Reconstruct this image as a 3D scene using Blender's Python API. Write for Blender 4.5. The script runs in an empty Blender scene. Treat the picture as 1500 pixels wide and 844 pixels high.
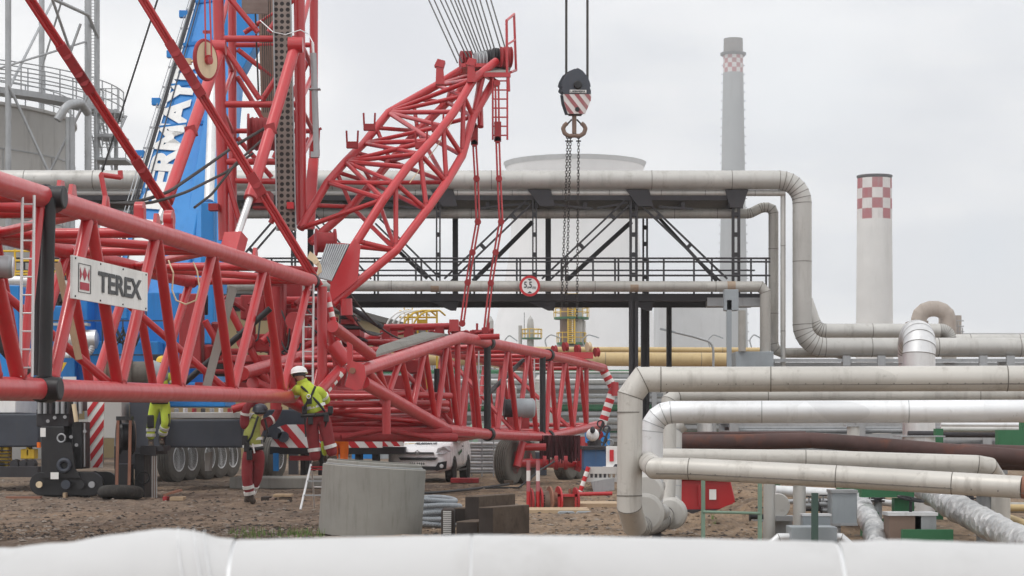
import bpy, math, random
from mathutils import Vector, Matrix, noise
R = math.radians
random.seed(7)
scene = bpy.context.scene
COL = scene.collection
F = 3000.0           # focal length in photo pixels (photo 1500 px wide)
EYE = 1.5
HZ = 628.0
def P(px, py, d):
    "world point seen at photo pixel (px,py) at distance d"
    return Vector(((px-750)/F*d, d, EYE+(HZ-py)/F*d))
def G(px, d, z=0.0):
    return Vector(((px-750)/F*d, d, z))
def V(*a): return Vector(a)

ORG = {}
def _set(o, label, cat, group, kind):
    if label: o['label'] = label
    if cat: o['category'] = cat
    if group: o['group'] = group
    if kind: o['kind'] = kind
def thing(name, label, cat, loc, group=None):
    o = bpy.data.objects.new(name, None); COL.objects.link(o)
    o.location = loc; o.empty_display_size = .2
    _set(o, label, cat, group, None)
    ORG[o.name] = Vector(loc)
    return o

class MB:
    def __init__(s): s.v=[]; s.f=[]; s.m=[]; s.sm=[]
    def add(s, vs, fs, mi=0, smooth=False):
        b=len(s.v); s.v += [Vector(v) for v in vs]
        for f in fs:
            s.f.append([i+b for i in f]); s.m.append(mi); s.sm.append(smooth)
        return s
    def obox(s, c, ax, ay, az, mi=0):
        "box centred at c with half-axis vectors"
        c=Vector(c); ax=Vector(ax); ay=Vector(ay); az=Vector(az)
        vs=[c+ax*i+ay*j+az*k for i in(-1,1) for j in(-1,1) for k in(-1,1)]
        fs=[(0,1,3,2),(4,6,7,5),(0,4,5,1),(2,3,7,6),(0,2,6,4),(1,5,7,3)]
        return s.add(vs,fs,mi)
    def box(s, a, b, mi=0):
        a=Vector(a); b=Vector(b); c=(a+b)/2; h=(b-a)/2
        return s.obox(c,(h.x,0,0),(0,h.y,0),(0,0,h.z),mi)
    def bar(s, p0, p1, w, h, up=(0,0,1), mi=0):
        p0=Vector(p0); p1=Vector(p1); d=p1-p0
        u=Vector(up)
        if abs(d.normalized().dot(u))>.98: u=Vector((0,1,0))
        sx=d.cross(u).normalized(); sz=sx.cross(d).normalized()
        return s.obox((p0+p1)/2, d/2, sx*w/2, sz*h/2, mi)
    def tube(s, p0, p1, r0, r1=None, n=12, mi=0, cap=True):
        p0=Vector(p0); p1=Vector(p1); r1=r0 if r1 is None else r1
        d=(p1-p0).normalized(); u=Vector((0,0,1)) if abs(d.z)<.9 else Vector((1,0,0))
        a=d.cross(u).normalized(); b=d.cross(a)
        vs=[]
        for p,r in((p0,r0),(p1,r1)):
            for i in range(n):
                t=2*math.pi*i/n; vs.append(p+a*math.cos(t)*r+b*math.sin(t)*r)
        s.add(vs,[(i,i+n,(i+1)%n+n,(i+1)%n) for i in range(n)],mi,True)
        if cap: s.add(vs,[tuple(range(n)),tuple(range(2*n-1,n-1,-1))],mi)
        return s
    def path(s, pts, r, n=16, mi=0, band=None, bmi=1, bw=.008, cap=True, skipmitre=False):
        "mitred tube along pts (exact mitre joints); band: spacing of cladding seams on straight runs"
        pts=[Vector(p) for p in pts]; N=len(pts)
        rs = r if isinstance(r,(list,tuple)) else [r]*N
        d=(pts[1]-pts[0]).normalized(); u=Vector((0,0,1)) if abs(d.z)<.9 else Vector((1,0,0))
        a=d.cross(u).normalized(); b=d.cross(a)
        ring=[pts[0]+a*math.cos(2*math.pi*i/n)*rs[0]+b*math.sin(2*math.pi*i/n)*rs[0] for i in range(n)]
        rings=[ring]
        for k in range(1,N):
            din=(pts[k]-pts[k-1]).normalized()
            dout=(pts[k+1]-pts[k]).normalized() if k<N-1 else din
            nn=(din+dout).normalized(); new=[]
            q=rs[k]/rs[k-1]
            for v in rings[-1]:
                ax=pts[k-1]+din*(v-pts[k-1]).dot(din)
                vv=pts[k-1]+(v-ax)*q+din*0
                t=(pts[k]-vv).dot(nn)/din.dot(nn)
                new.append(vv+din*t)
            rings.append(new)
        vs=[v for rg in rings for v in rg]
        fs=[(k*n+i,(k+1)*n+i,(k+1)*n+(i+1)%n,k*n+(i+1)%n) for k in range(N-1) for i in range(n)]
        # separate verts per segment so that mitres stay crisp
        for k in range(N-1):
            s.add(rings[k]+rings[k+1],[(i,n+i,n+(i+1)%n,(i+1)%n) for i in range(n)],mi,True)
        if cap:
            s.add(rings[0],[tuple(range(n))],mi); s.add(rings[-1],[tuple(range(n-1,-1,-1))],mi)
        if band is not None:
            for k in range(N-1):
                din=(pts[k+1]-pts[k]); L=din.length; din.normalize()
                if k>0 and not skipmitre:
                    dpr=(pts[k]-pts[k-1]).normalized()
                    r0=[pts[k]+(v-pts[k])*1.018-dpr*bw for v in rings[k]]
                    r1=[pts[k]+(v-pts[k])*1.018+din*bw for v in rings[k]]
                    s.add(r0+r1,[(i,n+i,n+(i+1)%n,(i+1)%n) for i in range(n)],bmi,True)
                if L>band*1.2:
                    m=int(L/band)
                    for j in range(1,m+1):
                        t=(j-.5+random.uniform(-.12,.12))*L/m
                        c=pts[k]+din*t
                        s.tube(c-din*bw,c+din*bw,rs[k]*1.018,n=n,mi=bmi)
        return s
    def lathe(s, c, axis, prof, n=24, mi=0, smooth=True):
        "prof: list of (t along axis, radius)"
        c=Vector(c); d=Vector(axis).normalized(); u=Vector((0,0,1)) if abs(d.z)<.9 else Vector((1,0,0))
        a=d.cross(u).normalized(); b=d.cross(a)
        rg=[]
        for t,r in prof:
            rg.append([c+d*t+(a*math.cos(2*math.pi*i/n)+b*math.sin(2*math.pi*i/n))*max(r,1e-4) for i in range(n)])
        for k in range(len(prof)-1):
            s.add(rg[k]+rg[k+1],[(i,n+i,n+(i+1)%n,(i+1)%n) for i in range(n)],mi,smooth)
        if prof[0][1]>.001: s.add(rg[0],[tuple(range(n))],mi)
        if prof[-1][1]>.001: s.add(rg[-1],[tuple(range(n-1,-1,-1))],mi)
        return s
    def prism(s, pts, off, mi=0):
        pts=[Vector(p) for p in pts]; off=Vector(off); n=len(pts)
        vs=pts+[p+off for p in pts]
        s.add(vs,[tuple(range(n)),tuple(range(2*n-1,n-1,-1))]+[(i,i+n,(i+1)%n+n,(i+1)%n) for i in range(n)],mi)
        return s
    def ball(s, c, r, n=12, mi=0, sc=(1,1,1)):
        c=Vector(c); vs=[]; m=n//2
        for j in range(m+1):
            ph=math.pi*j/m
            for i in range(n):
                t=2*math.pi*i/n
                vs.append(c+Vector((math.sin(ph)*math.cos(t)*r*sc[0],math.sin(ph)*math.sin(t)*r*sc[1],math.cos(ph)*r*sc[2])))
        return s.add(vs,[(j*n+i,(j+1)*n+i,(j+1)*n+(i+1)%n,j*n+(i+1)%n) for j in range(m) for i in range(n)],mi,True)
    def torus(s, c, axis, Rr, r, n=20, k=8, mi=0, sx=1.0, ax=None):
        c=Vector(c); d=Vector(axis).normalized(); u=Vector(ax) if ax else (Vector((0,0,1)) if abs(d.z)<.9 else Vector((1,0,0)))
        b=d.cross(u).normalized(); a=b.cross(d).normalized(); vs=[]
        for i in range(n):
            t=2*math.pi*i/n; e=a*math.cos(t)*sx+b*math.sin(t)
            for j in range(k):
                q=2*math.pi*j/k
                vs.append(c+e*Rr+(e.normalized()*math.cos(q)+d*math.sin(q))*r)
        return s.add(vs,[(i*k+j,((i+1)%n)*k+j,((i+1)%n)*k+(j+1)%k,i*k+(j+1)%k) for i in range(n) for j in range(k)],mi,True)
    def mesh(s, name, org):
        me=bpy.data.meshes.new(name)
        me.from_pydata([tuple(v-org) for v in s.v],[],s.f)
        me.polygons.foreach_set('material_index',s.m)
        me.polygons.foreach_set('use_smooth',s.sm)
        me.update(); return me
    def build(s, name, mat, parent=None, label=None, cat=None, group=None, kind=None, org=None, bevel=0):
        if org is None:
            if parent is not None: org=ORG[parent.name]
            elif kind=='structure': org=Vector((0,0,0))
            else:
                xs=[v.x for v in s.v]; ys=[v.y for v in s.v]; zs=[v.z for v in s.v]
                org=Vector(((min(xs)+max(xs))/2,(min(ys)+max(ys))/2,min(zs)))
        me=s.mesh(name,org)
        for m in (mat if isinstance(mat,(list,tuple)) else [mat]): me.materials.append(m)
        o=bpy.data.objects.new(name,me); COL.objects.link(o)
        if parent is not None: o.parent=parent
        else: o.location=org
        ORG[o.name]=Vector(org)
        _set(o,label,cat,group,kind)
        if bevel:
            bv=o.modifiers.new('bevel','BEVEL'); bv.width=bevel; bv.segments=2; bv.limit_method='ANGLE'
        return o

def bend(pts, rad, k=4):
    "round the corners of a polyline"
    pts=[Vector(p) for p in pts]; out=[pts[0]]
    for i in range(1,len(pts)-1):
        a=(pts[i-1]-pts[i]); b=(pts[i+1]-pts[i]); la,lb=a.length,b.length
        a.normalize(); b.normalize()
        ang=a.angle(b); t=min(rad/math.tan(ang/2) if ang<3.1 else 0, la*.49, lb*.49)
        if t<1e-3: out.append(pts[i]); continue
        p0=pts[i]+a*t; p1=pts[i]+b*t
        rr=t*math.tan(ang/2); bis=(a+b).normalized(); c=pts[i]+bis*(rr/math.sin(ang/2))
        u=p0-c; w=p1-c; tot=u.angle(w); ax=u.cross(w).normalized()
        for j in range(k+1):
            out.append(c+Matrix.Rotation(tot*j/k,3,ax)@u)
    out.append(pts[-1]); return out

def tube1(name, p0, p1, r, mat, parent, n=12):
    return MB().tube(p0,p1,r,n=n).build(name,mat,parent)
def sag(p0,p1,s,n=14):
    p0=Vector(p0);p1=Vector(p1)
    return [p0.lerp(p1,i/n)-Vector((0,0,s*4*(i/n)*(1-i/n))) for i in range(n+1)]
def ladder_mb(b, t, side, w, rungs, r=.02, rr=.014):
    b=Vector(b);t=Vector(t);sd=Vector(side).normalized()*w/2
    m=MB(); m.tube(b-sd,t-sd,r,n=8); m.tube(b+sd,t+sd,r,n=8)
    for i in range(rungs):
        c=b.lerp(t,(i+.5)/rungs); m.tube(c-sd,c+sd,rr,n=6)
    return m
def text(name, s, o, U, W, mat, parent, ext=.004, bold=.0, label=None):
    cu=bpy.data.curves.new('txt','FONT'); cu.body=s; cu.offset=bold; cu.resolution_u=3
    ob=bpy.data.objects.new('txt',cu); COL.objects.link(ob)
    bpy.context.view_layer.update()
    me=bpy.data.meshes.new_from_object(ob.evaluated_get(bpy.context.evaluated_depsgraph_get()))
    bpy.data.objects.remove(ob)
    xs=[v.co.x for v in me.vertices]; ys=[v.co.y for v in me.vertices]
    x0,x1,y0,y1=min(xs),max(xs),min(ys),max(ys)
    U=Vector(U); W=Vector(W); nn=U.cross(W).normalized(); org=ORG[parent.name]
    vs=[]; 
    for v in me.vertices:
        vs.append(Vector(o)+U*((v.co.x-x0)/(x1-x0))+W*((v.co.y-y0)/(y1-y0))+nn*ext)
    m=MB(); m.add(vs,[tuple(p.vertices) for p in me.polygons])
    # thickness: back copy edges are left off, sheet stands proud of the board
    ob=m.build(name,mat,parent,label=label)
    so=ob.modifiers.new('solid','SOLIDIFY'); so.thickness=ext*.8; so.offset=-1
    return ob

# ---------------------------------------------------------------- materials
def nodes(name):
    m=bpy.data.materials.new(name); m.use_nodes=True; nt=m.node_tree
    b=nt.nodes['Principled BSDF']; return m,nt,b
def mixc(nt, fac, a, b, mode='MIX'):
    n=nt.nodes.new('ShaderNodeMix'); n.data_type='RGBA'; n.blend_type=mode
    for sock,val in ((n.inputs[0],fac),(n.inputs[6],a),(n.inputs[7],b)):
        if hasattr(val,'is_linked') or hasattr(val,'links'): nt.links.new(val,sock)
        else: sock.default_value = val if not isinstance(val,tuple) or len(val)==4 else (*val,1)
    return n.outputs[2]
def ntex(nt, scale, detail=5, rough=.6, stretch=None, coord='Object', seed=0):
    tc=nt.nodes.new('ShaderNodeTexCoord'); mp=nt.nodes.new('ShaderNodeMapping')
    nt.links.new(tc.outputs[coord],mp.inputs[0])
    if stretch: mp.inputs['Scale'].default_value=stretch
    mp.inputs['Location'].default_value=(seed,seed*1.7,seed*.3)
    n=nt.nodes.new('ShaderNodeTexNoise'); n.inputs['Scale'].default_value=scale
    n.inputs['Detail'].default_value=detail; n.inputs['Roughness'].default_value=rough
    nt.links.new(mp.outputs[0],n.inputs['Vector']); return n.outputs['Fac']
def ramp(nt, fac, stops):
    r=nt.nodes.new('ShaderNodeValToRGB'); nt.links.new(fac,r.inputs[0]); e=r.color_ramp.elements
    while len(e)<len(stops): e.new(.5)
    for i,(p,c) in enumerate(stops):
        e[i].position=p; e[i].color=(c,c,c,1) if not isinstance(c,tuple) else (*c,1)
    return r.outputs[0]
def bumpn(nt,b,h,strength,dist=.02):
    n=nt.nodes.new('ShaderNodeBump'); n.inputs['Strength'].default_value=strength; n.inputs['Distance'].default_value=dist
    nt.links.new(h,n.inputs['Height']); nt.links.new(n.outputs[0],b.inputs['Normal'])
def paint(name, col, dirt=(.09,.075,.06), amt=.35, rough=.45, metal=0, fade=None, scale=3, bump=.05, spec=.5, streak=True, chips=None, panels=None):
    m,nt,b=nodes(name)
    big=ntex(nt,scale*.35,6,.65,seed=3)
    st=ntex(nt,scale,7,.7,stretch=(3,3,.35) if streak else None,seed=9)
    c=tuple(col)
    f=tuple(fade) if fade else tuple(min(1,x*1.25+.01) for x in c)
    c1=mixc(nt,ramp(nt,big,[(.35,0.0),(.7,1.0)]),c,f)
    fac=ramp(nt,st,[(.52,0.0),(.8,amt)])
    c2=mixc(nt,fac,c1,dirt)
    if panels:
        tc=nt.nodes.new('ShaderNodeTexCoord'); vo=nt.nodes.new('ShaderNodeTexVoronoi'); vo.inputs['Scale'].default_value=panels; nt.links.new(tc.outputs['Object'],vo.inputs['Vector'])
        sx_=nt.nodes.new('ShaderNodeSeparateXYZ'); nt.links.new(vo.outputs['Color'],sx_.inputs[0])
        c2=mixc(nt,ramp(nt,sx_.outputs[0],[(0.,0.),(1.,.30)]),c2,tuple(x*.62 for x in c))
        dn=ntex(nt,scale*5,6,.75,seed=31); c2=mixc(nt,ramp(nt,dn,[(.60,0.),(.72,.5)]),c2,dirt)
    if chips:
        cn=ntex(nt,scale*6,5,.75,seed=21)
        c2=mixc(nt,ramp(nt,cn,[(.64,0.0),(.68,1.0)]),c2,chips)
    nt.links.new(c2,b.inputs['Base Color'])
    rr=ramp(nt,st,[(.3,rough),(.8,min(1,rough+.25))]); nt.links.new(rr,b.inputs['Roughness'])
    b.inputs['Metallic'].default_value=metal; b.inputs['Specular IOR Level'].default_value=spec
    if bump: bumpn(nt,b,st,bump,.01)
    return m
M={}
M['red']=paint('red_paint',(.42,.008,.013),fade=(.47,.016,.022),amt=.4,rough=.27,scale=2.5,dirt=(.24,.04,.035),chips=(.3,.06,.05),spec=.6)
M['red2']=paint('old_red_paint',(.30,.012,.016),fade=(.36,.025,.03),amt=.6,rough=.5,scale=3,dirt=(.09,.03,.025))
M['pinkred']=paint('sun_bleached_red_paint',(.50,.016,.024),fade=(.55,.034,.042),amt=.4,rough=.30,scale=2,dirt=(.30,.07,.06),chips=(.36,.09,.07),spec=.6)
M['beige']=paint('beige_cladding',(.52,.50,.46),dirt=(.19,.165,.14),fade=(.58,.56,.52),amt=.7,rough=.38,metal=.25,scale=1.6,chips=None,panels=.7)
M['beige2']=paint('weathered_cladding',(.40,.385,.355),dirt=(.13,.11,.09),amt=.6,rough=.45,metal=.2,scale=1.8,panels=.7)
M['clad']=paint('grey_cladding',(.49,.48,.455),dirt=(.2,.18,.15),amt=.6,rough=.42,metal=.35,scale=.8,panels=.45)
M['light']=paint('light_grey_cladding',(.70,.71,.72),dirt=(.34,.32,.29),amt=.5,rough=.36,metal=.35,scale=1.6,panels=.7)
M['white']=paint('white_paint',(.74,.74,.73),dirt=(.4,.38,.35),amt=.3,rough=.4)
for k_,sh_ in(('red',.0),('pinkred',.06)):
    b_=M[k_].node_tree.nodes['Principled BSDF']
    b_.inputs['Sheen Weight'].default_value=sh_; b_.inputs['Sheen Roughness'].default_value=.45
    b_.inputs['Coat Weight'].default_value=.22; b_.inputs['Coat Roughness'].default_value=.14; b_.inputs['Coat IOR'].default_value=1.6
M['seam']=paint('seam_dirt',(.13,.12,.105),amt=.3,rough=.7)
M['silver']=paint('bare_aluminium',(.62,.62,.62),dirt=(.3,.29,.28),amt=.35,rough=.32,metal=.75)
M['steel']=paint('galvanised_steel',(.33,.34,.35),dirt=(.16,.15,.14),amt=.4,rough=.45,metal=.5)
M['dark']=paint('dark_bridge_steel',(.022,.020,.024),dirt=(.07,.045,.035),amt=.5,rough=.55,scale=2)
M['black']=paint('black_paint',(.006,.006,.008),dirt=(.05,.043,.037),amt=.4,rough=.42,scale=4)
M['blue']=paint('blue_paint',(.006,.20,.56),fade=(.010,.235,.62),dirt=(.03,.08,.2),amt=.35,rough=.35,scale=1.5)
M['navy']=paint('dark_grey_blue_paint',(.035,.042,.058),dirt=(.09,.085,.08),amt=.4,rough=.4)
M['concrete']=paint('grey_concrete',(.25,.245,.225),fade=(.30,.295,.27),dirt=(.15,.145,.12),amt=.65,rough=.85,scale=4,bump=.25,spec=.2)
M['chimney']=paint('chimney_concrete',(.46,.475,.485),dirt=(.27,.27,.265),amt=.4,rough=.9,scale=.12,bump=0,spec=.2)
M['stackdark']=paint('tall_stack_concrete',(.30,.32,.33),fade=(.35,.365,.37),dirt=(.2,.2,.2),amt=.5,rough=.9,scale=.12,bump=0,spec=.2)
M['stacklight']=paint('short_stack_concrete',(.62,.62,.61),dirt=(.42,.42,.38),amt=.6,rough=.9,scale=.12,bump=0,spec=.2)
M['capbrick']=paint('stack_head_brick',(.15,.135,.125),dirt=(.08,.075,.07),amt=.6,rough=.9,scale=1)
M['duct']=paint('weathered_duct',(.34,.29,.25),dirt=(.2,.15,.12),amt=.6,rough=.8,scale=.8)
M['tower']=paint('cooling_tower_concrete',(.78,.78,.78),dirt=(.62,.62,.61),amt=.5,rough=.95,scale=.03,bump=0,spec=.1)
M['tank']=paint('tank_steel',(.42,.415,.40),dirt=(.17,.16,.15),amt=.65,rough=.6,scale=.5,metal=.1)
M['wood']=paint('dark_timber',(.075,.055,.042),fade=(.13,.10,.078),dirt=(.02,.016,.013),amt=.7,rough=.85,scale=6,streak=False,bump=.4,spec=.2)
M['woodend']=paint('timber_end_grain',(.03,.022,.018),dirt=(.01,.01,.01),amt=.6,rough=.9,scale=8,bump=.3)
M['ply']=paint('pale_timber',(.38,.28,.18),dirt=(.2,.14,.09),amt=.6,rough=.8,scale=3)
M['rust']=paint('rusty_pipe',(.045,.024,.021),fade=(.10,.05,.045),dirt=(.20,.06,.022),amt=.8,rough=.7,scale=2.2,streak=False)
M['rustbar']=paint('rusty_steel',(.22,.10,.065),dirt=(.3,.22,.15),amt=.6,rough=.8,scale=6)
M['rustpatch']=paint('rust_stained_cladding',(.33,.25,.18),dirt=(.25,.11,.05),amt=.8,rough=.6,scale=4,streak=False)
M['tan']=paint('yellow_ochre_cladding',(.48,.36,.18),dirt=(.28,.17,.07),amt=.5,rough=.5,scale=1)
M['dullblue']=paint('dull_blue_paint',(.045,.12,.26),dirt=(.15,.12,.1),amt=.5,rough=.5,chips=(.2,.17,.15))
M['yellow']=paint('yellow_paint',(.62,.40,.02),amt=.3,rough=.5,dirt=(.25,.17,.05))
M['green']=paint('green_paint',(.025,.13,.055),fade=(.035,.16,.07),dirt=(.05,.07,.04),amt=.5,rough=.5)
M['darkgreen']=paint('dark_grey_green_paint',(.045,.085,.07),dirt=(.1,.1,.09),amt=.5,rough=.55)
M['palegreen']=paint('pale_green_paint',(.22,.33,.25),dirt=(.15,.14,.1),amt=.5,rough=.5)
M['greybox']=paint('grey_enamel',(.27,.30,.32),dirt=(.15,.15,.15),amt=.2,rough=.4)
M['tyre']=paint('tyre_rubber',(.035,.033,.031),dirt=(.15,.13,.11),amt=.6,rough=.9,scale=5,bump=.3,spec=.2)
M['tread']=paint('dusty_tyre_tread',(.13,.12,.105),dirt=(.05,.045,.04),amt=.6,rough=.95,scale=5,spec=.2)
M['rope']=paint('wire_rope',(.05,.047,.045),dirt=(.14,.12,.1),amt=.4,rough=.5,metal=.3,scale=20)
M['ropeg']=paint('grey_wire_rope',(.24,.26,.28),dirt=(.1,.1,.1),amt=.4,rough=.5,metal=.4,scale=20)
M['glass']=paint('dark_glass',(.02,.025,.03),amt=.1,rough=.08,spec=.8)
M['lens']=paint('lamp_lens',(.62,.64,.66),amt=.2,rough=.12,metal=.3)
M['skin']=paint('skin',(.42,.22,.15),dirt=(.2,.1,.07),amt=.2,rough=.55)
M['hivis']=paint('yellow_hi_vis_cloth',(.43,.53,.05),dirt=(.20,.21,.07),amt=.75,rough=.85,scale=7,streak=False,bump=.3)
M['hivisd']=paint('dirty_hi_vis_cloth',(.28,.30,.07),dirt=(.10,.09,.05),amt=.7,rough=.9,scale=7,streak=False,bump=.3)
M['wine']=paint('dark_red_workwear',(.19,.018,.022),dirt=(.10,.03,.03),amt=.6,rough=.9,scale=7,streak=False,bump=.4)
M['orange']=paint('orange_workwear',(.85,.17,.01),dirt=(.4,.1,.02),amt=.3,rough=.85,scale=7,bump=.3)
M['reflect']=paint('reflective_tape',(.62,.62,.60),amt=.3,rough=.3,metal=.3)
M['boot']=paint('work_boot',(.05,.035,.025),amt=.5,rough=.7)
M['brick']=paint('brown_refractory',(.20,.14,.11),dirt=(.12,.09,.07),amt=.6,rough=.9,scale=1)
M['wall']=paint('ochre_building_wall',(.40,.31,.17),dirt=(.25,.2,.13),amt=.5,rough=.9,scale=.3,spec=.2)
M['roof']=paint('grey_roofing',(.10,.095,.085),amt=.4,rough=.8,scale=.5)
M['chred']=paint('faded_red_panels',(.40,.06,.08),fade=(.36,.15,.16),dirt=(.34,.32,.31),amt=.9,rough=.8,scale=.5,bump=0,chips=(.38,.33,.32))
M['chwhite']=paint('faded_white_panels',(.60,.58,.57),dirt=(.38,.36,.35),amt=.6,rough=.8,scale=.5,bump=0)
M['signred']=paint('sign_red',(.50,.012,.02),amt=.15,rough=.4)
M['paperwhite']=paint('paper_white',(.72,.72,.70),amt=.2,rough=.6)
M['ink']=paint('dark_grey_lettering',(.05,.055,.06),amt=.05,rough=.5,bump=0)
M['terexred']=paint('emblem_red',(.38,.02,.045),amt=.05,rough=.5,bump=0)
M['sheet']=paint('white_sheeting',(.50,.50,.50),dirt=(.34,.335,.32),fade=(.56,.56,.56),amt=.5,rough=.6,scale=3,bump=.08,streak=False)
M['vanwhite']=paint('van_paint',(.88,.89,.90),dirt=(.68,.66,.63),amt=.15,rough=.2,spec=.6)
M['cream']=paint('cream_paint',(.62,.50,.33),amt=.3,rough=.5)
M['leaf']=paint('distant_foliage',(.05,.075,.035),dirt=(.03,.045,.02),amt=.5,rough=.9,scale=1)
# crinkled foil lagging
m,nt,b=nodes('foil_lagging')
vz=nt.nodes.new('ShaderNodeTexVoronoi'); vz.inputs['Scale'].default_value=9; tc=nt.nodes.new('ShaderNodeTexCoord')
nt.links.new(tc.outputs['Object'],vz.inputs['Vector'])
nn=ntex(nt,6,8,.7)
nt.links.new(mixc(nt,ramp(nt,nn,[(.35,0.),(.7,1.)]),(.42,.43,.44),(.72,.72,.71)),b.inputs['Base Color'])
b.inputs['Metallic'].default_value=.6; b.inputs['Roughness'].default_value=.38
ad=nt.nodes.new('ShaderNodeMath'); nt.links.new(vz.outputs['Distance'],ad.inputs[0]); nt.links.new(nn,ad.inputs[1])
bumpn(nt,b,ad.outputs[0],.9,.04); M['foil']=m
# perforated walkway plate: rows of dark holes
m,nt,b=nodes('perforated_plate')
vz=nt.nodes.new('ShaderNodeTexVoronoi'); vz.inputs['Scale'].default_value=7.5; vz.inputs['Randomness'].default_value=.1
tc=nt.nodes.new('ShaderNodeTexCoord'); nt.links.new(tc.outputs['Object'],vz.inputs['Vector'])
fac=ramp(nt,vz.outputs['Distance'],[(.36,0.),(.42,1.)])
base=mixc(nt,ntex(nt,1.3,4,.6),(.13,.09,.075),(.34,.29,.26))
nt.links.new(mixc(nt,fac,(.015,.01,.01),base),b.inputs['Base Color']); b.inputs['Roughness'].default_value=.6; b.inputs['Metallic'].default_value=.3
bumpn(nt,b,vz.outputs['Distance'],.5,.02); M['perf']=m
# soil
m,nt,b=nodes('site_soil')
n1=ntex(nt,.16,8,.6); n2=ntex(nt,1.5,9,.7,stretch=(1,.55,1),seed=4); n3=ntex(nt,9,7,.75,stretch=(1,.3,1),seed=8)
c=mixc(nt,ramp(nt,n1,[(.38,0.),(.62,1.)]),(.19,.14,.105),(.29,.205,.14))
gp=nt.nodes.new('ShaderNodeNewGeometry'); sp_=nt.nodes.new('ShaderNodeSeparateXYZ'); nt.links.new(gp.outputs['Position'],sp_.inputs[0])
mx=nt.nodes.new('ShaderNodeMath'); mx.operation='MULTIPLY_ADD'; nt.links.new(n1,mx.inputs[0]); mx.inputs[1].default_value=6; nt.links.new(sp_.outputs[0],mx.inputs[2])
c=mixc(nt,ramp(nt,mx.outputs[0],[(0.,0.),(1.,1.)]) if False else ramp(nt,mx.outputs[0],[(.35,0.),(.95,.75)]),c,(.34,.24,.155))
c=mixc(nt,ramp(nt,n2,[(.44,0.),(.70,.85)]),c,(.075,.057,.046))
c=mixc(nt,ramp(nt,n2,[(.25,.7),(.42,0.)]),c,(.33,.27,.22))
c=mixc(nt,ramp(nt,n3,[(.55,0.),(.66,.6)]),c,(.42,.35,.28))
c=mixc(nt,ramp(nt,n3,[(.30,.85),(.46,0.)]),c,(.04,.030,.024))
nt.links.new(c,b.inputs['Base Color']); b.inputs['Roughness'].default_value=.92; b.inputs['Specular IOR Level'].default_value=.25
bumpn(nt,b,n3,1.0,.09); M['soil']=m
m2=m.copy(); m2.name='spoil_heap_soil'; M['spoil']=m2
M['stone']=paint('pale_stone',(.20,.165,.135),fade=(.30,.26,.22),dirt=(.1,.08,.07),amt=.5,rough=.9,scale=3)

# ---------------------------------------------------------------- world, sun, camera
SUN_EL, SUN_AZ = 60, 235      # azimuth clockwise from +Y (north)
w=bpy.data.worlds.new('World'); scene.world=w; w.use_nodes=True; nt=w.node_tree
bg=nt.nodes['Background']; bg.inputs[1].default_value=.142
sky=nt.nodes.new('ShaderNodeTexSky'); sky.sky_type='NISHITA'; sky.sun_disc=False
sky.sun_elevation=R(SUN_EL); sky.sun_rotation=R(SUN_AZ)
a1=ntex(nt,3.2,7,.52,stretch=(1,1,2.6),coord='Generated',seed=2.3)
a2=ntex(nt,9,6,.55,stretch=(1,1,2.2),coord='Generated',seed=6)
cl=mixc(nt,ramp(nt,a1,[(.36,0.),(.64,1.)]),(6.4,6.55,6.85),(10.0,9.85,9.65))
cl=mixc(nt,ramp(nt,a2,[(.46,0.),(.72,.8)]),cl,(6.5,6.68,7.0))
tcg=nt.nodes.new('ShaderNodeTexCoord')
def cloudbank(cl,px,py,inner,outer,amt,col):
    "a soft grey bank of cloud or steam centred on a direction of the sky"
    v=(P(px,py,100)-V(0,0,EYE)).normalized(); dp=nt.nodes.new('ShaderNodeVectorMath'); dp.operation='DOT_PRODUCT'
    nz=nt.nodes.new('ShaderNodeTexCoord'); vn_=nt.nodes.new('ShaderNodeVectorMath'); vn_.operation='NORMALIZE'; nt.links.new(tcg.outputs['Generated'],vn_.inputs[0])
    nt.links.new(vn_.outputs[0],dp.inputs[0]); dp.inputs[1].default_value=v
    ac=nt.nodes.new('ShaderNodeMath'); ac.operation='ARCCOSINE'; nt.links.new(dp.outputs['Value'],ac.inputs[0])
    ad=nt.nodes.new('ShaderNodeMath'); ad.operation='MULTIPLY_ADD'; nt.links.new(ntex(nt,14,6,.6,coord='Generated',seed=px*.01),ad.inputs[0]); ad.inputs[1].default_value=outer*.9; nt.links.new(ac.outputs[0],ad.inputs[2])
    mr=nt.nodes.new('ShaderNodeMapRange'); mr.interpolation_type='SMOOTHSTEP'; nt.links.new(ad.outputs[0],mr.inputs[0]); mr.inputs[1].default_value=inner+outer*.45; mr.inputs[2].default_value=outer*1.45; mr.inputs[3].default_value=amt; mr.inputs[4].default_value=0
    return mixc(nt,mr.outputs[0],cl,col)
cl=cloudbank(cl,640,90,.0,.085,.9,(6.5,6.6,7.0)); cl=cloudbank(cl,830,190,.0,.04,.6,(7.0,7.1,7.4)); cl=cloudbank(cl,1440,360,.0,.030,.95,(6.2,6.5,6.9)); cl=cloudbank(cl,1230,370,.0,.018,.6,(7.0,7.15,7.4)); cl=cloudbank(cl,1180,130,0,.06,.5,(7.6,7.9,8.2)); cl=cloudbank(cl,560,20,.0,.05,.8,(6.0,6.1,6.5))
nt.links.new(mixc(nt,.96,sky.outputs[0],cl),bg.inputs[0])
sl=bpy.data.lights.new('sun','SUN'); sl.energy=1.2; sl.angle=R(12); sl.color=(1,.965,.92)
so=bpy.data.objects.new('sun',sl); COL.objects.link(so)
az=R(SUN_AZ); el=R(SUN_EL)
sd=Vector((math.sin(az)*math.cos(el),math.cos(az)*math.cos(el),math.sin(el)))
so.rotation_euler=(-sd).to_track_quat('-Z','Y').to_euler(); so.location=sd*60
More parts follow.
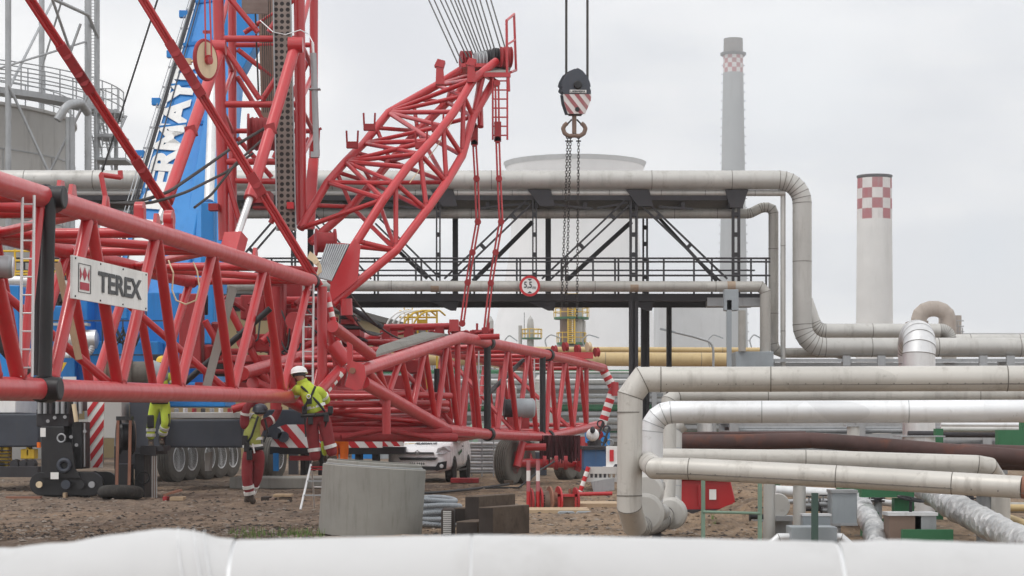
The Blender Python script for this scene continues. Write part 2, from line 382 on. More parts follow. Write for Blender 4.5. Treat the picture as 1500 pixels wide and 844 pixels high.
cd=bpy.data.cameras.new('camera'); cam=bpy.data.objects.new('camera',cd); COL.objects.link(cam); scene.camera=cam
cam.location=(0,0,EYE); cam.rotation_euler=(R(90),0,0)
cd.sensor_width=36; cd.lens=36*F/1500; cd.shift_y=(HZ-422)/1500; cd.clip_start=.1; cd.clip_end=8000
cd.dof.use_dof=True; cd.dof.focus_distance=38; cd.dof.aperture_fstop=5.8
scene.view_settings.view_transform='Standard'; scene.view_settings.look='None'
scene.view_settings.exposure=0.08; scene.view_settings.gamma=1
# ---------------------------------------------------------------- ground
def terrain(x,y):
    n=noise.noise(Vector((x*.35,y*.35,0)))*.05+noise.noise(Vector((x*1.6,y*1.2,3)))*.038
    if y<90: n+=noise.noise(Vector((x*5,y*3,7)))*.022
    # wheel ruts running across the site
    for (c,s,wd) in ((46.5,.10,.25),(48.0,.10,.25),(51.5,-.12,.3),(53.0,-.12,.3)):
        t=(y-c-s*x)/wd
        if abs(t)<2.5: n-=.06*math.exp(-t*t)-.025*math.exp(-(abs(t)-1.5)**2*4)
    # spoil heap behind the near pipes
    m=0
    if 26<y<50 and abs(x)<14:
        m=math.exp(-((x-3.4)/2.2)**4)*(1/(1+math.exp(-(y-30.0)*3.2)))*(1/(1+math.exp((y-40)*1.4)))
        n+=m*(.05+.30/(1+math.exp(-(x-3.75)*7))+.12*noise.noise(Vector((x*2.3,y*2.3,11)))+.05*noise.noise(Vector((x*9,y*9,1))))
    n+=m*0
    fall=1 if y<150 else max(0,1-(y-150)/200)
    return n*fall
def axis(lo,hi,step,far,g=1.25):
    a=[]; t=lo
    while t<hi: a.append(t); t+=step
    s=step; t=hi
    while t<far: a.append(t); s*=g; t+=s
    a.append(far); s=step; t=lo; b=[]
    while True:
        s*=g; t-=s
        if t<-far: break
        b.append(t)
    return [-far]+b[::-1]+a
xs=axis(-13,12,.14,5000); ys=[-60,-20,0,10,18,22]+[y for y in axis(25,62,.12,6000,1.15) if y>=25]
gm=MB(); nx=len(xs)
gm.v=[Vector((x,y,terrain(x,y) if abs(x)<300 else 0)) for y in ys for x in xs]
for j in range(len(ys)-1):
    for i in range(nx-1):
        a=j*nx+i; gm.f.append([a,a+1,a+nx+1,a+nx]); gm.m.append(0); gm.sm.append(True)
gm.build('ground',M['soil'],kind='structure')
# loose stones
sm=MB(); rnd=random.Random(3)
for i in range(3000):
    y=26+rnd.random()**1.6*34; x=(rnd.random()-.5)*y*.52
    r=.008+.03*rnd.random()**5+(.025 if rnd.random()<.012 else 0)
    c=V(x,y,terrain(x,y)+r*.25); b=len(sm.v)
    for (dx,dy,dz) in ((1,0,0),(0,1,0),(-1,0,0),(0,-1,0),(0,0,.8),(0,0,-.6)):
        q=r*(.6+.8*rnd.random()); sm.v.append(c+V(dx*q*1.3,dy*q*1.2,dz*q))
    for f in((0,1,4),(1,2,4),(2,3,4),(3,0,4),(1,0,5),(2,1,5),(3,2,5),(0,3,5)):
        sm.f.append([b+k for k in f]); sm.m.append(0); sm.sm.append(False)
sm.build('gravel',M['stone'],label='loose pale stones scattered over the brown dirt yard',cat='gravel',kind='stuff',org=V(0,40,0))
cm=MB(); rnd=random.Random(12)
for i in range(11000):
    if i<3500: d=27.4+rnd.random()*4; px=-20+rnd.random()**1.5*560
    else: d=27.4+rnd.random()**1.7*30; px=-20+rnd.random()*1150
    if px>465 and px<620 and 27<d<31: continue
    c=G(px,d); r=.010+.028*rnd.random()**2.5; c.z=terrain(c.x,c.y)+r*.1; b=len(cm.v)
    for (dx,dy,dz) in ((1,0,0),(0,1,0),(-1,0,0),(0,-1,0),(0,0,.7),(0,0,-.6)):
        q=r*(.6+.8*rnd.random()); cm.v.append(c+V(dx*q*1.6,dy*q*1.3,dz*q))
    mi=0 if rnd.random()<.6 else (1 if rnd.random()<.7 else 2)
    for f in((0,1,4),(1,2,4),(2,3,4),(3,0,4),(1,0,5),(2,1,5),(3,2,5),(0,3,5)):
        cm.f.append([b+k for k in f]); cm.m.append(mi); cm.sm.append(False)
cm.build('clods',[M['soil'],M['rustbar'] if False else M['woodend'],M['stone']],label='small brown clods and dark grit lying all over the dirt yard',cat='dirt clods',kind='stuff',org=V(0,40,0))
# weeds
wm=MB()
for i in range(260):
    d=27.5+rnd.random()*2.2; px=335+rnd.random()*140 if rnd.random()<.9 else 1040+rnd.random()*8
    c=G(px,d if px<500 else d+3); c.z=terrain(c.x,c.y)
    h=.03+.09*rnd.random(); a=rnd.random()*6.28; l=V(math.cos(a)*.03,math.sin(a)*.03,h)
    sdv=V(-math.sin(a)*.008,math.cos(a)*.008,0)
    wm.add([c-sdv,c+sdv,c+l+sdv*.5,c+l*1.3],[(0,1,2,3)])
wm.build('weeds',paint('weeds',(.10,.16,.04),dirt=(.22,.18,.08),amt=.8,rough=.9),label='sparse weeds and dry grass at the near edge of the yard',cat='weeds',kind='stuff',org=V(-3,28,0))

# ---------------------------------------------------------------- haze
hz=MB().box((-420,-8,-3),(420,1420,262))
m,nt_,b_=nodes('haze_air'); nt_.nodes.remove(b_)
pv=nt_.nodes.new('ShaderNodeVolumePrincipled'); pv.inputs['Color'].default_value=(.98,.99,1,1); pv.inputs['Density'].default_value=.00048
pv.inputs['Anisotropy'].default_value=.2
nt_.links.new(pv.outputs[0],nt_.nodes['Material Output'].inputs['Volume'])
USE_HAZE=True
if USE_HAZE: hz.build('haze',m,label='thin pale haze filling the air over the works',cat='haze',kind='stuff')

# ---------------------------------------------------------------- cooling tower, chimneys
d=1100
E=G(842,d); ct=thing('cooling_tower','huge pale concrete cooling tower with a wide flared base, behind the pipe bridge','cooling tower',E)
def cr(py):   # radius in photo px by height
    t=(py-330)/300.
    return 93+ (9*((330-py)/90.)**2 if py<330 else 78*t**1.6)
prof=[((628-y)/F*d+EYE,cr(y)*d/F) for y in range(628,243,-16)]+[((628-243)/F*d+EYE,cr(243)*d/F)]
m_=MB(); m_.lathe(V(E.x,E.y,0),(0,0,1),[(.0,prof[0][1])]+prof,n=72,mi=0)
m_.build('shell',M['tower'],ct)
z=prof[-1][0]; MB().lathe(V(E.x,E.y,0),(0,0,1),[(z-1,prof[-1][1]+.1),(z+1.4,prof[-1][1]+1.2),(z+1.4,prof[-1][1]-.6)],n=72).build('rim',M['chimney'],ct)

def chimney(label,px0,px1,py_top,px0b,px1b,d,rows,y0,y1,nseg,topbrick=None,lad=True):
    cx=(px0+px1)/2; E=G(cx,d); t=thing('chimney',label,'chimney',E,None)
    r1=(px1-px0)/2*d/F; r0=(px1b-px0b)/2*d/F; H=(628-py_top)/F*d+EYE
    zt=lambda py:(628-py)/F*d+EYE
    rad=lambda z: r0+(r1-r0)*z/H
    MB().lathe(V(E.x,E.y,0),(0,0,1),[(0,r0),(zt(y1),rad(zt(y1)))],n=nseg*4,mi=0).build('shaft',M['stackdark' if topbrick else 'stacklight'],t)
    mm=MB()
    for j in range(rows):
        za=zt(y1+(y0-y1)*j/rows); zb=zt(y1+(y0-y1)*(j+1)/rows)
        for i in range(nseg):
            for q in range(4):
                a0=2*math.pi*(i+q/4)/nseg; a1=2*math.pi*(i+(q+1)/4)/nseg
                vs=[V(E.x+math.cos(a)*rad(z),E.y+math.sin(a)*rad(z),z) for a,z in((a0,za),(a1,za),(a1,zb),(a0,zb))]
                mm.add(vs,[(0,1,2,3)],(i+j)%2)
    mm.build('chequered_band',[M['chred'],M['chwhite']],t)
    if topbrick:
        zb=zt(y0); MB().lathe(V(E.x,E.y,0),(0,0,1),[(zb,rad(zb)),(H,r1),(H,r1*.85)],n=nseg*2).build('brick_head',M['capbrick'],t)
        MB().lathe(V(E.x,E.y,0),(0,0,1),[(zb-.6,rad(zb)+.05),(zb-.3,rad(zb)+1.8),(zb+.8,rad(zb)+1.8),(zb+.8,rad(zb)+1.6),(zb+.2,rad(zb)+.05)],n=nseg*2).build('platform',M['dark'],t)
        mm=MB()
        for sgn in(-1,1):
            z=6
            while z<zb:
                rr=rad(z); MB().box((E.x+sgn*rr-.3,E.y-.4,z),(E.x+sgn*(rr+.85),E.y+.4,z+.6)).build('bracket',M['steel'],t); z+=5.2
    else:
        MB().lathe(V(E.x,E.y,0),(0,0,1),[(H-.3,r1+.02),(H,r1+.2),(H+.25,r1+.2),(H+.25,r1*.8)],n=nseg*2).build('rim',M['dark'],t)
    return t
chimney('very tall slim grey chimney with a brown brick head above a small chequered band',1060,1088,57,1049,1096,1200,4,80,107,14,True)
chimney('shorter stout grey chimney with a broad faded red and white chequered top',1256,1306,259,1252,1308,480,4,262,322,10)

# boiler house seen under the bridge
bh=thing('boiler_house','large pale grey boiler house far behind the bridge, right of the cooling tower','building',G(1008,1000))
MB().box(P(966,445,1000)-V(0,0,0)-V(0,0,P(0,445,1000).z),P(1051,446,1040)).build('wall',M['chimney'],bh)
MB().box(V(P(972,0,1003).x,1003,P(0,445,1000).z),V(P(990,0,1003).x,1030,P(0,436,1000).z)).build('roof_house',M['tower'],bh)

# curved duct far right
t=thing('exhaust_duct','rusty brown arched duct with scaffolding around it, above the right hand pipes','duct',G(1367,300))
pts=[P(1346,500,300),P(1346,468,300)]+[P(1367.5-21.5*math.cos(a),468-16*math.sin(a),300) for a in [math.pi*k/7 for k in range(1,7)]]+[P(1389,468,300),P(1389,500,300)]
MB().path(pts,1.15,n=16,band=None).build('duct',M['duct'],t)
MB().box(P(1334,470,303),P(1352,500,307)).box(P(1381,462,303),P(1402,500,306)).build('housing',M['duct'],t)
mm=MB()
for i in range(6):
    x=1394+i*3.2; mm.tube(P(x,500,301),P(x,460+i*4,301),.08,n=5)
for y in (470,478,486,494): mm.tube(P(1388,y,301),P(1412,y,301),.08,n=5)
mm.build('scaffolding',M['steel'],t)
mm=MB().box(P(1405,488,420),P(1560,520,440)); mm.build('works_hall',M['chimney'],label='low distant grey hall at the right edge above the pipes',cat='building')

# ---------------------------------------------------------------- storage tank + tower
TD=104; tc_=V(-31.4,TD,0)
t=thing('storage_tank','large cylindrical grey steel tank with rust streaks, upper left','tank',tc_)
zt_=P(0,145,97).z
MB().lathe(tc_,(0,0,1),[(0,9),(zt_-.15,9),(zt_-.1,9.12),(zt_+.05,9.12),(zt_+1.1,0)],n=72).build('shell',M['tank'],t)
mm=MB()
for z in(zt_-2.2,zt_-5.5,zt_-8.5): mm.lathe(tc_,(0,0,1),[(z,9.01),(z,9.04),(z+.06,9.04),(z+.06,9.01)],n=72)
for k in range(16):
    a=k*math.pi/8+.1
    for j in range(3):
        z0=zt_-2.2-3.1*j; aa=a+j*.13
        mm.tube(tc_+V(math.cos(aa)*9.01,math.sin(aa)*9.01,z0-3),tc_+V(math.cos(aa)*9.01,math.sin(aa)*9.01,z0),.02,n=4)
mm.build('weld_seam',M['steel'],t)
mm=MB()
for k in range(48):
    a=2*math.pi*k/48; p=tc_+V(math.cos(a)*8.95,math.sin(a)*8.95,zt_); mm.tube(p,p+V(0,0,1.1),.035,n=5)
for z in(.4,.75,1.1): mm.torus(tc_+V(0,0,zt_+z),(0,0,1),8.95,.03,n=60,k=5)
mm.build('railing',M['steel'],t)
# wall-mounted vent duct
mm=MB().path(bend([P(84,176,94.8),P(98,154,95),P(118,150,96),P(128,165,97)],.6,4),.2,n=10); mm.build('vent_duct',M['steel'],t)
for px in(100,106): tube1('riser_pipe',V(P(px,0,96.2).x,96.2,1),V(P(px,0,96.2).x,96.2,zt_-1),.13,M['steel'],t)

t=thing('steel_tower','grey steel frame tower with a ring walkway around the storage tank','tower',tc_+V(0,-9,0))
rd=11.6; zw=17.4
def arc(r,z,a0=-175,a1=2,n=44): return [tc_+V(math.cos(R(a0+(a1-a0)*i/n))*r,math.sin(R(a0+(a1-a0)*i/n))*r,z) for i in range(n+1)]
mm=MB(); o1,i1,o0,i0=arc(rd,zw),arc(rd-1.0,zw),arc(rd,zw-.28),arc(rd-1.0,zw-.28)
for k in range(len(o1)-1): mm.add([o1[k],o1[k+1],i1[k+1],i1[k],o0[k],o0[k+1],i0[k+1],i0[k]],[(0,1,2,3),(7,6,5,4),(0,4,5,1),(3,2,6,7)])
mm.build('walkway',M['steel'],t)
mm=MB()
for rr_ in(rd,rd-1.0):
    for k in range(32):
        a=R(-175+177*k/31); p=tc_+V(math.cos(a)*rr_,math.sin(a)*rr_,zw); mm.tube(p,p+V(0,0,1.25),.035,n=5)
    for z in(.42,.82,1.25): mm.path(arc(rr_,zw+z),.033,n=5)
mm.build('walkway_railing',M['steel'],t)
cols=[(12,92.2,.14),(61,112,.16),(129,98,.17),(142,99.5,.14)]
for px,dd,r in cols: tube1('column',G(px,dd),V(G(px,dd).x,dd,26),r,M['steel'],t)
tube1('column',G(-60,94),V(G(-60,94).x,94,26),.2,M['steel'],t)
def br(a,b,r=.07): tube1('diagonal_brace',a,b,r,M['steel'],t,n=8)
br(P(13,125,92),P(70,250,93)); br(P(129,140,97),P(74,250,97)); br(P(70,-20,92),P(110,95,96)); br(P(8,140,93),P(78,0,108)); br(P(118,35,97),P(100,85,97)); br(P(95,-15,98),P(60,105,105),.05)
br(P(55,-12,93),P(129,22,97),.09); br(P(129,22,97),P(143,55,99),.09); br(P(0,100,93),P(129,60,98),.05); br(P(148,250,101),P(185,170,103),.06); br(P(150,180,103),P(165,250,103),.06)
ladder_mb(P(136,250,98.7),P(136,-30,98.7),(1,0,0),.36,60,.025,.015).build('ladder',M['steel'],t)
for k in range(3):
    z=P(0,165+k*35,100).z; x0=P(138,0,99).x; x1=P(172+6*k,0,99).x
    MB().box((x0,99,z-.12),(x1,101,z)).build('landing',M['steel'],t)
mm=MB()
for k in range(3):
    z=P(0,165+k*35,100).z; x0=P(138,0,99).x; x1=P(172+6*k,0,99).x
    for q in(.5,1.0): mm.tube(V(x0,99,z+q),V(x1,99,z+q),.025,n=5)
    for i in range(5): mm.tube(V(x0+(x1-x0)*i/4,99,z),V(x0+(x1-x0)*i/4,99,z+1),.025,n=5)
mm.build('landing_railing',M['steel'],t)
for k in(0,1):
    ladder_mb(P(148+k*8,235-k*35+14,99.5),P(140+k*8,205-k*35-5,100),(.3,1,0),.7,9,.03,.02).build('stair',M['steel'],t)
tube1('column',G(170,101),V(G(170,101).x,101,P(0,160,101).z),.1,M['steel'],t)

# ---------------------------------------------------------------- pipe bridge
BD=67.; BR=70.5
br_=thing('pipe_bridge','long dark steel lattice pipe bridge with a railed walkway, spanning the yard','pipe bridge',G(810,BD))
def Bz(py,d=BD): return P(0,py,d).z
for dd in(BD,BR):
    mm=MB(); dy=0
    mm.bar(V(-22,dd,Bz(288)),V(P(1088,0,dd).x,dd,Bz(288)),.22,.26)
    mm.build('top_chord',M['dark'],br_)
    mm=MB(); mm.bar(V(-22,dd,Bz(436)),V(P(1118,0,BD).x,dd,Bz(436)),.22,.24)
    mm.build('bottom_chord',M['dark'],br_)
mm=MB(); mm.box((-22,BD+.12,Bz(433)),(P(1118,0,BD).x,BR-.12,Bz(433)+.05)); mm.build('walkway_deck',M['dark'],br_)
mm=MB(); mm.box((-22,BD+.12,Bz(292)),(P(1088,0,BD).x,BR-.12,Bz(292)+.05))
for i in range(18):
    x=-20+i*1.6; mm.bar(V(x,BD,Bz(300)),V(x,BR,Bz(300)),.12,.16)
mm.build('cross_beam',M['dark'],br_)
def lpost(px,d,y0,y1,wpx,batt=True):
    w=wpx*d/F; x=P(px,0,d).x; mm=MB(); za,zb=Bz(y1,d),Bz(y0,d)
    if batt:
        mm.box((x-w/2,d-.1,za),(x-w/2+w*.3,d+.1,zb)).box((x+w/2-w*.3,d-.1,za),(x+w/2,d+.1,zb))
        n=int((zb-za)/.55)
        for i in range(n+1):
            z=za+(zb-za)*i/max(n,1); mm.box((x-w*.2,d-.07,z-.07),(x+w*.2,d+.07,z+.07))
    else: mm.box((x-w/2,d-.13,za),(x+w/2,d+.13,zb))
    mm.build('post',M['dark'],br_)
for px in(-150,210,430,642,783,928,1078): lpost(px,BD,285,432,12 if px>900 else 7,True)
for px in(-130,230,455,667,803,945): lpost(px,BR,285,430,8,px==945)
def lst(x0,y0,x1,y1,d=BD,w=.14,dbl=True):
    mm=MB()
    a,b=P(x0,y0,d),P(x1,y1,d)
    if dbl:
        nrm=(b-a).normalized(); o=V(-nrm.z,0,nrm.x)*w*.75
        mm.bar(a+o,b+o,.1,w*.42); mm.bar(a-o,b-o,.1,w*.42)
        L=(b-a).length
        for i in range(int(L/1.4)): mm.bar(a.lerp(b,(i+.5)*1.4/L)-o,a.lerp(b,(i+.5)*1.4/L)+o,.06,.12)
    else: mm.bar(a,b,.12,w)
    mm.build('diagonal',M['dark'],br_)
lst(775,296,654,412); lst(920,296,797,412); lst(941,296,1062,412)
lst(553,324,640,410); lst(780,325,693,412,BR,.15,False); lst(925,325,829,412,BR,.15,False); lst(565,350,626,408,BR,.12,False)
lst(948,300,1050,412,BR,.1,False); lst(440,296,540,412); lst(430,296,330,412); lst(215,296,320,412)
for a in((875,305,920,297),(965,303,1015,306),(700,305,775,298),(800,298,868,306),(560,300,630,307)):
    MB().bar(P(a[0],a[1],BD),P(a[2],a[3],BD),.06,.07).build('tie_rod',M['dark'],br_)
mm=MB()
for y in(380,385,405): mm.tube(V(-22,BD-.4,Bz(y)),V(P(1126,0,BD).x,BD-.4,Bz(y)),.035,n=6)
x=-300
for px in (515,550,555,610,618,689,695,757,762,822,828,868,900,905,948,971,1015,1041,1098,1120,460,400,340,280,220,160,100,40):
    mm.tube(V(P(px,0,BD).x,BD-.4,Bz(433)),V(P(px,0,BD).x,BD-.4,Bz(380)),.035,n=6)
mm.build('railing',M['dark'],br_)
mm=MB()
for y in(383,405): mm.tube(V(-22,BR+.3,Bz(y)),V(P(1126,0,BD).x,BR+.3,Bz(y)),.03,n=6)
mm.build('railing',M['dark'],br_)
# legs
for px,d,w in((928,BD,13),(945,BR,12),(980,BR,7)):
    xx=P(px,0,d).x; q=w*d/F/2
    mm=MB().box((xx-q,d-.16,0),(xx-q*.3,d+.16,Bz(438,d))).box((xx+q*.3,d-.16,0),(xx+q,d+.16,Bz(438,d))).box((xx-q*.3,d-.05,0),(xx+q*.3,d+.05,Bz(438,d)))
    mm.build('leg',M['dark'],br_)
for px,d in((80,BD),(100,BR),(430,BD),(450,BR)):
    xx=P(px,0,d).x; MB().box((xx-.15,d-.15,0),(xx+.15,d+.15,Bz(438,d))).build('leg',M['dark'],br_)
# haunch brackets below the deck
for px in(650,793,937):
    mm=MB(); mm.prism([P(px-22,440,BD),P(px+10,455,BD),P(px+18,455,BD),P(px+22,440,BD)],(0,.12,0)); mm.build('bracket',M['dark'],br_)
    mm=MB(); mm.prism([P(px-20,278,BD-.2),P(px+14,278,BD-.2),P(px+20,302,BD-.2),P(px-2,302,BD-.2)],(0,.2,0)); mm.build('bracket',M['dark'],br_)
MB().prism([P(1062,278,BD-.2),P(1096,278,BD-.2),P(1088,304,BD-.2),P(1070,304,BD-.2)],(0,.2,0)).build('bracket',M['dark'],br_)
MB().box(P(1036,436,BD-.2),P(1118,450,BD+.3)).build('end_bracket',M['steel'],br_)

def pipe(label,pts,r,mat='clad',band=1.6,rad=0,k=6,cat='pipe',group=None,n=20,name='pipe',bw=.01,bmat='seam',caps=True):
    if rad: pts=bend(pts,rad,k)
    return MB().path(pts,r,n=n,band=band,bw=bw).build(name,[M[mat],M[bmat]],label=label,cat=cat,group=group)
pipe('thick beige clad pipe on top of the bridge, bending down at its right end',
     [V(-22.5,BD-.1,Bz(264)),P(1175,264,BD-.1),P(1175,509,BD-.1),P(1560,509,BD-.1)],.315,rad=.75,k=7,band=2.6)
pipe('thin grey pipe tucked under the thick pipe on top of the bridge',[V(-22,BD-.05,Bz(283)),P(1150,283,BD-.05)],.10)
pipe('thick dark shaded pipe behind the thick one on top of the bridge',[V(-22,BD+1.5,Bz(280,BD+1.5)),P(1085,280,BD+1.5)],.3,'beige2')
pipe('beige pipe slung below the top chord of the bridge and dropping right of the walkway',
     [V(-22,BD+.6,Bz(313,BD+.6)),P(1098,313,BD+.6),P(1116,304,BD+.6),P(1133,304,BD+.6),P(1133,517,BD+.6),P(1240,517,BD+.6),P(1240,560,BD+.6)],.165,'beige2',rad=.3,k=2)
pipe('slim straight riser between the two thick vertical pipes',[P(1147,280,BD),P(1147,540,BD)],.085,band=2.2)
pipe('beige pipe with rust patches along the walkway edge of the bridge',
     [V(-22,BD-.65,Bz(420)),P(1114,420,BD-.65),P(1121,428,BD-.65),P(1121,560,BD-.65)],.175,'beige2',band=3.2)
for k,px in enumerate((637,929,1071)):
    MB().tube(P(px-6,420,BD-.65),P(px+6,420,BD-.65),.177,n=20).build('pipe_sleeve',M['rustpatch'],label='short rust stained sleeve on the bridge walkway pipe, '+['left of the round sign','above the thick dark leg','above the junction box'][k],cat='pipe sleeve')
pipe('short beige pipe with a rounded end behind the thick riser',[P(1180,440,BD+2),P(1196,485,BD+2),P(1382,485,BD+2),P(1390,492,BD+2),P(1390,530,BD+2)],.25,rad=.4,k=5,band=2)
pipe('beige upper pipe running off to the right edge behind the silver arch',[P(1390,500,BD+3),P(1600,500,BD+3)],.24)
# support frame
sf=thing('pipe_support','grey steel pipe support frame under the thick pipes on the right','support frame',G(1320,BD))
mm=MB(); mm.bar(P(1118,528,BD-.3),P(1560,528,BD-.3),.15,.1); mm.bar(P(1118,535,BD+2),P(1560,535,BD+2),.15,.18); mm.build('beam',M['steel'],sf)
for px in(1240,1291,1358,1480,1440):
    MB().box(P(px-5,521,BD-.45),P(px+5,536,BD-.3)).build('bracket',M['steel'],sf)
for px in(1130,1242,1360,1470): MB().box(V(P(px-4,0,BD).x,BD+.3,0),P(px+4,530,BD+.5)).build('leg',M['steel'],sf)
# boxes etc. below bridge end
gb=thing('junction_box','grey junction box on a pale post below the right end of the walkway','junction box',G(1068,65))
MB().box(P(1061,424,65),P(1080,456,65.4)).build('housing',M['greybox'],gb,bevel=.02)
MB().box(V(P(1065,0,65).x,65,0),P(1071,440,65.15)).build('post',M['greybox'],gb)
pipe('beige standpipe beside the junction box post',[P(1087,455,66),P(1087,515,66)],.12,'beige2',band=None)
MB().box(P(1078,515,66),P(1122,560,68)).build('valve_house',M['greybox'],label='grey metal cabin below the right end of the bridge',cat='cabin',bevel=.02)
# 5,5 m sign
sg=thing('height_limit_sign','round red and white height limit sign reading 5,5 m on the walkway','road sign',P(776,434,BD-.95))
c=P(776,419,BD-.95); rr=15*BD/F
MB().lathe(c,(0,1,0),[(0,rr),(.03,rr)],n=40,smooth=False).build('rim',M['signred'],sg)
MB().lathe(c-V(0,.004,0),(0,1,0),[(0,rr*.76),(.004,rr*.76)],n=40,smooth=False).build('face',M['paperwhite'],sg)
text('lettering','5,5',c+V(-rr*.56,-.008,-rr*.30),V(rr*.78,0,0),V(0,0,rr*.72),M['ink'],sg,.004,.02)
text('lettering','m',c+V(rr*.28,-.008,-rr*.30),V(rr*.32,0,0),V(0,0,rr*.24),M['ink'],sg,.004,.01)
mm=MB()
for s_ in(-1,1): mm.prism([c+V(-.08,-.009,s_*rr*.7),c+V(.08,-.009,s_*rr*.7),c+V(0,-.009,s_*rr*.48)],(0,.003,0))
mm.build('arrow',M['ink'],sg)

# ---------------------------------------------------------------- yellow pipelines, refinery racks, towers, hall
pipe('thick ochre yellow pipeline behind the bridge legs',[P(560,525,92),P(1080,527,92)],.31,'tan',band=3.2)
pipe('thin ochre yellow pipeline above the thick one',[P(560,511,92.6),P(1118,513,92.6)],.12,'tan',band=3.2)
pipe('far beige pipeline right of the ochre one',[P(1120,545,95),P(1700,545,95)],.25,'beige2',band=3.2)
rk=random.Random(11)
def rack(label,x0,x1,y,tiers,dep=5,step=5.5,cmats=('steel','clad','silver','green','light','beige2')):
    t=thing('pipe_rack',label,'pipe rack',V((x0+x1)/2,y,0))
    top=tiers[-1]
    mm=MB(); x=x0
    while x<=x1:
        for yy in(y,y+dep): mm.box((x-.13,yy-.13,0),(x+.13,yy+.13,top+.2))
        for z in tiers: mm.bar(V(x,y,z),V(x,y+dep,z),.2,.2)
        x+=step
    for z in tiers:
        for yy in(y,y+dep): mm.bar(V(x0,yy,z-.1),V(x1,yy,z-.1),.15,.18)
    mm.build('frame',M['steel'] if rk.random()<.5 else M['dark'],t)
    for z in tiers:
        yy=y+.25
        while yy<y+dep-.2:
            r=rk.choice((.04,.06,.06,.09,.13,.18))
            if rk.random()<.8:
                a=x0 if rk.random()<.6 else x0+rk.random()*(x1-x0)*.5
                b=x1 if rk.random()<.6 else x1-rk.random()*(x1-x0)*.4
                MB().tube(V(a,yy,z+r+.02),V(b,yy,z+r+.02),r,n=8).build('pipe',M[rk.choice(cmats)],t)
            yy+=2*r+.14+rk.random()*.35
    return t
rack('long multi level pipe rack behind the right lattice boom',-9,40,108,(1.0,1.7,2.4,3.1,3.8,4.4),dep=4)
rack('low pipe rack behind the near right hand pipes',6.5,30,60,(.5,.9,1.35,1.75),dep=3,step=3.7,cmats=('steel','clad','light','dark','rust'))
rack('tall pipe rack behind the mobile crane on the left',-34,-15,82,(1.5,3,4.5,6,7.5),dep=5,cmats=('steel','clad','dark','beige2','tan'))
# dark process halls filling the distance
rb=random.Random(5)
MB().box((-12,140,0),(58,160,4.6)).build('process_hall',M['roof'],label='long dark process hall at the horizon behind the pipe racks',cat='building')
for i in range(26):
    x=-8+i*1.9+rb.random(); hh=1.5+rb.random()*2.6
    if x*F/105+750<470 or x>45: continue
    if rb.random()<.5:
        MB().lathe(V(x,103+rb.random()*3,0),(0,0,1),[(0,.5),(hh,.5),(hh+.2,.35),(hh+.3,0)],n=14).build('process_vessel',M[rb.choice(['silver','clad','light','palegreen'])],label='one of the small upright vessels among the racks below the ochre pipeline',cat='vessel',group='process vessels among the racks')
    else:
        MB().box((x-.6,102,0),(x+.6,103.5,hh*.6)).build('equipment_cabinet',M[rb.choice(['greybox','palegreen','white','steel','blue'])],label='small equipment cabinet among the racks below the ochre pipeline',cat='cabinet',group='equipment cabinets among the racks')

hall=thing('industrial_hall','ochre walled hall with a long sloping grey roof, behind the cable walkway','building',G(600,130))
a=G(425,104); b=G(752,185); hgt=7.9; dr=(b-a).normalized(); back=V(-dr.y,dr.x,0)*24
MB().prism([a,b,b+V(0,0,hgt),a+V(0,0,hgt)],back).build('wall',M['wall'],hall)
MB().prism([a+V(0,0,hgt+.01)-back*.03-dr,a+V(0,0,hgt+.35)-back*.03-dr,a+back*.5+V(0,0,hgt+2.6)-dr,a+back*1.03+V(0,0,hgt+.35)-dr,a+back*1.03+V(0,0,hgt+.01)-dr],dr*((b-a).length+2)).build('roof',M['roof'],hall)
fr=-back.normalized()
for i in range(15):
    p=a+dr*(26+i*3.4)+fr*.03
    w_=MB(); w_.prism([p+V(0,0,3.4),p+dr*2.4+V(0,0,3.4),p+dr*2.4+V(0,0,6.6),p+V(0,0,6.6)],fr*.04); wo=w_.build('window',M['glass'],hall)
    mm=MB()
    for k in range(4): mm.bar(p+fr*.06+dr*.8*k+V(0,0,3.4),p+fr*.06+dr*.8*k+V(0,0,6.6),.08,.08)
    for z in(3.4,5,6.6): mm.bar(p+fr*.06+V(0,0,z),p+fr*.06+dr*2.4+V(0,0,z),.08,.08)
    mm.build('frame',M['light'],wo)
MB().prism([a+fr*.05+dr*0+V(0,0,6.9),a+fr*.05+dr*24+V(0,0,6.9),a+fr*.05+dr*24+V(0,0,7.3),a+fr*.05+V(0,0,7.3)],fr*.3).build('canopy',M['dark'],hall)
# yellow arched guard
yg=thing('arched_guard','white and yellow arched tube guards with a yellow railing in front of the ochre hall','guard rail',G(595,76))
for i,px in enumerate((565,573,581,590,604)):
    pts=[P(px,480,76),P(px+4,470,76),P(px+14,459,76),P(px+28,455,76.8),P(px+40,455,77.6),P(px+48,462,78)]
    MB().path(bend(pts,.3,2),.035,n=8).build('arch',M['yellow' if i>2 else 'white'],yg)
mm=MB()
for y in(456,465,476): mm.tube(P(585,y,77.5),P(640,y,77.5),.04,n=6)
for x in(598,612,625,640): mm.tube(P(x,628-1.5*F/77.5,77.5),P(x,456,77.5),.04,n=6)
mm.build('railing',M['yellow'],yg)
ladder_mb(P(598,500,77),P(598,436,77),(1,0,0),.3,9).build('ladder',M['yellow'],yg)
MB().box(P(613,468,77.3),P(625,482,77.6)).build('box',M['yellow'],yg)

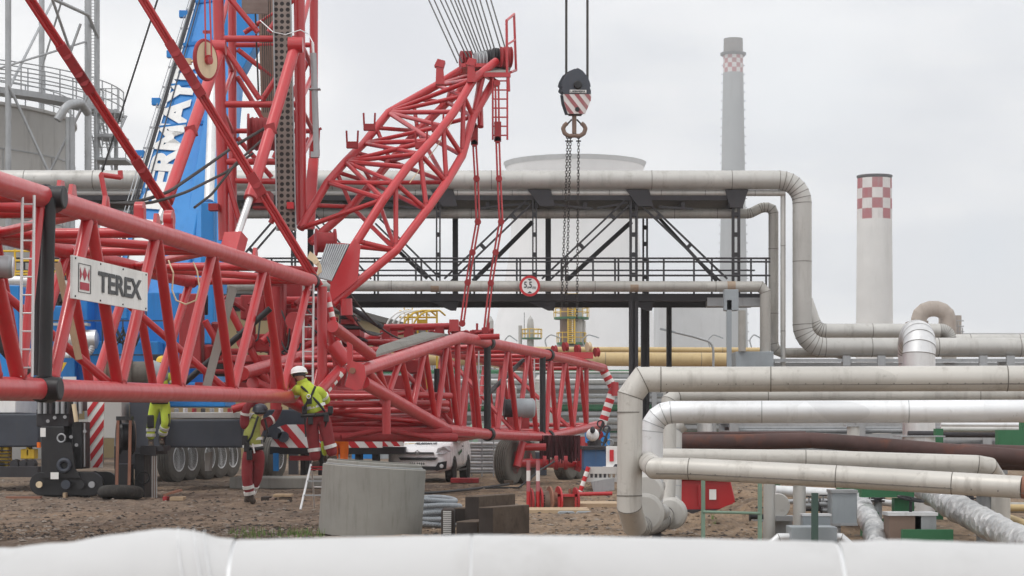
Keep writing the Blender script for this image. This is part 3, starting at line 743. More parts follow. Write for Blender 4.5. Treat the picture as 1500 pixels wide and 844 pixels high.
tw=thing('column_tower','brown refinery column with a yellow railed platform and ladder, in the middle distance','refinery tower',G(837,210))
D=210
def zz(py): return P(0,py,D).z
for px,r in((829,.62),(846,.5),(853,.35)):
    c=G(px,D+ (0 if px!=853 else 1)); MB().lathe(c,(0,0,1),[(0,r),(zz(432 if px<850 else 470),r),(zz(430 if px<850 else 468),r*.3)],n=16).build('column',M['brick' if px<840 else 'tank'],tw)
MB().lathe(G(837,D),(0,0,1),[(zz(468),1.8),(zz(465),1.8)],n=16,smooth=False).build('platform',M['green'],tw)
MB().lathe(G(837,D),(0,0,1),[(zz(505),1.5),(zz(502),1.5)],n=16,smooth=False).build('platform',M['green'],tw)
def cage(z0,R_,h,par,mat,cx,n=14):
    mm=MB()
    for k in range(n):
        a=2*math.pi*k/n; p=V(cx.x+R_*math.cos(a),cx.y+R_*math.sin(a),z0); mm.tube(p,p+V(0,0,h),.04,n=5)
    for q in(.5,1): mm.torus(V(cx.x,cx.y,z0+h*q),(0,0,1),R_,.045,n=n,k=5)
    mm.build('railing',mat,par)
cage(zz(465),1.8,1.0,tw,M['yellow'],G(837,D)); cage(zz(446),1.2,1,tw,M['yellow'],G(837,D)); cage(zz(502),1.5,1,tw,M['yellow'],G(837,D))
ladder_mb(V(G(837,D-1.6).x,D-1.6,zz(505)),V(G(837,D-1.6).x,D-1.6,zz(432)),(1,0,0),.7,24,.06,.05).build('ladder',M['yellow'],tw)
MB().box((G(815,D).x,D-.5,0),(G(862,D).x,D+.5,zz(506))).build('base_frame',M['steel'],tw)
ts=thing('vessel_tower','small domed brown vessel on a railed platform left of the taller refinery column','refinery vessel',G(777,215))
D=215
MB().lathe(G(777,D),(0,0,1),[(0,.36),(zz(475),.36),(zz(468),.28),(zz(464),.1),(zz(462),.02)],n=16).build('vessel',M['tank'],ts)
MB().lathe(G(779,D),(0,0,1),[(zz(497),1.05),(zz(495),1.05)],n=14,smooth=False).build('platform',M['green'],ts); cage(zz(495),1.05,.9,ts,M['yellow'],G(779,D))
MB().lathe(G(762,D),(0,0,1),[(0,.2),(zz(477),.2)],n=10).build('stack',M['tank'],ts)
tube1('mast',V(G(768,D).x,D,zz(497)),V(G(768,D).x,D,zz(458)),.03,M['dark'],ts)
tt=MB().lathe(G(717,220),(0,0,1),[(0,.45),(P(0,470,220).z,.45),(P(0,464,220).z,.2),(P(0,462,220).z,0)],n=14)
tt.build('process_column',M['tank'],label='small domed brown column just above the right lattice boom, by the pendant bars',cat='column')
def lamp(label,px,d,pyh,pxh,pyt):
    t=thing('street_lamp',label,'street lamp',G(px,d))
    MB().path(bend([G(px,d),P(px,pyt+18,d),P(px-4,pyt+8,d),P((px+pxh)/2,pyt,d),P(pxh,pyh,d)],1.0,3),.045,n=8).build('pole',M['steel'],t)
    dr=(P(pxh,pyh,d)-P((px+pxh)/2,pyt,d)).normalized()
    MB().bar(P(pxh,pyh,d)-dr*.1,P(pxh,pyh,d)+dr*.5,.2,.07).build('lamp_head',M['greybox'],t)
lamp('tall curved street lamp right of the dark bridge leg',1045,80,486,985,493)
lamp('small street lamp on a short pole right of the column tower',856,150,492,868,490)
lamp('small street lamp between the two refinery towers',801,150,492,812,490)
lamp('small street lamp left of the domed vessel',742,150,494,750,491)
lamp('small street lamp beside the grey cabin under the bridge',1040,150,492,1050,490)
lamp('street lamp above the right end of the ochre pipeline',1101,140,492,1108,490)
# ---------------------------------------------------------------- near pipes on the right
def legpipe(label,px,d,py,r,mat='clad'):
    t=thing('support_post',label,'pipe support',G(px,d))
    MB().path([V(G(px,d).x,d,-.1),P(px,py,d)],r,n=18,band=1.1,bw=.006).build('post',[M[mat],M['seam']],t)
    MB().box(V(G(px,d).x-r*1.4,d-r*1.2,P(0,py,d).z),V(G(px,d).x+r*1.4,d+r*1.2,P(0,py,d).z+.02)).build('cap_plate',M['steel'],t)
    return t
# 1: expansion loop of the big beige pipe
pts=[P(1620,554,23.4),P(968,556,24),P(941,556,24),P(923,580,24),P(922,742,24),P(930,771,24.35),P(940,772,25),P(966,765,27.6),P(977,752,28),P(979,700,28.2),P(980,588,28.4),P(992,579,28.5),P(1620,579,28)]
pl=thing('expansion_loop','big beige insulated pipe looping down and back up, nearest of the right hand pipes','pipe',P(922,790,24))
MB().path(pts[:6],.147,n=24,band=1.9,bw=.006).build('front_pipe',[M['beige'],M['seam']],pl)
mm=MB(); mm.path(pts[5:9],.135,n=24,band=.16,bw=.012,skipmitre=False).build('lower_bend',[M['beige2'],M['dark']],pl)
MB().path(pts[8:],.105,n=20,band=2.2,bw=.006).build('rear_pipe',[M['beige2'],M['seam']],pl)
for (c,ax,r_) in ((P(944,752,25.0),(.12,1,0),.245),(P(947,720,25.6),(.12,1,0),.22),(P(983,752,27.9),(.35,1,0),.22),(P(950,676,26),(.2,1,.1),.19)):
    MB().lathe(c,ax,[(-.06,r_*.82),(-.045,r_),(.045,r_),(.06,r_*.82)],n=32).build('bend_cover',M['clad'],pl)
MB().box(P(957,765,27),P(966,800,27.3)).build('saddle',M['dark'],pl)
for a_,b_,r_ in((P(975,556,24)+V(0,0,0),P(1620,554,23.4),.147),(P(990,603.3,25.7),P(1640,602,25),.14)):
    MB().bar(a_+V(0,-r_*.90,-r_*.45),b_+V(0,-r_*.90,-r_*.45),.006,.012).build('lap_seam',M['seam'],pl)
    for i in range(26):
        q_=a_.lerp(b_,i/25)+V(0,-r_*.93,-r_*.40); MB().tube(q_,q_-V(0,.006,0),.008,n=6).build('rivet',M['seam'],pl)
# straps on vertical leg
mm=MB()
for py in(604,726): mm.tube(P(922,py-.8,24),P(922,py+.8,24),.152,n=24)
mm.build('strap',M['seam'],pl)
# 2: bright grey pipe
pl=thing('expansion_loop','bright silvery white insulated pipe bending down behind the big beige one','pipe',P(955,790,25.5))
pts=bend([P(1640,602,25),P(955,604,25.7),P(955,735,25.7)],.24,4)
MB().path(pts,.14,n=24,band=1.5,bw=.005).build('front_pipe',[M['light'],M['steel']],pl)
MB().path([P(955,735,25.7),P(962,752,26.3),P(972,750,28.5),P(986,735,29.2),P(987,628,29.4),P(1000,620,29.4)],.12,n=20,band=.5,bw=.006).build('rear_pipe',[M['clad'],M['steel']],pl)
MB().lathe(P(955,712,25.7),(0,0,1),[(-.05,.16),(0,.17),(.05,.16)],n=24).build('strap',M['clad'],pl)
# 3: rusty pipes
pipe('rusty dark brown pipe sagging across the middle of the right hand pipes',[P(965,648,30.5),P(1080,648,30.5),P(1190,645,30.3),P(1255,650,30),P(1420,664,29.4),P(1640,682,28.8)],.118,'rust',band=None)
pipe('thin dark pipe resting just above the rusty one',[P(968,637,31),P(1180,636,31)],.045,'rust',band=None)
pipe('thick black brown pipe at the right edge behind the mitred beige end',[P(1408,668,31),P(1640,676,30.5)],.19,'rust',band=None)
# 4: second beige with mitred end
pipe('beige pipe ending in a mitred bend pointing down, behind the lowest one',[P(950,660,26.8),P(962,671,26.6),P(1180,673,26.5),P(1432,681,26.2),P(1448,684,26.2),P(1466,712,26.8),P(1466,790,26.8)],.124,'beige',band=2.0,bw=.005)
# 5: front low pipe
lp=thing('insulated_pipe','lowest pale pipe with a lengthwise seam and rust at its right edge, sloping gently down','pipe',P(1230,790,22.5))
pa=[P(948,676,24.2),P(960,686,23),P(1010,687,22.9),P(1225,698,22.5),P(1395,708,22.2),P(1497,714,21.9)]
MB().path(pa,.122,n=26,band=1.55,bw=.005).build('cladding',[M['beige'],M['seam']],lp)
MB().path([P(1497,714,21.9),P(1640,722,21.6)],.1215,n=26).build('rusty_end',M['rustbar'],lp)
mm=MB()
for i in range(1,5):
    o_=V(0,-.110,-.058); mm.bar(pa[i]+o_,pa[i+1]+o_,.008,.012)
for i in range(14):
    q=pa[2].lerp(pa[5],i/13)+V(0,-.112,-.052); mm.tube(q,q-V(0,.008,0),.010,n=6)
mm.build('lengthwise_seam',M['seam'],lp)
MB().tube(P(1105,692.2,22.8),P(1108,692.4,22.8),.1235,n=26).build('weld_ring',M['tan'],lp)
for px,d,py,r,mt in((1127,26.4,694,.075,'clad'),(1171,26.5,704,.082,'clad'),(1446,27,726,.14,'steel'),(1250,33,625,.1,'clad'),(1346,33,640,.26,'silver')):
    lab={1127:'narrow pale support post under the low pipe beside the pale green rail',1171:'support post under the low pipe between the spoil heap and the grey cabinet',
    1446:'wide dark support stub under the rusty right end of the low pipe',1250:'thin white post behind the bright pipe',1346:'wide silver wrapped column below the silver arch'}[px]
    legpipe(lab,px,d,py,r,mt)
# silver arch
pts=[P(1346,700,41)]+[P(1346,520,41)]+[V(P(1346,520,41).x+.02*k, 41+ .75*(1-math.cos(math.pi*k/10)), P(1346,520,41).z+.42*math.sin(math.pi*k/10)) for k in range(1,10)]+[P(1348,640,42.5)]
MB().path(pts,.325,n=28,band=.45,bw=.008).build('arched_pipe',[M['silver'],M['seam']],label='wide silver segmented pipe arching over backwards, right of centre of the pipe field',cat='pipe')
# thin horizontals under bright pipe
for i,(y,d,r,mt) in enumerate(((622,36,.05,'light'),(629,34,.045,'clad'),(612,48,.07,'dark'),(636,38,.06,'dark'))):
    pipe(['thin pale pipe just under the bright silvery one','second thin grey pipe under the bright silvery one','thin dark pipe in the shade behind the bright silvery one','dark pipe low behind the rusty one'][i],[P((1378,1378,1190,1330)[i],y,d),P(1620,y+1,d)],r,mt,band=None)
# green steelwork
gs=thing('green_steelwork','green painted steel frame between the crinkled foil pipes','steel frame',G(1295,28))
mm=MB(); mm.box(P(1262,712,28.2),P(1335,728,28.4)); mm.build('beam',M['green'],gs)
MB().box(V(P(1296,0,28).x,28,0),P(1306,760,28.2)).build('post',M['green'],gs)
MB().box(V(P(1262,0,28.6).x,28.5,0),P(1284,750,28.7)).build('plate',M['green'],gs)
MB().box(P(1310,730,28.3),P(1335,752,28.5)).build('plate',M['green'],gs)
MB().box(P(1228,715,29.5),P(1262,745,29.7)).build('plate',M['green'],gs)
MB().box(P(1300,752,28.1),P(1330,800,28.4)).build('plate',M['green'],gs)
gs=thing('green_steelwork','green beam and post holding the pipes at the right edge of the picture','steel frame',G(1480,33))
MB().box(P(1462,630,33),P(1640,654,33.2)).build('beam',M['green'],gs)
MB().box(V(P(1371,0,33.6).x,33.6,0),P(1378,628,33.8)).build('post',M['green'],gs)
MB().box(V(P(1520,0,33.6).x,33.3,0),P(1530,628,33.6)).build('post',M['green'],gs)
MB().box(P(1378,655,33.4),P(1470,660,33.6)).build('beam',M['green'],gs)
MB().box(P(1497,604,33),P(1640,630,33.2)).build('plate',M['green'],gs)
# control cabinets
cb=thing('control_cabinet','tall light grey control cabinet hanging in front of the wrinkled pipe','cabinet',G(1233,26.5))
MB().box(P(1219,722,26.4),P(1248,766,26.8)).build('housing',M['greybox'],cb,bevel=.01)
MB().box(P(1218,718,26.38),P(1249,721,26.8)).build('lid',M['steel'],cb); MB().box(P(1219,766.5,26.38),P(1249,768,26.8)).build('base_lip',M['steel'],cb)
MB().path(bend([P(1226,768,26.6),P(1226,790,26.6),P(1240,800,26.6)],.05,3),.05,n=12,band=.08,bw=.01).build('conduit',[M['light'],M['steel']],cb)
cb=thing('control_cabinet','wide low grey cabinet with silver elbows at both sides, just above the foreground pipe','cabinet',G(1188,25.5))
MB().box(P(1159,772,25.4),P(1217,806,25.9)).build('housing',M['greybox'],cb,bevel=.01)
MB().box(V(P(1190,0,25.2).x,25.2,0),P(1197,722,25.3)).build('post',M['darkgreen'],cb)
for s_,x0,x1,x2 in((1,1158,1141,1127),(-1,1218,1232,1246)):
    MB().path([P(x0,787,25.6),P(x1,787,25.6),P(x2,799,25.6),P(x2,830,25.6)],.05,n=14,band=.2,bw=.004).build('elbow',[M['light'],M['seam']],cb)
for k,(x0,x1) in enumerate(((1176,1188),(1198,1213))):
    cb=thing('terminal_box',['small grey terminal box left of the dark green post','small grey terminal box right of the dark green post'][k],'terminal box',G((x0+x1)/2,26))
    MB().box(P(x0,755,26),P(x1,771,26.2)).build('housing',M['greybox'],cb,bevel=.006); MB().box(P(x0-1,753,25.98),P(x1+1,755,26.2)).build('lid',M['light'],cb)
# valves behind
for k,(px,py) in enumerate(((1185,741),(1206,739),(1216,748),(1112,757))):
    vt=thing('valve',['small valve left of the dark green post, under the low pipe','small valve right of the dark green post, under the low pipe','small valve against the side of the tall cabinet','dark stub valve beside the narrow support post'][k],'valve',P(px,py+8,27))
    c=P(px,py,27); MB().tube(c-V(.12,0,0),c+V(.12,0,0),.035,n=10).build('body',M['steel' if k<3 else 'dark'],vt)
    for s_ in(-1,1): MB().tube(c+V(s_*.12-.01,0,0),c+V(s_*.12+.01,0,0),.06,n=12).build('flange',M['dark'],vt)
    tube1('stem',c,c+V(0,0,.12),.012,M['steel'],vt,8); MB().torus(c+V(0,0,.12),(0,0,1),.05,.008,n=14,k=6).build('handwheel',M['black'],vt)
pipe('short silver pipe behind the two support posts',[P(1136,719,28.5),P(1218,723,28.5),P(1226,745,28.5)],.075,'light',band=.5)
MB().lathe(P(1139,741,27.6),(0,1,0),[(-.03,.16),(0,.17),(.03,.16)],n=24).build('round_cover',M['clad'],label='round pale disc cover behind the narrow support post',cat='cover')
MB().box(P(1105,756,27.5),P(1160,762,27.8)).build('steel_beam',M['steel'],label='low rusty grey beam between the support posts',cat='beam')
MB().box(P(1120,762,27.8),P(1158,800,28)).build('steel_plate',M['steel'],label='dull grey upright plate below the low beam',cat='plate')
for k,(x0,y0,x1,y1,d,r,mt,lb_) in enumerate((
  (1150,735,1222,733,29.5,.035,'steel','thin grey pipe between the support posts, above the terminal boxes'),
  (1176,746,1222,746,29,.03,'dark','thin dark pipe just above the grey terminal boxes'),
  (1262,733,1340,741,30.5,.05,'light','thin pale pipe crossing behind the green steelwork'),
  (1286,700,1286,800,30,.06,'greybox','slim grey upright pipe beside the green plate'),
  (1268,700,1268,800,30.4,.04,'steel','slim upright pipe left of the green frame post'),
  (1395,790,1480,700,33,.05,'steel','thin steel pipe rising behind the wide crinkled foil pipe'),
  (1404,742,1500,744,33,.09,'beige2','short beige pipe low behind the wide crinkled foil pipe'),
  (1420,700,1420,800,33.4,.07,'dark','dark upright post behind the wide crinkled foil pipe'))):
    a_,b_=P(x0,y0,d),P(x1,y1,d); m_=MB().tube(a_,b_,r,n=14); dv_=(b_-a_).normalized()
    for u in(.3,.34,.7): q_=a_.lerp(b_,u); m_.tube(q_-dv_*.012,q_+dv_*.012,r*1.7,n=14,mi=1)
    m_.build('pipe',[M[mt],M['dark']],label=lb_,cat='pipe')
# foil lagged pipes
def wrinkled(label,pts,r,amp=.12,step=.09,mat='foil'):
    P_=bend(pts,.3,3); out=[]; rs=[]; L=0
    q=[]
    for a,b in zip(P_,P_[1:]):
        n=max(1,int((b-a).length/step))
        for i in range(n): q.append(a.lerp(b,i/n))
    q.append(P_[-1])
    rg=random.Random(len(label))
    rs=[r*(1+rg.uniform(-amp,amp)) for _ in q]
    m=MB().path(q,rs,n=26,band=None)
    for i,v in enumerate(m.v):
        k=noise.noise(v*7)*r*.14; c=min(q,key=lambda p:(p-v).length_squared); m.v[i]=v+(v-c).normalized()*k
    return m.build('lagged_pipe',M[mat],label=label,cat='pipe')
wrinkled('wide crinkled silver foil pipe running diagonally out to the lower right corner',[P(1330,700,31),P(1390,738,27),P(1500,796,23),P(1600,850,20)],.17,.07,.12)
wrinkled('narrower pale wrinkled pipe running down beside the green frame',[P(1246,712,32),P(1262,742,29),P(1280,775,26.5),P(1290,830,24.5)],.14,.09,.07)
pipe('thin copper coloured pipe behind the crinkled foil pipe',[P(1383,722,31),P(1440,748,28.5),P(1470,757,27.5),P(1560,790,25)],.06,'tan',band=None)
pipe('second copper coloured pipe under the right end of the low pipe',[P(1464,744,29),P(1600,744,29)],.05,'tan',band=None)
# handwheel cabinet
hb=thing('valve_cabinet','stained brown and grey cabinet with a dark handwheel on top','cabinet',G(1332,26))
MB().box(P(1303,754,25.6),P(1340,810,26)).build('rusty_side',M['brick'],hb); MB().box(P(1340.5,754,25.6),P(1362,810,26)).build('grey_side',M['steel'],hb)
MB().box(P(1301,751,25.58),P(1364,753.7,26)).build('lid',M['light'],hb)
MB().box(P(1322,776,25.3),P(1394,806,25.4)).build('green_plate',M['green'],hb)
c=P(1334,731,25.8); tube1('stem',P(1334,752,25.8),P(1334,729,25.8),.02,M['black'],hb)
w_=MB().torus(c,(.18,-.1,1),.16,.014,n=26,k=8); 
for k in range(5): w_.tube(c,c+V(math.cos(k*1.256)*.155,math.sin(k*1.256)*.155,-.028*math.cos(k*1.256)),.01,n=6)
w_.build('handwheel',M['black'],hb)
# pale green railing + red container
gr=thing('guard_railing','pale green rusty guard railing in front of the spoil heap','railing',G(1070,26))
for px in(1030,1113): MB().box(V(P(px-2.5,0,26).x,26,-.1),P(px+2.5,700,26.05)).build('post',M['palegreen'],gr)
for py in (750,): MB().tube(P(1030,py,26),P(1113,py+2,26),.018,n=8).build('rail',M['palegreen'],gr)
rc=thing('red_skip','red steel container with a slanted right side and a small paper notice','container',G(1035,35.5,.2))
MB().prism([P(990,748,35.4),P(1078,746,35.4),P(1076,728,35.4),P(1070,703,35.4),P(990,703,35.4)],(0,1.6,0)).build('body',M['red'],rc,bevel=.02)
MB().prism([P(988,700,35.3),P(1070,700,35.3),P(1070,703,35.3),P(988,703,35.3)],(0,1.7,0)).build('rim',M['red2'],rc)
MB().box(P(1039,717,35.36),P(1049,732,35.38)).build('notice',M['paperwhite'],rc)
MB().box(P(1023,712,35.3),P(1028,740,35.36)).build('latch',M['red2'],rc)
MB().box(P(985,747,35.2),P(1082,750,36.5)).build('skid',M['dark'],rc)
MB().box(P(1128,700,33),P(1137,715,33.5)).build('green_box',M['green'],label='small green box behind the support posts at the top of the heap',cat='box') 
# ---------------------------------------------------------------- foreground pipe
fp=thing('foreground_pipe','blurred white wrapped pipe filling the bottom of the picture','pipe',P(750,1000,5))
prof=[(-260,812),(-120,809),(-40,806),(20,801),(60,797),(100,792),(140,787),(170,784),(200,780),(225,777),(250,775.5),(275,776),(292,778),(308,782),(322,785.5),(335,788.5),(345,790)]
def fpmesh(pr,d0,extra=0,seed=0):
    q=MB(); n=40; rg=[]
    ex=[]
    for (a,ya),(b,yb) in zip(pr,pr[1:]):
        k=max(1,int((b-a)/6)); ex+= [(a+(b-a)*i/k,ya+(yb-ya)*i/k) for i in range(k)]
    ex.append(pr[-1])
    for (x,yt) in ex:
        top=P(x,yt,d0); r=.19; c=top-V(0,0,r); ring=[]
        for i in range(n):
            a=2*math.pi*i/n; v=V(c.x,c.y+math.cos(a)*r,c.z+math.sin(a)*r)
            w1=noise.noise(V(c.x*9+math.sin(a)*1.2,c.z*2,seed+math.cos(a)*1.5)); w2=noise.noise(V(c.x*30,math.sin(a)*2,seed+4))
            v+= (v-c).normalized()*(w1*.006*extra+w2*.0012*extra)
            ring.append(v)
        rg.append(ring)
    for A,B in zip(rg,rg[1:]): q.add(A+B,[(i,n+i,n+(i+1)%n,(i+1)%n) for i in range(n)],0,True)
    # weld duplicate rings for smooth shading
    return q,ex
def weld(o):
    import bmesh
    bm=bmesh.new(); bm.from_mesh(o.data); bmesh.ops.remove_doubles(bm,verts=bm.verts,dist=1e-5); bm.to_mesh(o.data); bm.free()
q,_=fpmesh(prof,5.0,1.6); weld(q.build('wrinkled_wrapping',M['sheet'],fp))
q,_=fpmesh([(349,790.5),(430,789),(560,786),(690,783.5)],5.0,.25,3); weld(q.build('wrapping',M['sheet'],fp))
q,_=fpmesh([(693,783),(850,785),(1050,789.5),(1221,793.5)],5.0,.2,9); weld(q.build('wrapping',M['sheet'],fp))
q,_=fpmesh([(1226,793),(1330,791),(1430,794.5),(1500,797),(1700,801)],5.0,.5,15); weld(q.build('wrapping',M['sheet'],fp))
for x,y in((347,790.5),(691.5,783.8),(1223.5,794)):
    MB().tube(P(x-3,y,5)-V(0,0,.191),P(x+3,y,5)-V(0,0,.191),.1885,n=40).build('tape_joint',M['light'],fp)
# bent seams over the bulge
mm=MB()
for k,(xa,xb) in enumerate(((262,300),(285,330),(300,344))):
    pts=[]
    for i in range(18):
        a=math.pi*.5+math.pi*.55*i/17     # over the top, down the near side
        x=xa+(xb-xa)*(i/17)**1.3; yt=next((y0+(y1-y0)*(x-x0)/(x1-x0) for (x0,y0),(x1,y1) in zip(prof,prof[1:]) if x0<=x<=x1),785)
        c=P(x,yt,5)-V(0,0,.19); pts.append(V(c.x,c.y-math.sin(a-math.pi*.5)*.1945,c.z+math.cos(a-math.pi*.5)*.1945))
    mm.path(pts,.0012,n=6)
mm.build('wrapping_crease',M['light'],fp)
# ---------------------------------------------------------------- left lattice boom section (runs away from the camera)
HB=2.3
def LD(x): return HB*F/(299-.283*x)
def LT(x): return P(x,269+.313*x,LD(x))
def LB(x): return P(x,568+.03*x,LD(x))
ldir=(LT(430)-LT(0)); ldir.z=0; ldir.normalize(); lperp=V(-ldir.y,ldir.x,0)
LW=lperp*2.4
lb=thing('lattice_boom','near red lattice boom section carrying the white name board, entering from the left edge','crane boom',V(LT(200).x,LT(200).y,0))
def chord(par,pts,r,name='chord',mat='pinkred',n=18): return MB().path(pts,r,n=n).build(name,M[mat],par)
chord(lb,[LT(-70),LT(459)],.135); chord(lb,[LB(-70),LB(428)],.128)
chord(lb,[LT(-70)+LW,LT(455)+LW],.13,mat='red'); chord(lb,[LB(-70)+LW,LB(425)+LW],.12,mat='red')
def brace(par,a,b,r=.085,mat='red'):
    d=(b-a).normalized(); L=(b-a).length; m=MB().tube(a+d*.05,b-d*.05,r,n=12)
    if L>.8:
        for s in(.15,L-.15): m.tube(a+d*(s-.012),a+d*(s+.012),r*1.07,n=12,mi=1)
    return m.build('brace',[M[mat],M['red2']],par)
def zig(par,T,B,r=.085,off=V(0,0,0),mat='red'):
    # T,B lists of points: T0-B0-T1-B1...
    seq=[]
    for i in range(max(len(T),len(B))):
        if i<len(T): seq.append(T[i])
        if i<len(B): seq.append(B[i])
    for a,b in zip(seq,seq[1:]): brace(par,a+off,b+off,r,mat)
tn=[LT(x) for x in(-35,131,229,312,387,453)]; bn=[LB(x) for x in(74,174,261,340,413)]
bn0=LB(30)
brace(lb,LT(-40),bn0,.09); brace(lb,bn0,LT(60),.06)
zig(lb,tn[1:],bn[1:],.080); brace(lb,tn[1],bn[0],.082)
brace(lb,LT(-60),LB(-5),.09)
zig(lb,[p+LW for p in tn[1:]],[p+LW for p in bn[1:]],.08); brace(lb,tn[1]+LW,bn[0]+LW,.08); brace(lb,LT(-40)+LW,bn0+LW,.08); brace(lb,bn0+LW,LT(50)+LW,.08)
allx=[-35,58,131,229,312,387,453]
for i,x in enumerate(allx):
    brace(lb,LT(x),LT(x)+LW,.075)
    if i<len(allx)-1:
        brace(lb,LT(x)+(LW if i%2 else V(0,0,0)),LT(allx[i+1])+(V(0,0,0) if i%2 else LW),.07)
for x in(74,174,261,340,413): brace(lb,LB(x),LB(x)+LW,.075)
for xa,xb in((74,174),(174,261),(261,340),(340,413)): brace(lb,LB(xa)+LW,LB(xb),.06)
for xt,xb in((131,174),(312,340)):
    brace(lb,LT(xt)+LW,LB(xb),.06)
# end frame: vertical, diagonals and striped guard tubes
e0=LT(457); e1=LB(457)
tube1('end_post',P(472,420,LD(459)),P(472,590,LD(459)),.10,M['red'],lb)
tube1('end_post',P(404,420,LD(455)),P(404,600,LD(455)),.11,M['red2'],lb)
def striped(name,pts,r,seg,par,a='signred',b='paperwhite'):
    q=[]; 
    m=MB(); pts=[Vector(p) for p in pts]; tot=sum((y-x).length for x,y in zip(pts,pts[1:])); k=0; pos=0
    for x,y in zip(pts,pts[1:]):
        L=(y-x).length; t=0
        while t<L-1e-6:
            t2=min(L,t+seg); m.tube(x.lerp(y,t/L),x.lerp(y,t2/L),r,n=14,mi=k%2,cap=False); k+=1; t=t2
    return m.build(name,[M[a],M[b]],par)
de=LD(462)
tube1('end_brace',P(474,430,de+.15),P(500,545,de+.15),.13,M['red'],lb,16)
tube1('end_brace',P(500,538,de+.15),P(452,592,de-1.2),.10,M['pinkred'],lb,16)
striped('warning_tube',[P(480,436,de),P(505,536,de)],.055,.10,lb)
striped('warning_tube',[P(503,542,de),P(468,584,de-.4)],.075,.10,lb)
# pins and black posts at the section joint
def collar(par,c,ax,r,L,mat='black'): return MB().lathe(c,ax,[(-L/2,r*.9),(-L/2+.02,r),(L/2-.02,r),(L/2,r*.9)],n=20).build('joint_pin',M[mat],par)
for x,Lf in((72,LT),(66,LB)):
    collar(lb,Lf(x),ldir,.165,.34); 
    MB().lathe(Lf(x)+V(.10,-.16,0),lperp,[(-.13,.12),(-.12,.14),(.12,.14),(.12,.09),(.05,.08)],n=18).build('joint_pin',M['black'],lb)
collar(lb,LT(457),ldir,.15,.22)
dj=LD(66)-.12
tube1('joint_post',P(72,290,dj),P(66,552,dj),.082,M['black'],lb,16)
tube1('joint_post',P(57,292,dj+.3),P(54,550,dj+.3),.045,M['dark'],lb,10)
tube1('strut',P(-20,480,dj+.6),P(40,548,dj+.6),.08,M['dark'],lb,12)
ladder_mb(P(38.5,552,dj-.9),P(41.5,286,dj-.9),(1,0,0),.135,10,.017,.011).build('ladder',M['light'],lb)
ladder_mb(P(451,578,de-.9),P(452,416,de-.9),(1,0,0),.19,9,.022,.013).build('ladder',M['light'],lb)
# lugs on top of the chord
for x in(92,109,158,232,376):
    c=LT(x)+V(0,0,.13); MB().prism([c-ldir*.12,c+ldir*.12,c+ldir*.06+V(0,0,.15),c-ldir*.06+V(0,0,.15)],lperp*.05).build('lug',M['red'],lb)
MB().path([LT(158)+V(0,0,.1),P(148,256,LD(158)),],.035,n=10).tube(P(148,256,LD(158)),P(176,260,LD(158)+.3),.035,n=10).tube(P(176,250,LD(158)+.3),P(177,262,LD(158)+.3),.035,n=10).build('cable_guide',M['red'],lb)
for x,r in ((205,.10),(248,.13)):
    c=LT(x)+V(0,0,.26); mm=MB(); mm.lathe(c,lperp,[(-.06,r),(.06,r)],n=16); mm.box(c-V(.07,.1,.26),c+V(.07,.1,0)); mm.build('lug',M['red'],lb)
# flat bars inside the boom
MB().bar(P(84,385,LD(120)+1.2),P(116,527,LD(120)+1.2),.085,.05,up=(0,1,0)).build('flat_strut',M['ply'],lb)
MB().bar(P(342,420,LD(300)+1.5),P(303,566,LD(300)+1.5),.03,.14,up=(1,0,0)).build('flat_strut',M['concrete'],lb)
tube1('strut',P(396,452,LD(330)+1.9),P(262,568,LD(330)+1.9),.055,M['black'],lb,10)
# hanging loop of cable
MB().path([P(247+0,382,LD(250)+.2),P(254,400,29.8),P(252,425,29.8),P(258,440,29.8),P(272,446,29.8),P(287,440,29.8),P(292,420,29.8),P(289,398,29.8),P(283,384,29.8)],.012,n=6).build('cable_loop',M['cream'],lb)
# name board
def onface(px,py,off=.2):
    r=V((px-750)/F,1,(HZ-py)/F); Q=LT(0)-lperp*off-V(0,0,EYE)
    d=(lperp.x*Q.x+lperp.y*Q.y)/(lperp.x*r.x+lperp.y); return P(px,py,d)
nb0=onface(106,437); nbt=onface(106.5,370); nb1=onface(216,456); nbt1=onface(216.5,403)
U=nb1-nb0; W=(nbt-nb0+nbt1-nb1)/2; nrm=U.cross(W).normalized()
sb=MB(); sb.add([nb0,nb1,nb1+W,nb0+W,nb0-nrm*.03,nb1-nrm*.03,nb1+W-nrm*.03,nb0+W-nrm*.03],[(0,1,2,3),(7,6,5,4),(0,4,5,1),(1,5,6,2),(2,6,7,3),(3,7,4,0)])
sbo=sb.build('name_board',M['paperwhite'],lb)
text('lettering','TEREX',nb0+U*.31+W*.26+nrm*.006,U*.59,W*.50,M['ink'],sbo,.006,.028)
em=MB(); eo=nb0+U*.065+W*.17; eu=U*.155; ew=W*.68
def ep(u,v,k=.006): return eo+eu*u+ew*v+nrm*k
for a,b,c,d in((0,0,1,.025),(0,.975,1,1),(0,.025,.05,.975),(.95,.025,1,.975)):
    em.add([ep(a,b),ep(c,b),ep(c,d),ep(a,d)],[(0,1,2,3)],1)
em.add([ep(.13,.1),ep(.87,.1),ep(.87,.36),ep(.13,.36)],[(0,1,2,3)],0)
em.add([ep(.13,.40),ep(.28,.62),ep(.13,.88)],[(0,1,2)],0); em.add([ep(.87,.40),ep(.87,.88),ep(.72,.62)],[(0,1,2)],0)
em.add([ep(.5,.42),ep(.68,.64),ep(.5,.90),ep(.32,.64)],[(0,1,2,3)],0)
em.add([ep(.13,.36),ep(.87,.36),ep(.87,.40),ep(.72,.62),ep(.5,.40),ep(.28,.62),ep(.13,.40)][:0] or [ep(.13,.36,.005),ep(.4,.36,.005),ep(.28,.58,.005)],[(0,1,2)],2)
em.build('emblem',[M['terexred'],M['ink'],M['paperwhite']],sbo)
bm_=MB()
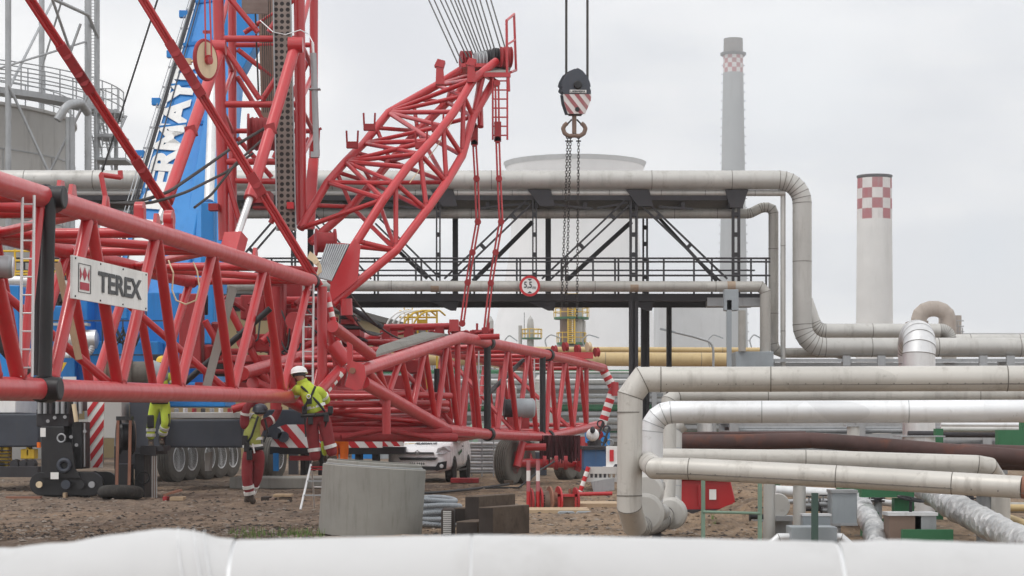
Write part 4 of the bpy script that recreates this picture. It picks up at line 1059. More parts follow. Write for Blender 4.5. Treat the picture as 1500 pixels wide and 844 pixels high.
for u in(.03,.34,.64,.97):
    for v in(.06,.94): bm_.tube(nb0+U*u+W*v,nb0+U*u+W*v+nrm*.012,.012,n=8)
bm_.build('bolt',M['dark'],sbo)
# work lamp clamped at the left edge
wl=thing('work_lamp','grey round work lamp clamped to the boom at the left edge of the picture','lamp',P(10,408,LD(0)-.4))
MB().lathe(P(-14,390,LD(0)-.4),(1,.15,-.03),[(0,.11),(.2,.13),(.24,.12)],n=20).build('housing',M['steel'],wl)
MB().lathe(P(18,391,LD(0)-.4),(1,.15,-.03),[(.005,.12),(.02,.1)],n=20).build('lens',M['lens'],wl)
MB().box(P(-25,400,LD(0)-.3),P(12,408,LD(0)-.2)).build('bracket',M['black'],wl)

# ---------------------------------------------------------------- right lattice boom
def RDp(x): return HB*F/2.15/ (1/( .02092-2.61e-5*(x-715)))/F*2.15*0 + 1/(.02092-2.61e-5*(x-715))*HB/2.15
def RT(x):
    y=[(505,552),(520,546),(675,494),(713,502),(803,520),(886,540)]
    for (a,ya),(b,yb) in zip(y,y[1:]):
        if x<=b: return P(x,ya+(yb-ya)*(x-a)/(b-a),RDp(x))
    return P(x,540,RDp(x))
def RB(x):
    y=[(505,545),(532,560),(655,630),(713,636),(800,640),(880,622)]
    for (a,ya),(b,yb) in zip(y,y[1:]):
        if x<=b: return P(x,ya+(yb-ya)*(x-a)/(b-a),RDp(x))
    return P(x,622,RDp(x))
rdir=(RT(860)-RT(540)); rdir.z=0; rdir.normalize(); rperp=V(-rdir.y,rdir.x,0); RW=rperp*2.4
rb_=thing('lattice_boom','far red lattice boom section with a spindle shaped side and a red and white tip','crane boom',V(RT(700).x,RT(700).y,0))
for off,mt in((V(0,0,0),'pinkred'),(RW,'red')):
    chord(rb_,[RT(520)+off,RT(675)+off,RT(713)+off,RT(803)+off,RT(884)+off],.135,mat=mt)
    chord(rb_,[RB(532)+off,RB(655)+off,RB(713)+off,RB(800)+off,RB(880)+off],.135,mat=mt)
def rz(xs,off,r=.070):
    pts=[(RT if k=='t' else RB)(x)+off for k,x in xs]
    for a,b in zip(pts,pts[1:]): brace(rb_,a,b,r)
for off in(V(0,0,0),RW):
    rz([('t',552),('b',568),('t',587),('b',604),('t',622),('b',639),('t',655),('b',671),('t',690),('b',703)],off)
    rz([('b',728),('t',744),('b',758),('t',774),('b',786)],off)
    rz([('b',800),('t',806),('b',815),('t',828),('b',839),('t',849),('b',859),('t',859)],off)
    rz([('t',670),('b',671)],off,.07)
    rz([('t',536),('b',568)],off,.09)
for i,x in enumerate((552,587,622,655,690,744,774,806,828,859,882)):
    brace(rb_,RT(x),RT(x)+RW,.07)
for i,x in enumerate((568,604,639,671,728,758,815,839,878)):
    brace(rb_,RB(x),RB(x)+RW,.07)
for a,b in((587,622),(655,690),(744,774),(828,859)): brace(rb_,RT(a),RT(b)+RW,.06)
for a,b in((604,639),(671,728),(758,815)): brace(rb_,RB(a)+RW,RB(b),.06)
for a,b in((622,639),(690,671),(774,758),(849,839)): brace(rb_,RT(a)+RW,RB(b),.06)
# nose plates at the near (left) end
MB().prism([P(505,566,38.9),P(515,528,38.9),P(534,535,38.9),P(536,552,38.9),P(530,570,38.9),P(520,572,38.9)],(0,.12,0)).build('foot_plate',M['pinkred'],rb_)
MB().prism([P(508,500,39),P(516,505,39),P(517,545,39),P(509,545,39)],(0,.12,0)).build('foot_plate',M['red'],rb_)
MB().lathe(P(516,543,38.8),(0,1,0),[(0,.06),(.2,.06)],n=18).build('foot_pin',M['rustbar'],rb_)
tube1('foot_strut',P(487,478,39.6),P(543,520,42),.12,M['red'],rb_,16)
tube1('foot_strut',P(487,505,39.8),P(508,532,39.8),.15,M['red'],rb_,16)
tube1('support_leg',RB(566),P(566,636,RDp(566)),.09,M['red'],rb_,16)
for x in(715,803):
    for Q in(RT,RB):
        collar(rb_,Q(x),rdir,.175,.22)
xd=RDp(714)-.1
for x,w in((714,.09),(795,.085)):
    d=RDp(x)-.1; tube1('joint_post',P(x,502 if x<750 else 520,d),P(x,637 if x<750 else 640,d),w,M['black'],rb_,14)
    ladder_mb(P(x-8,630 if x<750 else 634,d),P(x-8,514 if x<750 else 526,d),(1,0,0),.16,8,.02,.013).build('ladder',M['light'],rb_)
tube1('strut',P(716,576,RDp(716)+.5),P(766,528,RDp(766)+.9),.06,M['black'],rb_,10)
tube1('strut',P(640,540,RDp(640)+2.6),P(640,620,RDp(640)+2.6),.07,M['black'],rb_,10)
de2=RDp(884)
striped('warning_tube',[P(884,542,de2),P(898,568,de2)],.14,.12,rb_)
striped('warning_tube',[P(898,572,de2),P(882,622,de2)],.14,.14,rb_)
tube1('end_post',P(899,560,de2),P(899,580,de2),.16,M['red'],rb_)
# grated walkway on top
MB().prism([P(548,524,42.5),P(652,492,47.5),P(620,489,47.8),P(556,510,43.2)],V(0,0,.05)).build('walkway',M['concrete'],rb_)
mm=MB(); mm.tube(P(563,480,50),P(664,478,50),.085,n=12); mm.build('top_tube',M['red'],rb_)
for x in(566,600,644,668): MB().box(P(x-7,478,49.8),P(x+7,500,50.4)).build('top_bracket',M['red2'],rb_)
MB().box(P(658,468,49.5),P(673,488,50.5)).build('top_bracket',M['red'],rb_)
tube1('top_tube',P(700,494,50),P(732,493,50),.07,M['red'],rb_)
# lifting gear at the far end on top
for x,y in((812,513),(828,508),(846,512),(862,508),(874,516)):
    MB().lathe(P(x,y,RDp(860)+.8),(1,.5,.1),[(-.05,.15),(-.02,.12),(.02,.12),(.05,.15)],n=16).build('sheave',M['red2' if x!=862 else 'cream'],rb_)
MB().box(P(806,516,RDp(850)+.5),P(868,526,RDp(850)+1)).build('head_frame',M['red'],rb_)
for x0,x1,y0,y1 in((745,775,606,628),(640,664,596,640)):
    MB().box(P(x0,y0,RDp(760)+2.6),P(x1,y1,RDp(760)+3.0)).build('inner_plate',M['red2'],rb_)
wn=thing('winch','dark winch drum with a purple grey end inside the far lattice boom','winch',P(762,612,RDp(760)+1.5))
MB().lathe(P(738,598,RDp(745)+1.2),(1,.1,0),[(0,.30),(.03,.30),(.03,.24),(.32,.24)],n=20).build('drum',M['dark'],wn)
MB().lathe(P(756,598,RDp(745)+1.2),(1,.1,0),[(0,.26),(.45,.26),(.5,.2)],n=20).build('motor',M['greybox'],wn)
# bundles of long red tubes below the booms
rt_=random.Random(4)
for i,(y0,y1,x0,x1) in enumerate(((576,580,470,660),(592,591,474,655),(604,600,470,640),(615,609,474,640),(588,600,560,655),(622,618,480,650),(570,577,490,630))):
    d=44.5+i*.35
    o=MB().tube(P(x0,y0,d),P(x1,y1,d+3),.075,n=12).build('boom_tube',M['red'],label='one of the long red tubes lying between the two lattice booms, above the van',cat='steel tube',group='long red tubes between the booms')
MB().bar(P(475,638,46),P(668,636,48),1.6,.07).tube(P(470,640,44.9),P(668,641,46.6),.10).tube(P(470,630,45.2),P(660,632,46.8),.09).tube(P(500,641,45),P(560,629,45.4),.06).tube(P(560,629,45.4),P(630,641,46),.06).build('boom_platform',M['red2'],label='dark red steel platform under the long red tubes, hiding the van roof',cat='platform')
ms=thing('machine_deck','cluttered dark red crane undercarriage behind the near lattice boom end','crane undercarriage',G(420,48))
for (x0,y0,x1,y1,d,mt) in ((372,398,440,410,47,'black'),(394,410,420,560,47.5,'red2'),(420,452,470,500,48,'red2'),(330,520,450,532,47,'red'),(334,545,480,556,47.6,'red2'),(352,432,392,470,48.4,'red2'),(262,430,300,540,47,'red2'),(285,560,440,575,47.2,'red2'),(440,556,500,574,47.8,'red2'),(455,500,488,560,48.5,'red2')):
    MB().box(P(x0,y0,d),P(x1,y1,d+.6)).build('frame_plate',M[mt],ms,bevel=.03)
for (x0,y0,x1,y1,r,mt) in ((330,440,392,560,.09,'red'),(390,560,470,470,.1,'red'),(300,470,352,560,.08,'red'),(345,390,520,398,.07,'red'),(420,520,500,480,.08,'red'),(440,400,520,470,.07,'red2'),(404,500,440,590,.08,'red'),(340,600,470,560,.09,'red'),(480,430,560,480,.06,'dark')):
    tube1('frame_tube',P(x0,y0,46.5),P(x1,y1,46.9),r,M[mt],ms)
for x,y in((432,470),(440,490),(360,500)): MB().lathe(P(x,y,46.2),(.3,1,0),[(-.08,.2),(.08,.2)],n=18).build('pulley',M['red2'],ms)
cl_=random.Random(31)
for i in range(34):
    x=300+cl_.random()*185; y=432+cl_.random()*130; a=cl_.choice((0,0,90,90,35,-40,60)); l=20+cl_.random()*55; d=46.9+cl_.random()*2.2
    dx,dy=math.cos(R(a))*l,math.sin(R(a))*l
    tube1('frame_tube',P(x-dx/2,y-dy/2,d),P(x+dx/2,y+dy/2,d+.3),cl_.choice((.04,.06,.08,.10)),M[cl_.choice(('red','red2','red2','pinkred','dark'))],ms,10)
for i in range(16):
    x=305+cl_.random()*180; y=430+cl_.random()*130; w=6+cl_.random()*16; h=5+cl_.random()*18; d=48.2+cl_.random()*1.2
    MB().box(P(x-w,y-h,d),P(x+w,y+h,d)+V(0,.4,0)).build('frame_plate',M[cl_.choice(('red2','red2','red','black'))],ms,bevel=.03)
for i in range(9):
    x=320+cl_.random()*150; y=440+cl_.random()*100
    MB().path(bend([P(x,y,46.6),P(x+12,y+30*cl_.random(),46.4),P(x+30,y+20,46.5),P(x+34,y-20,46.7)],.3,4),.022,n=6).build('hose',M['black'],ms)
# counterweight stack
cw=thing('counterweight_stack','stepped stack of red counterweight blocks behind the striped guard tube','counterweight',G(520,47.5))
for x0,x1,y0,y1 in((498,527,466,480),(503,534,481,497),(510,540,498,512),(512,546,512,532)):
    MB().box(P(x0,y0+1.5,47),P(x1,y1,48.5)).build('block',M['red2'],cw,bevel=.02); MB().box(P(x0-1,y0,46.95),P(x1+1,y0+1.5,48.5)).build('block_top',M['dark'],cw)
for i,(x0,x1,y0,y1) in enumerate(((553,590,520,545),(592,616,527,548),(553,600,550,572),(560,620,575,590))):
    MB().box(P(x0,y0,52),P(x1,y1,53.2)).build('ballast_block',M['red2'],label='one of the red ballast blocks seen through the far lattice boom',cat='ballast block',group='red ballast blocks',bevel=.02)
# heap of smaller red fittings above
fr_=random.Random(9)
for i in range(13):
    x=545+fr_.random()*190; y=486+fr_.random()*10; d=51+fr_.random()*2
    mm=MB(); c=P(x,y,d)
    if i%3==0: mm.torus(c,(.3,1,.2),.09,.03,n=12,k=6)
    elif i%3==1: mm.tube(c-V(.22,0,.02),c+V(.22,0,.05),.04,n=8); mm.box(c-V(.07,.07,.14),c+V(.05,.07,.1))
    else: mm.box(c-V(.13,.1,.1),c+V(.13,.1,.08)); mm.tube(c+V(0,0,.05),c+V(0,0,.25),.03,n=8)
    mm.build('red_fitting',M['red2'],label='small red steel fitting lying on the tubes behind the far lattice boom',cat='fitting',group='red steel fittings behind the far boom')

# ---------------------------------------------------------------- vertical mast
MD=46.
ma=thing('lattice_mast','upright red lattice mast with hydraulic struts and a perforated walkway, beside the blue boom','crane mast',G(390,MD))
def mv(px0,y0,px1,y1,d,r,mat='red',name='chord'):
    return tube1(name,P(px0,y0,d),P(px1,y1,d),r,M[mat],ma,16)
MR=48.3
mv(318,-60,328,352,MD,.125); mv(438,-60,441,330,MD,.125); mv(340,-60,341,350,MR,.10); mv(460,-60,459,240,MR,.10)
MB().prism([P(452,232,MR-.2),P(466,232,MR-.2),P(460,335,MD+.5),P(441,335,MD+.5)],(0,.2,0)).build('chord_foot',M['pinkred'],ma)
fb=[(57,1),(153,1),(237,1),(-20,1)]
for y in(57,153,237,-25): mv(320,y,438,y,MD,.075,name='brace')
for y in(66,192,265): mv(341,y,460,y,MR,.06,name='brace')
mv(345,265,430,267,MD,.06,name='brace')
for a in((325,64,382,148),(382,150,436,66),(322,160,350,235),(436,160,400,235),(327,240,352,330),(352,330,385,245),(436,245,395,330),(322,-20,380,50),(436,-20,392,50)):
    brace(ma,P(a[0],a[1],MD),P(a[2],a[3],MD),.065)
for a in((346,71,401,114),(355,50,440,-6),(346,110,395,190),(455,80,410,180),(346,200,400,262),(455,200,408,262)):
    brace(ma,P(a[0],a[1],MR),P(a[2],a[3],MR),.06)
for (xa,xb) in(((319),(341)),((438),(460))):
    ys=[-30,57,105,153,195,237]
    for i,(y0,y1) in enumerate(zip(ys,ys[1:])):
        brace(ma,P(xa+ (y0*.02 if xa<400 else 0),y0,MD) if i%2 else P(xb,y0,MR),P(xb,y1,MR) if i%2 else P(xa+(y1*.02 if xa<400 else 0),y1,MD),.055)
# perforated walkway
MB().prism([P(400,-60,MD-.5),P(424,-60,MD-.5),P(433,338,MD-.5),P(406,338,MD-.5)],(0,.06,0)).build('perforated_walkway',M['perf'],ma)
MB().prism([P(354,-30,MD+1),P(392,-30,MD+1),P(392,20,MD+1),P(354,20,MD+1)],(0,.05,0)).build('perforated_plate',M['perf'],ma)
mm=MB()
for xa,xb in((399.5,405.5),(424.5,433.5)): mm.tube(P(xa,-60,MD-.55),P(xb,338,MD-.55),.018,n=6)
mm.build('walkway_edge',M['steel'],ma)
MB().bar(P(393,-40,MR),P(400,220,MR),.5,.1,up=(0,1,0)).build('cable_tray',M['brick'],ma)
mm=MB()
for k in range(5): mm.tube(P(383+k*3,-60,MR-.6),P(386+k*3,165,MR-.6),.012,n=5)
mm.build('hoist_rope',M['rope'],ma)
tube1('hose',P(374,20,MD+.5),P(379,146,MD+.5),.02,M['black'],ma,8)
# winch drum
m_=MB(); pr=[(0,.46),(.05,.46),(.05,.36)]
for k in range(9): pr+=[(.07+.1*k,.36),(.12+.1*k,.39),(.165+.1*k,.36)]
pr+=[(.98,.36),(.98,.48),(1.05,.48)]
m_.lathe(P(362,196,47),(1,.15,0),pr,n=28).build('winch_drum',M['red2'],ma)
MB().box(P(366,280,MD-.3),P(401,302,MD+.4)).box(P(370,302,MD-.2),P(396,308,MD+.2)).build('bracket_box',M['red2'],ma)
MB().box(P(305,298,MD-.4),P(322,310,MD-.1)).build('bracket_box',M['red2'],ma)
MB().box(P(420,296,MD-.7),P(431,307,MD-.5)).build('bracket_box',M['signred'],ma)
# big inclined struts with chromed rods
def cyl(a,b,c,r,rr,name='hydraulic_strut'):
    o=tube1(name,a,b,r,M['pinkred'],ma,18); MB().lathe(b,(a-b),[(-.05,r*1.1),(.12,r*1.1)],n=18).build('collar',M['red'],o)
    MB().tube(b,c,rr,n=16).build('rod',M['silver'],o)
    q=a.lerp(b,.57); MB().obox(q,(.11,0,.03),(0,.14,0),(-.02,0,.1)).build('clamp_block',M['red2'],o)
    return o
cyl(P(323,70,44.8),P(245,293,41.5),P(233,325,41.2),.125,.075)
cyl(P(433,66,44.8),P(367,288,42.5),P(346,350,42),.125,.075)
for x,y in((320,70),(433,66)): MB().lathe(P(x,y,44.7),(1,0,0),[(-.16,.17),(.16,.17)],n=18).build('hinge',M['red'],ma)
MB().bar(P(346,345,42),P(338,375,41.8),.4,.3).build('rod_foot',M['pinkred'],ma)
# silver gas strut on the right
o=tube1('damper',P(459,78,45),P(464,228,45),.07,M['steel'],ma,14); MB().tube(P(458,62,45),P(459,80,45),.03).build('rod',M['silver'],o)
MB().box(P(455,222,44.9),P(468,232,45.1)).build('foot',M['steel'],o); MB().box(P(452,129,44.9),P(470,133,45.1)).build('clamp',M['steel'],o)
MB().path([P(466,210,45),P(467,190,45),P(471,188,45)],.03,n=8).build('hook',M['red2'],ma)
MB().path([P(381,30,45.6),P(400,47,45.4),P(418,51,45.4),P(440,44,45.4),P(452,50,45.4),P(460,66,45.2)],.012,n=6).build('cable',M['light'],ma)
# sheave wheel
sw=thing('sheave_wheel','large cream sheave wheel with a dark red rim hanging from ropes beside the mast','sheave wheel',P(300,118,42))
ax=V(.9,-.42,0); c=P(301,88,42)
MB().torus(c,ax,.39,.045,n=36,k=10).build('rim',M['red2'],sw)
MB().lathe(c,ax,[(-.04,.39),(-.035,.24),(.035,.24),(.04,.39)],n=36).build('disc',M['cream'],sw)
MB().lathe(c,ax,[(-.10,.10),(.12,.10),(.13,.03)],n=20).build('hub',M['red'],sw)
MB().tube(c-ax*.35,c+ax*.05,.03).box(c-ax*.42-V(.06,.06,.06),c-ax*.42+V(.06,.06,.06)).build('axle',M['cream'],sw)
MB().bar(c+V(.02,-.1,.05),P(300,-10,42),.03,.05).bar(c+V(.14,-.1,.05),P(307,-10,42),.03,.05).bar(P(297,47,42),P(308,47,42),.05,.06).build('hanger',M['red'],sw)
# pendant bars, double thin rods with lugs
def pendant(label,a,b,lugs,w=.115,r=.036,n=3):
    t=thing('pendant_bar',label,'pendant bar',b)
    d=(b-a).normalized(); s_=d.cross(V(0,1,0)).normalized()
    mid=[0]+lugs+[1]
    for i,(u,v) in enumerate(zip(mid,mid[1:])):
        mm=MB(); p,q=a.lerp(b,u),a.lerp(b,v)
        for k in range(n):
            o=s_*w*(k/(n-1)-.5)+V(0,.04*(k%2),0); mm.tube(p+o,q+o,r,n=8)
        mm.build('bar',M['red'],t)
    for u in lugs:
        p=a.lerp(b,u); MB().lathe(p-V(0,.1,0),(0,1,0),[(0,w*.85),(.2,w*.85)],n=16).bar(p-d*.24-V(0,.02,0),p+d*.24-V(0,.02,0),.2,w*1.35,up=(0,1,0)).build('connector',M['red2'],t)
    return t
pendant('long red pendant bar crossing in front of the storage tank, down to the near boom',P(25,-30,38),P(250,312,41),[.31,.385,.42,.8])
pendant('long red pendant bar crossing in front of the mast struts, down to the boom joint',P(190,-32,40),P(468,420,41.5),[.235,.29,.34,.66])
MB().prism([P(x,y,41.3) for x,y in((454,368),(462,374),(470,388),(471,398),(464,404),(466,392),(458,384),(450,378))],(0,.1,0)).lathe(P(462,384,41.25),(0,1,0),[(-.03,.05),(.06,.05)],n=14).build('hook_sheave',M['cream'],label='cream coloured curved hook plate at the foot of the pendant bar, above the boom joint',cat='hook plate')
# sagging ropes
for i,(pts,r) in enumerate((([P(150,300,40),P(200,296,40.5),P(245,283,41),P(300,245,43),P(345,213,45),P(398,182,47)],.035),([P(160,298,40),P(215,300,40.5),P(270,283,41),P(330,253,44),P(370,225,46)],.03),([P(285,304,42),P(310,285,43),P(345,240,44.5),P(395,195,46.5)],.028))):
    MB().path(bend(pts,3,3),r,n=8).build('slack_rope',M['rope'],label=['upper slack wire rope sagging across the blue boom to the winch drum','lower slack wire rope sagging across the blue boom foot','short slack rope rising from the blue lifting cylinder to the winch'][i],cat='rope')
MB().tube(P(237,-20,60),P(147,260,62),.03,n=6).build('guy_rope',M['rope'],label='thin dark guy rope crossing the sky between the tank and the blue boom',cat='rope')

# ---------------------------------------------------------------- rising boom head
A_=[(484,415),(562,292),(597,245),(633,206),(665,164),(693,117),(727,90)]
B_=[(487,445),(580,367),(625,308),(654,267),(677,228),(693,171),(724,118)]
C_=[(440,335),(480,267),(506,237),(533,210),(569,165),(640,125),(690,93)]
D_=[(455,355),(515,303),(545,268),(572,236),(612,192),(655,150),(704,108)]
def dd(i,far): return 43.5+i*.55+(2.3 if far else 0)
QA=[P(x,y,dd(i,0)) for i,(x,y) in enumerate(A_)]; QB=[P(x,y,dd(i,0)) for i,(x,y) in enumerate(B_)]
QC=[P(x,y,dd(i,1)) for i,(x,y) in enumerate(C_)]; QD=[P(x,y,dd(i,1)) for i,(x,y) in enumerate(D_)]
bh_=thing('lattice_jib','red lattice jib rising to the upper right, topped by rope sheaves and a railed platform','crane boom head',G(600,44))
for q,mt in((QA,'pinkred'),(QB,'pinkred'),(QC,'pinkred'),(QD,'red')): chord(bh_,q,.094,mat=mt)
for i in range(6):
    e=i%2
    brace(bh_,QA[i+1],QC[i+1],.055)
    brace(bh_,QA[i] if e else QC[i],QC[i+1] if e else QA[i+1],.055,'red')
    if i in(1,2,3): brace(bh_,QA[i].lerp(QA[i+1],.5),QD[i+1],.042)
    if i>0:
        mA=(QA[i]+QA[i+1])/2; mC=(QC[i]+QC[i+1])/2
        brace(bh_,mA,QC[i+1],.05); brace(bh_,mA,QC[i],.05)
    if i<6: brace(bh_,QB[i+1],QD[i+1],.05); brace(bh_,QB[i] if e else QD[i],QD[i+1] if e else QB[i+1],.05)
    mid=(QA[i]+QA[i+1])/2
    if i>0: brace(bh_,QB[i],mid,.055)
    brace(bh_,mid,QB[i+1],.055)
    mid=(QC[i]+QC[i+1])/2
    if i>0: brace(bh_,QD[i],mid,.048)
    brace(bh_,mid,QD[i+1],.048)
MB().prism([P(482,445,43.4),P(485,400,43.4),P(520,350,43.4),P(528,360,43.4),P(524,410,43.4)],(0,.06,0)).build('gusset_plate',M['pinkred'],bh_)
MB().box(P(476,446,43.2),P(484,462,43.5)).build('reflective_plate',M['chwhite'],bh_)
tube1('stub',P(507,438,43.5),P(508,462,43.5),.13,M['red'],bh_)
# clamps with upright pins on the chords
for k,(x,y,d) in enumerate(((516,212,46.8),(541,186,47),(641,188,45.6),(617,213,45.2))):
    c=P(x,y,d); MB().box(c-V(.13,.1,.08),c+V(.13,.1,.06)).build('rope_guide',M['red2'],bh_)
    g=MB()
    for s_ in(-.12,.12): g.tube(c+V(s_,0,.05),c+V(s_*1.1,0,.32),.022,n=8)
    g.build('rope_guide_pins',M['red2'],bh_)
# box brackets near the head
for (x,y0,y1,d) in((644,92,123,47),(690,90,120,46)):
    MB().prism([P(x-6,y1,d),P(x+7,y1,d),P(x+5,y0+6,d),P(x-5,y0+6,d)],(0,.3,0)).prism([P(x-8,y0+4,d-.02),P(x+5,y0+7,d-.02),P(x+8,y0-3,d-.02),P(x-3,y0-6,d-.02)],(0,.34,0)).build('box_bracket',M['red'],bh_)
tube1('stub',P(702,120,47),P(704,186,46.5),.07,M['red'],bh_)
# sheaves
def sheave(x,y,d,r,mt,w=.12):
    MB().lathe(P(x,y,d),(1,.25,0),[(-w/2,r),(-w/2+.02,r*.98),(0,r*.86),(w/2-.02,r*.98),(w/2,r)],n=26).build('sheave',M[mt],bh_)
for i in range(3): sheave(677+i*5,88,48.4-.1*i,.22,'red2',.07)
for i in range(5): sheave(698+i*5.2,93-i*1,47.4,.26,'steel' if i<3 else 'dark',.075)
for i in range(2): sheave(724+i*4,83,47,.2,'black',.06)
for i in range(3): sheave(736+i*5,84,46.8,.24,'red2',.08)
MB().box(P(676,98,46.9),P(745,104,47.9)).build('head_beam',M['red'],bh_)
MB().prism([P(708,108,46.4),P(746,108,46.4),P(749,97,47.6),P(716,97,47.6)],(0,0,.04)).build('platform_grating',M['concrete'],bh_)
MB().bar(P(708,110,46.4),P(748,110,46.4),.1,.1).build('platform_beam',M['red'],bh_)
g=MB()
g.path([P(743,112,46.4),P(742,30,46.4),P(753,21,47.1),P(756,103,47.1),P(748,106,46.5)],.03,n=8).tube(P(742,66,46.4),P(755,58,47.1),.025,n=8).tube(P(744,110,46.4),P(745,134,46.4),.04,n=8)
g.build('guard_rail',M['red'],bh_)
ladder_mb(P(732.5,205,46.4),P(732.5,112,46.4),(1,0,0),.33,7,.022,.018).build('ladder',M['red'],bh_)
MB().path([P(600,268,44.4),P(640,215,45.4),P(680,148,46.3)],.01,n=5).build('cable',M['cream'],bh_)
# ropes from the sheaves up to the mast top
rtop=[628,636,645,652,660,666,671,677,684,690,696,703,712,719]; rbot=[670,677,684,689,695,700,704,708,713,718,723,728,737,744]
for i,(a,b) in enumerate(zip(rtop,rbot)):
    u=P(a,0,50); l=P(b,92 if i<2 else 84,47.5); dl=(u-l)
    MB().tube(l,l+dl*1.5,.018,n=6).build('luffing_rope',M['rope'],label='one of the many parallel dark ropes rising up and left from the boom head sheaves',cat='rope',group='ropes above the boom head')
# pendant link chains hanging from the boom head
def links(label,pts,d):
    t=thing('hanging_pendant',label,'pendant link',P(pts[-1][0],pts[-1][1],d))
    for (x0,y0),(x1,y1) in zip(pts,pts[1:]):
        a,b=P(x0,y0,d),P(x1,y1,d); m=MB()
        for s_ in(-.035,.035): m.tube(a+V(s_,0,0),b+V(s_,0,0),.022,n=8)
        m.build('link',M['red'],t)
    for (x,y) in pts:
        c=P(x,y,d); MB().lathe(c-V(0,.06,0),(0,1,0),[(0,.075),(.12,.075)],n=12).build('pin',M['red2'],t)
    c=P(pts[1][0],pts[1][1]-12,d); MB().box(c-V(.08,.06,.22),c+V(.08,.06,.22)).build('turnbuckle',M['red2'],t)
links('left of the two red pendant link chains hanging from the boom head',[(694,184),(695,210),(698,262),(700,325),(692,370),(685,414),(677,474)],46.5)
links('right of the two red pendant link chains hanging from the boom head',[(728,122),(729,205),(731,262),(734,325),(726,370),(719,415),(711,484)],46.4)
# ribbed cable walkway
rw=MB(); a,b,c_,d_=P(478,358,42.6),P(512,358,42.6),P(486,412,41.8),P(462,406,41.8)
for i in range(10):
    u0=i/10; u1=(i+.62)/10
    rw.tube(a.lerp(b,(u0+u1)/2),d_.lerp(c_,(u0+u1)/2),.018,n=8)
rw.prism([a+V(0,.05,0),b+V(0,.05,0),c_+V(0,.05,0),d_+V(0,.05,0)],(0,.02,0),1)
rw.build('ribbed_walkway',[M['steel'],M['dark']],label='grey ribbed walkway panel tilted between the mast foot and the rising boom',cat='walkway')
dr_=MB().lathe(P(462,355,44.5),(1,.2,0),[(0,.3),(.04,.3),(.04,.22),(.4,.22),(.4,.3),(.44,.3)],n=22); dr_.build('rope_drum',M['red2'],label='dark red rope drum behind the ribbed walkway panel',cat='rope drum')
for i,(p0,p1) in enumerate(((P(505,420,44),P(600,500,50)),(P(510,450,44),P(560,488,48)))):
    MB().path(sag(p0,p1,.25,10),.022,n=6).build('hanging_cable',M['rope'],label=['long dark cable sagging from the rising boom foot towards the arched guards','short dark cable sagging in front of the counterweight blocks'][i],cat='cable')

# ---------------------------------------------------------------- hook block and chains
HD=50.
hk=thing('hook_block','dark grey hook block with a red and white striped lower plate and double hook','hook block',P(842,202,HD))
def HP(x,y,o=0): return P(800+x/5.63,80+y/5.63,HD+o)
up=[(262,110),(300,132),(345,185),(362,232),(368,262),(360,270),(370,300),(370,325),(150,325),(125,300),(135,270),(122,258),(130,225),(160,170),(215,130)]
MB().prism([HP(x,y,-.14) for x,y in up],(0,.05,0)).build('side_plate',M['navy'],hk,bevel=.006)
MB().prism([HP(x-26,y+6,.14) for x,y in up],(0,.05,0)).build('side_plate',M['navy'],hk)
lo=[(140,327),(374,327),(368,380),(322,488),(180,488),(150,400)]
m_=MB(); m_.prism([HP(x-24,y+8,.13) for x,y in lo],(0,.07,0)).build('rear_plate',M['navy'],hk)
# striped front plate: white plate with red diagonal strips clipped to it
MB().prism([HP(x,y,-.15) for x,y in lo],(0,.06,0)).build('striped_plate',M['chwhite'],hk)
def clip(poly,x0,x1,sl,y0):
    "clip polygon to band between lines x = x0+sl*(y-y0) and x1+..."
    def cut(pl,f):
        out=[]
        for (a,b) in zip(pl,pl[1:]+pl[:1]):
            fa,fb=f(a),f(b)
            if fa>=0: out.append(a)
            if (fa>=0)!=(fb>=0):
                t=fa/(fa-fb); out.append((a[0]+(b[0]-a[0])*t,a[1]+(b[1]-a[1])*t))
        return out
    p=cut(list(poly),lambda q:q[0]-(x0+sl*(q[1]-y0)))
    return cut(p,lambda q:(x1+sl*(q[1]-y0))-q[0]) if len(p)>2 else []
mm=MB()
for x0 in(-10,68,150,232,315):
    p=clip(lo,x0,x0+38,.78,327)
    if len(p)>2: mm.prism([HP(x,y,-.156) for x,y in p],(0,.004,0))
mm.build('stripes',M['chred'],hk)
MB().lathe(HP(262,248,-.2),(0,1,0),[(0,.08),(.02,.105),(.05,.105)],n=24).build('axle_cap',M['black'],hk)
MB().lathe(HP(258,450,-.18),(0,1,0),[(0,.05),(.03,.06)],n=18).build('pin',M['black'],hk)
MB().lathe(HP(235,230,-.08),(0,1,0),[(0,.26),(.04,.3),(.1,.25),(.18,.3),(.2,.26)],n=26).build('sheave',M['dark'],hk)
pl_=MB().prism([HP(195,290,-.156),HP(332,292,-.156),HP(332,318,-.156),HP(195,316,-.156)],(0,.01,0)).build('name_plate',M['paperwhite'],hk)
o_=HP(201,313,-.160); text('lettering','LIEBHERR',o_,HP(326,314,-.160)-o_,HP(201,296,-.160)-o_,M['ink'],pl_,.003,.03)
MB().box(HP(185,488,-.12),HP(290,508,.12)).build('crosshead',M['black'],hk)
m_=MB().tube(HP(232,505),HP(232,650),.055,n=14); m_.build('hook_shank',M['brick'],hk)
for s_ in(-1,1):
    pts=[HP(232+s_*0,668),HP(232+s_*45,672),HP(232+s_*80,650),HP(232+s_*93,610),HP(232+s_*78,582),HP(232+s_*58,566)]
    MB().path(bend(pts,.05,2),[.075]*3+[.07]*3+[.06]*3+[.045]*3+[.03]*2 if False else .052,n=12).build('hook_horn',M['brick'],hk)
    MB().tube(HP(232+s_*20,535),HP(232+s_*58,575),.02,n=8).build('latch',M['black'],hk)
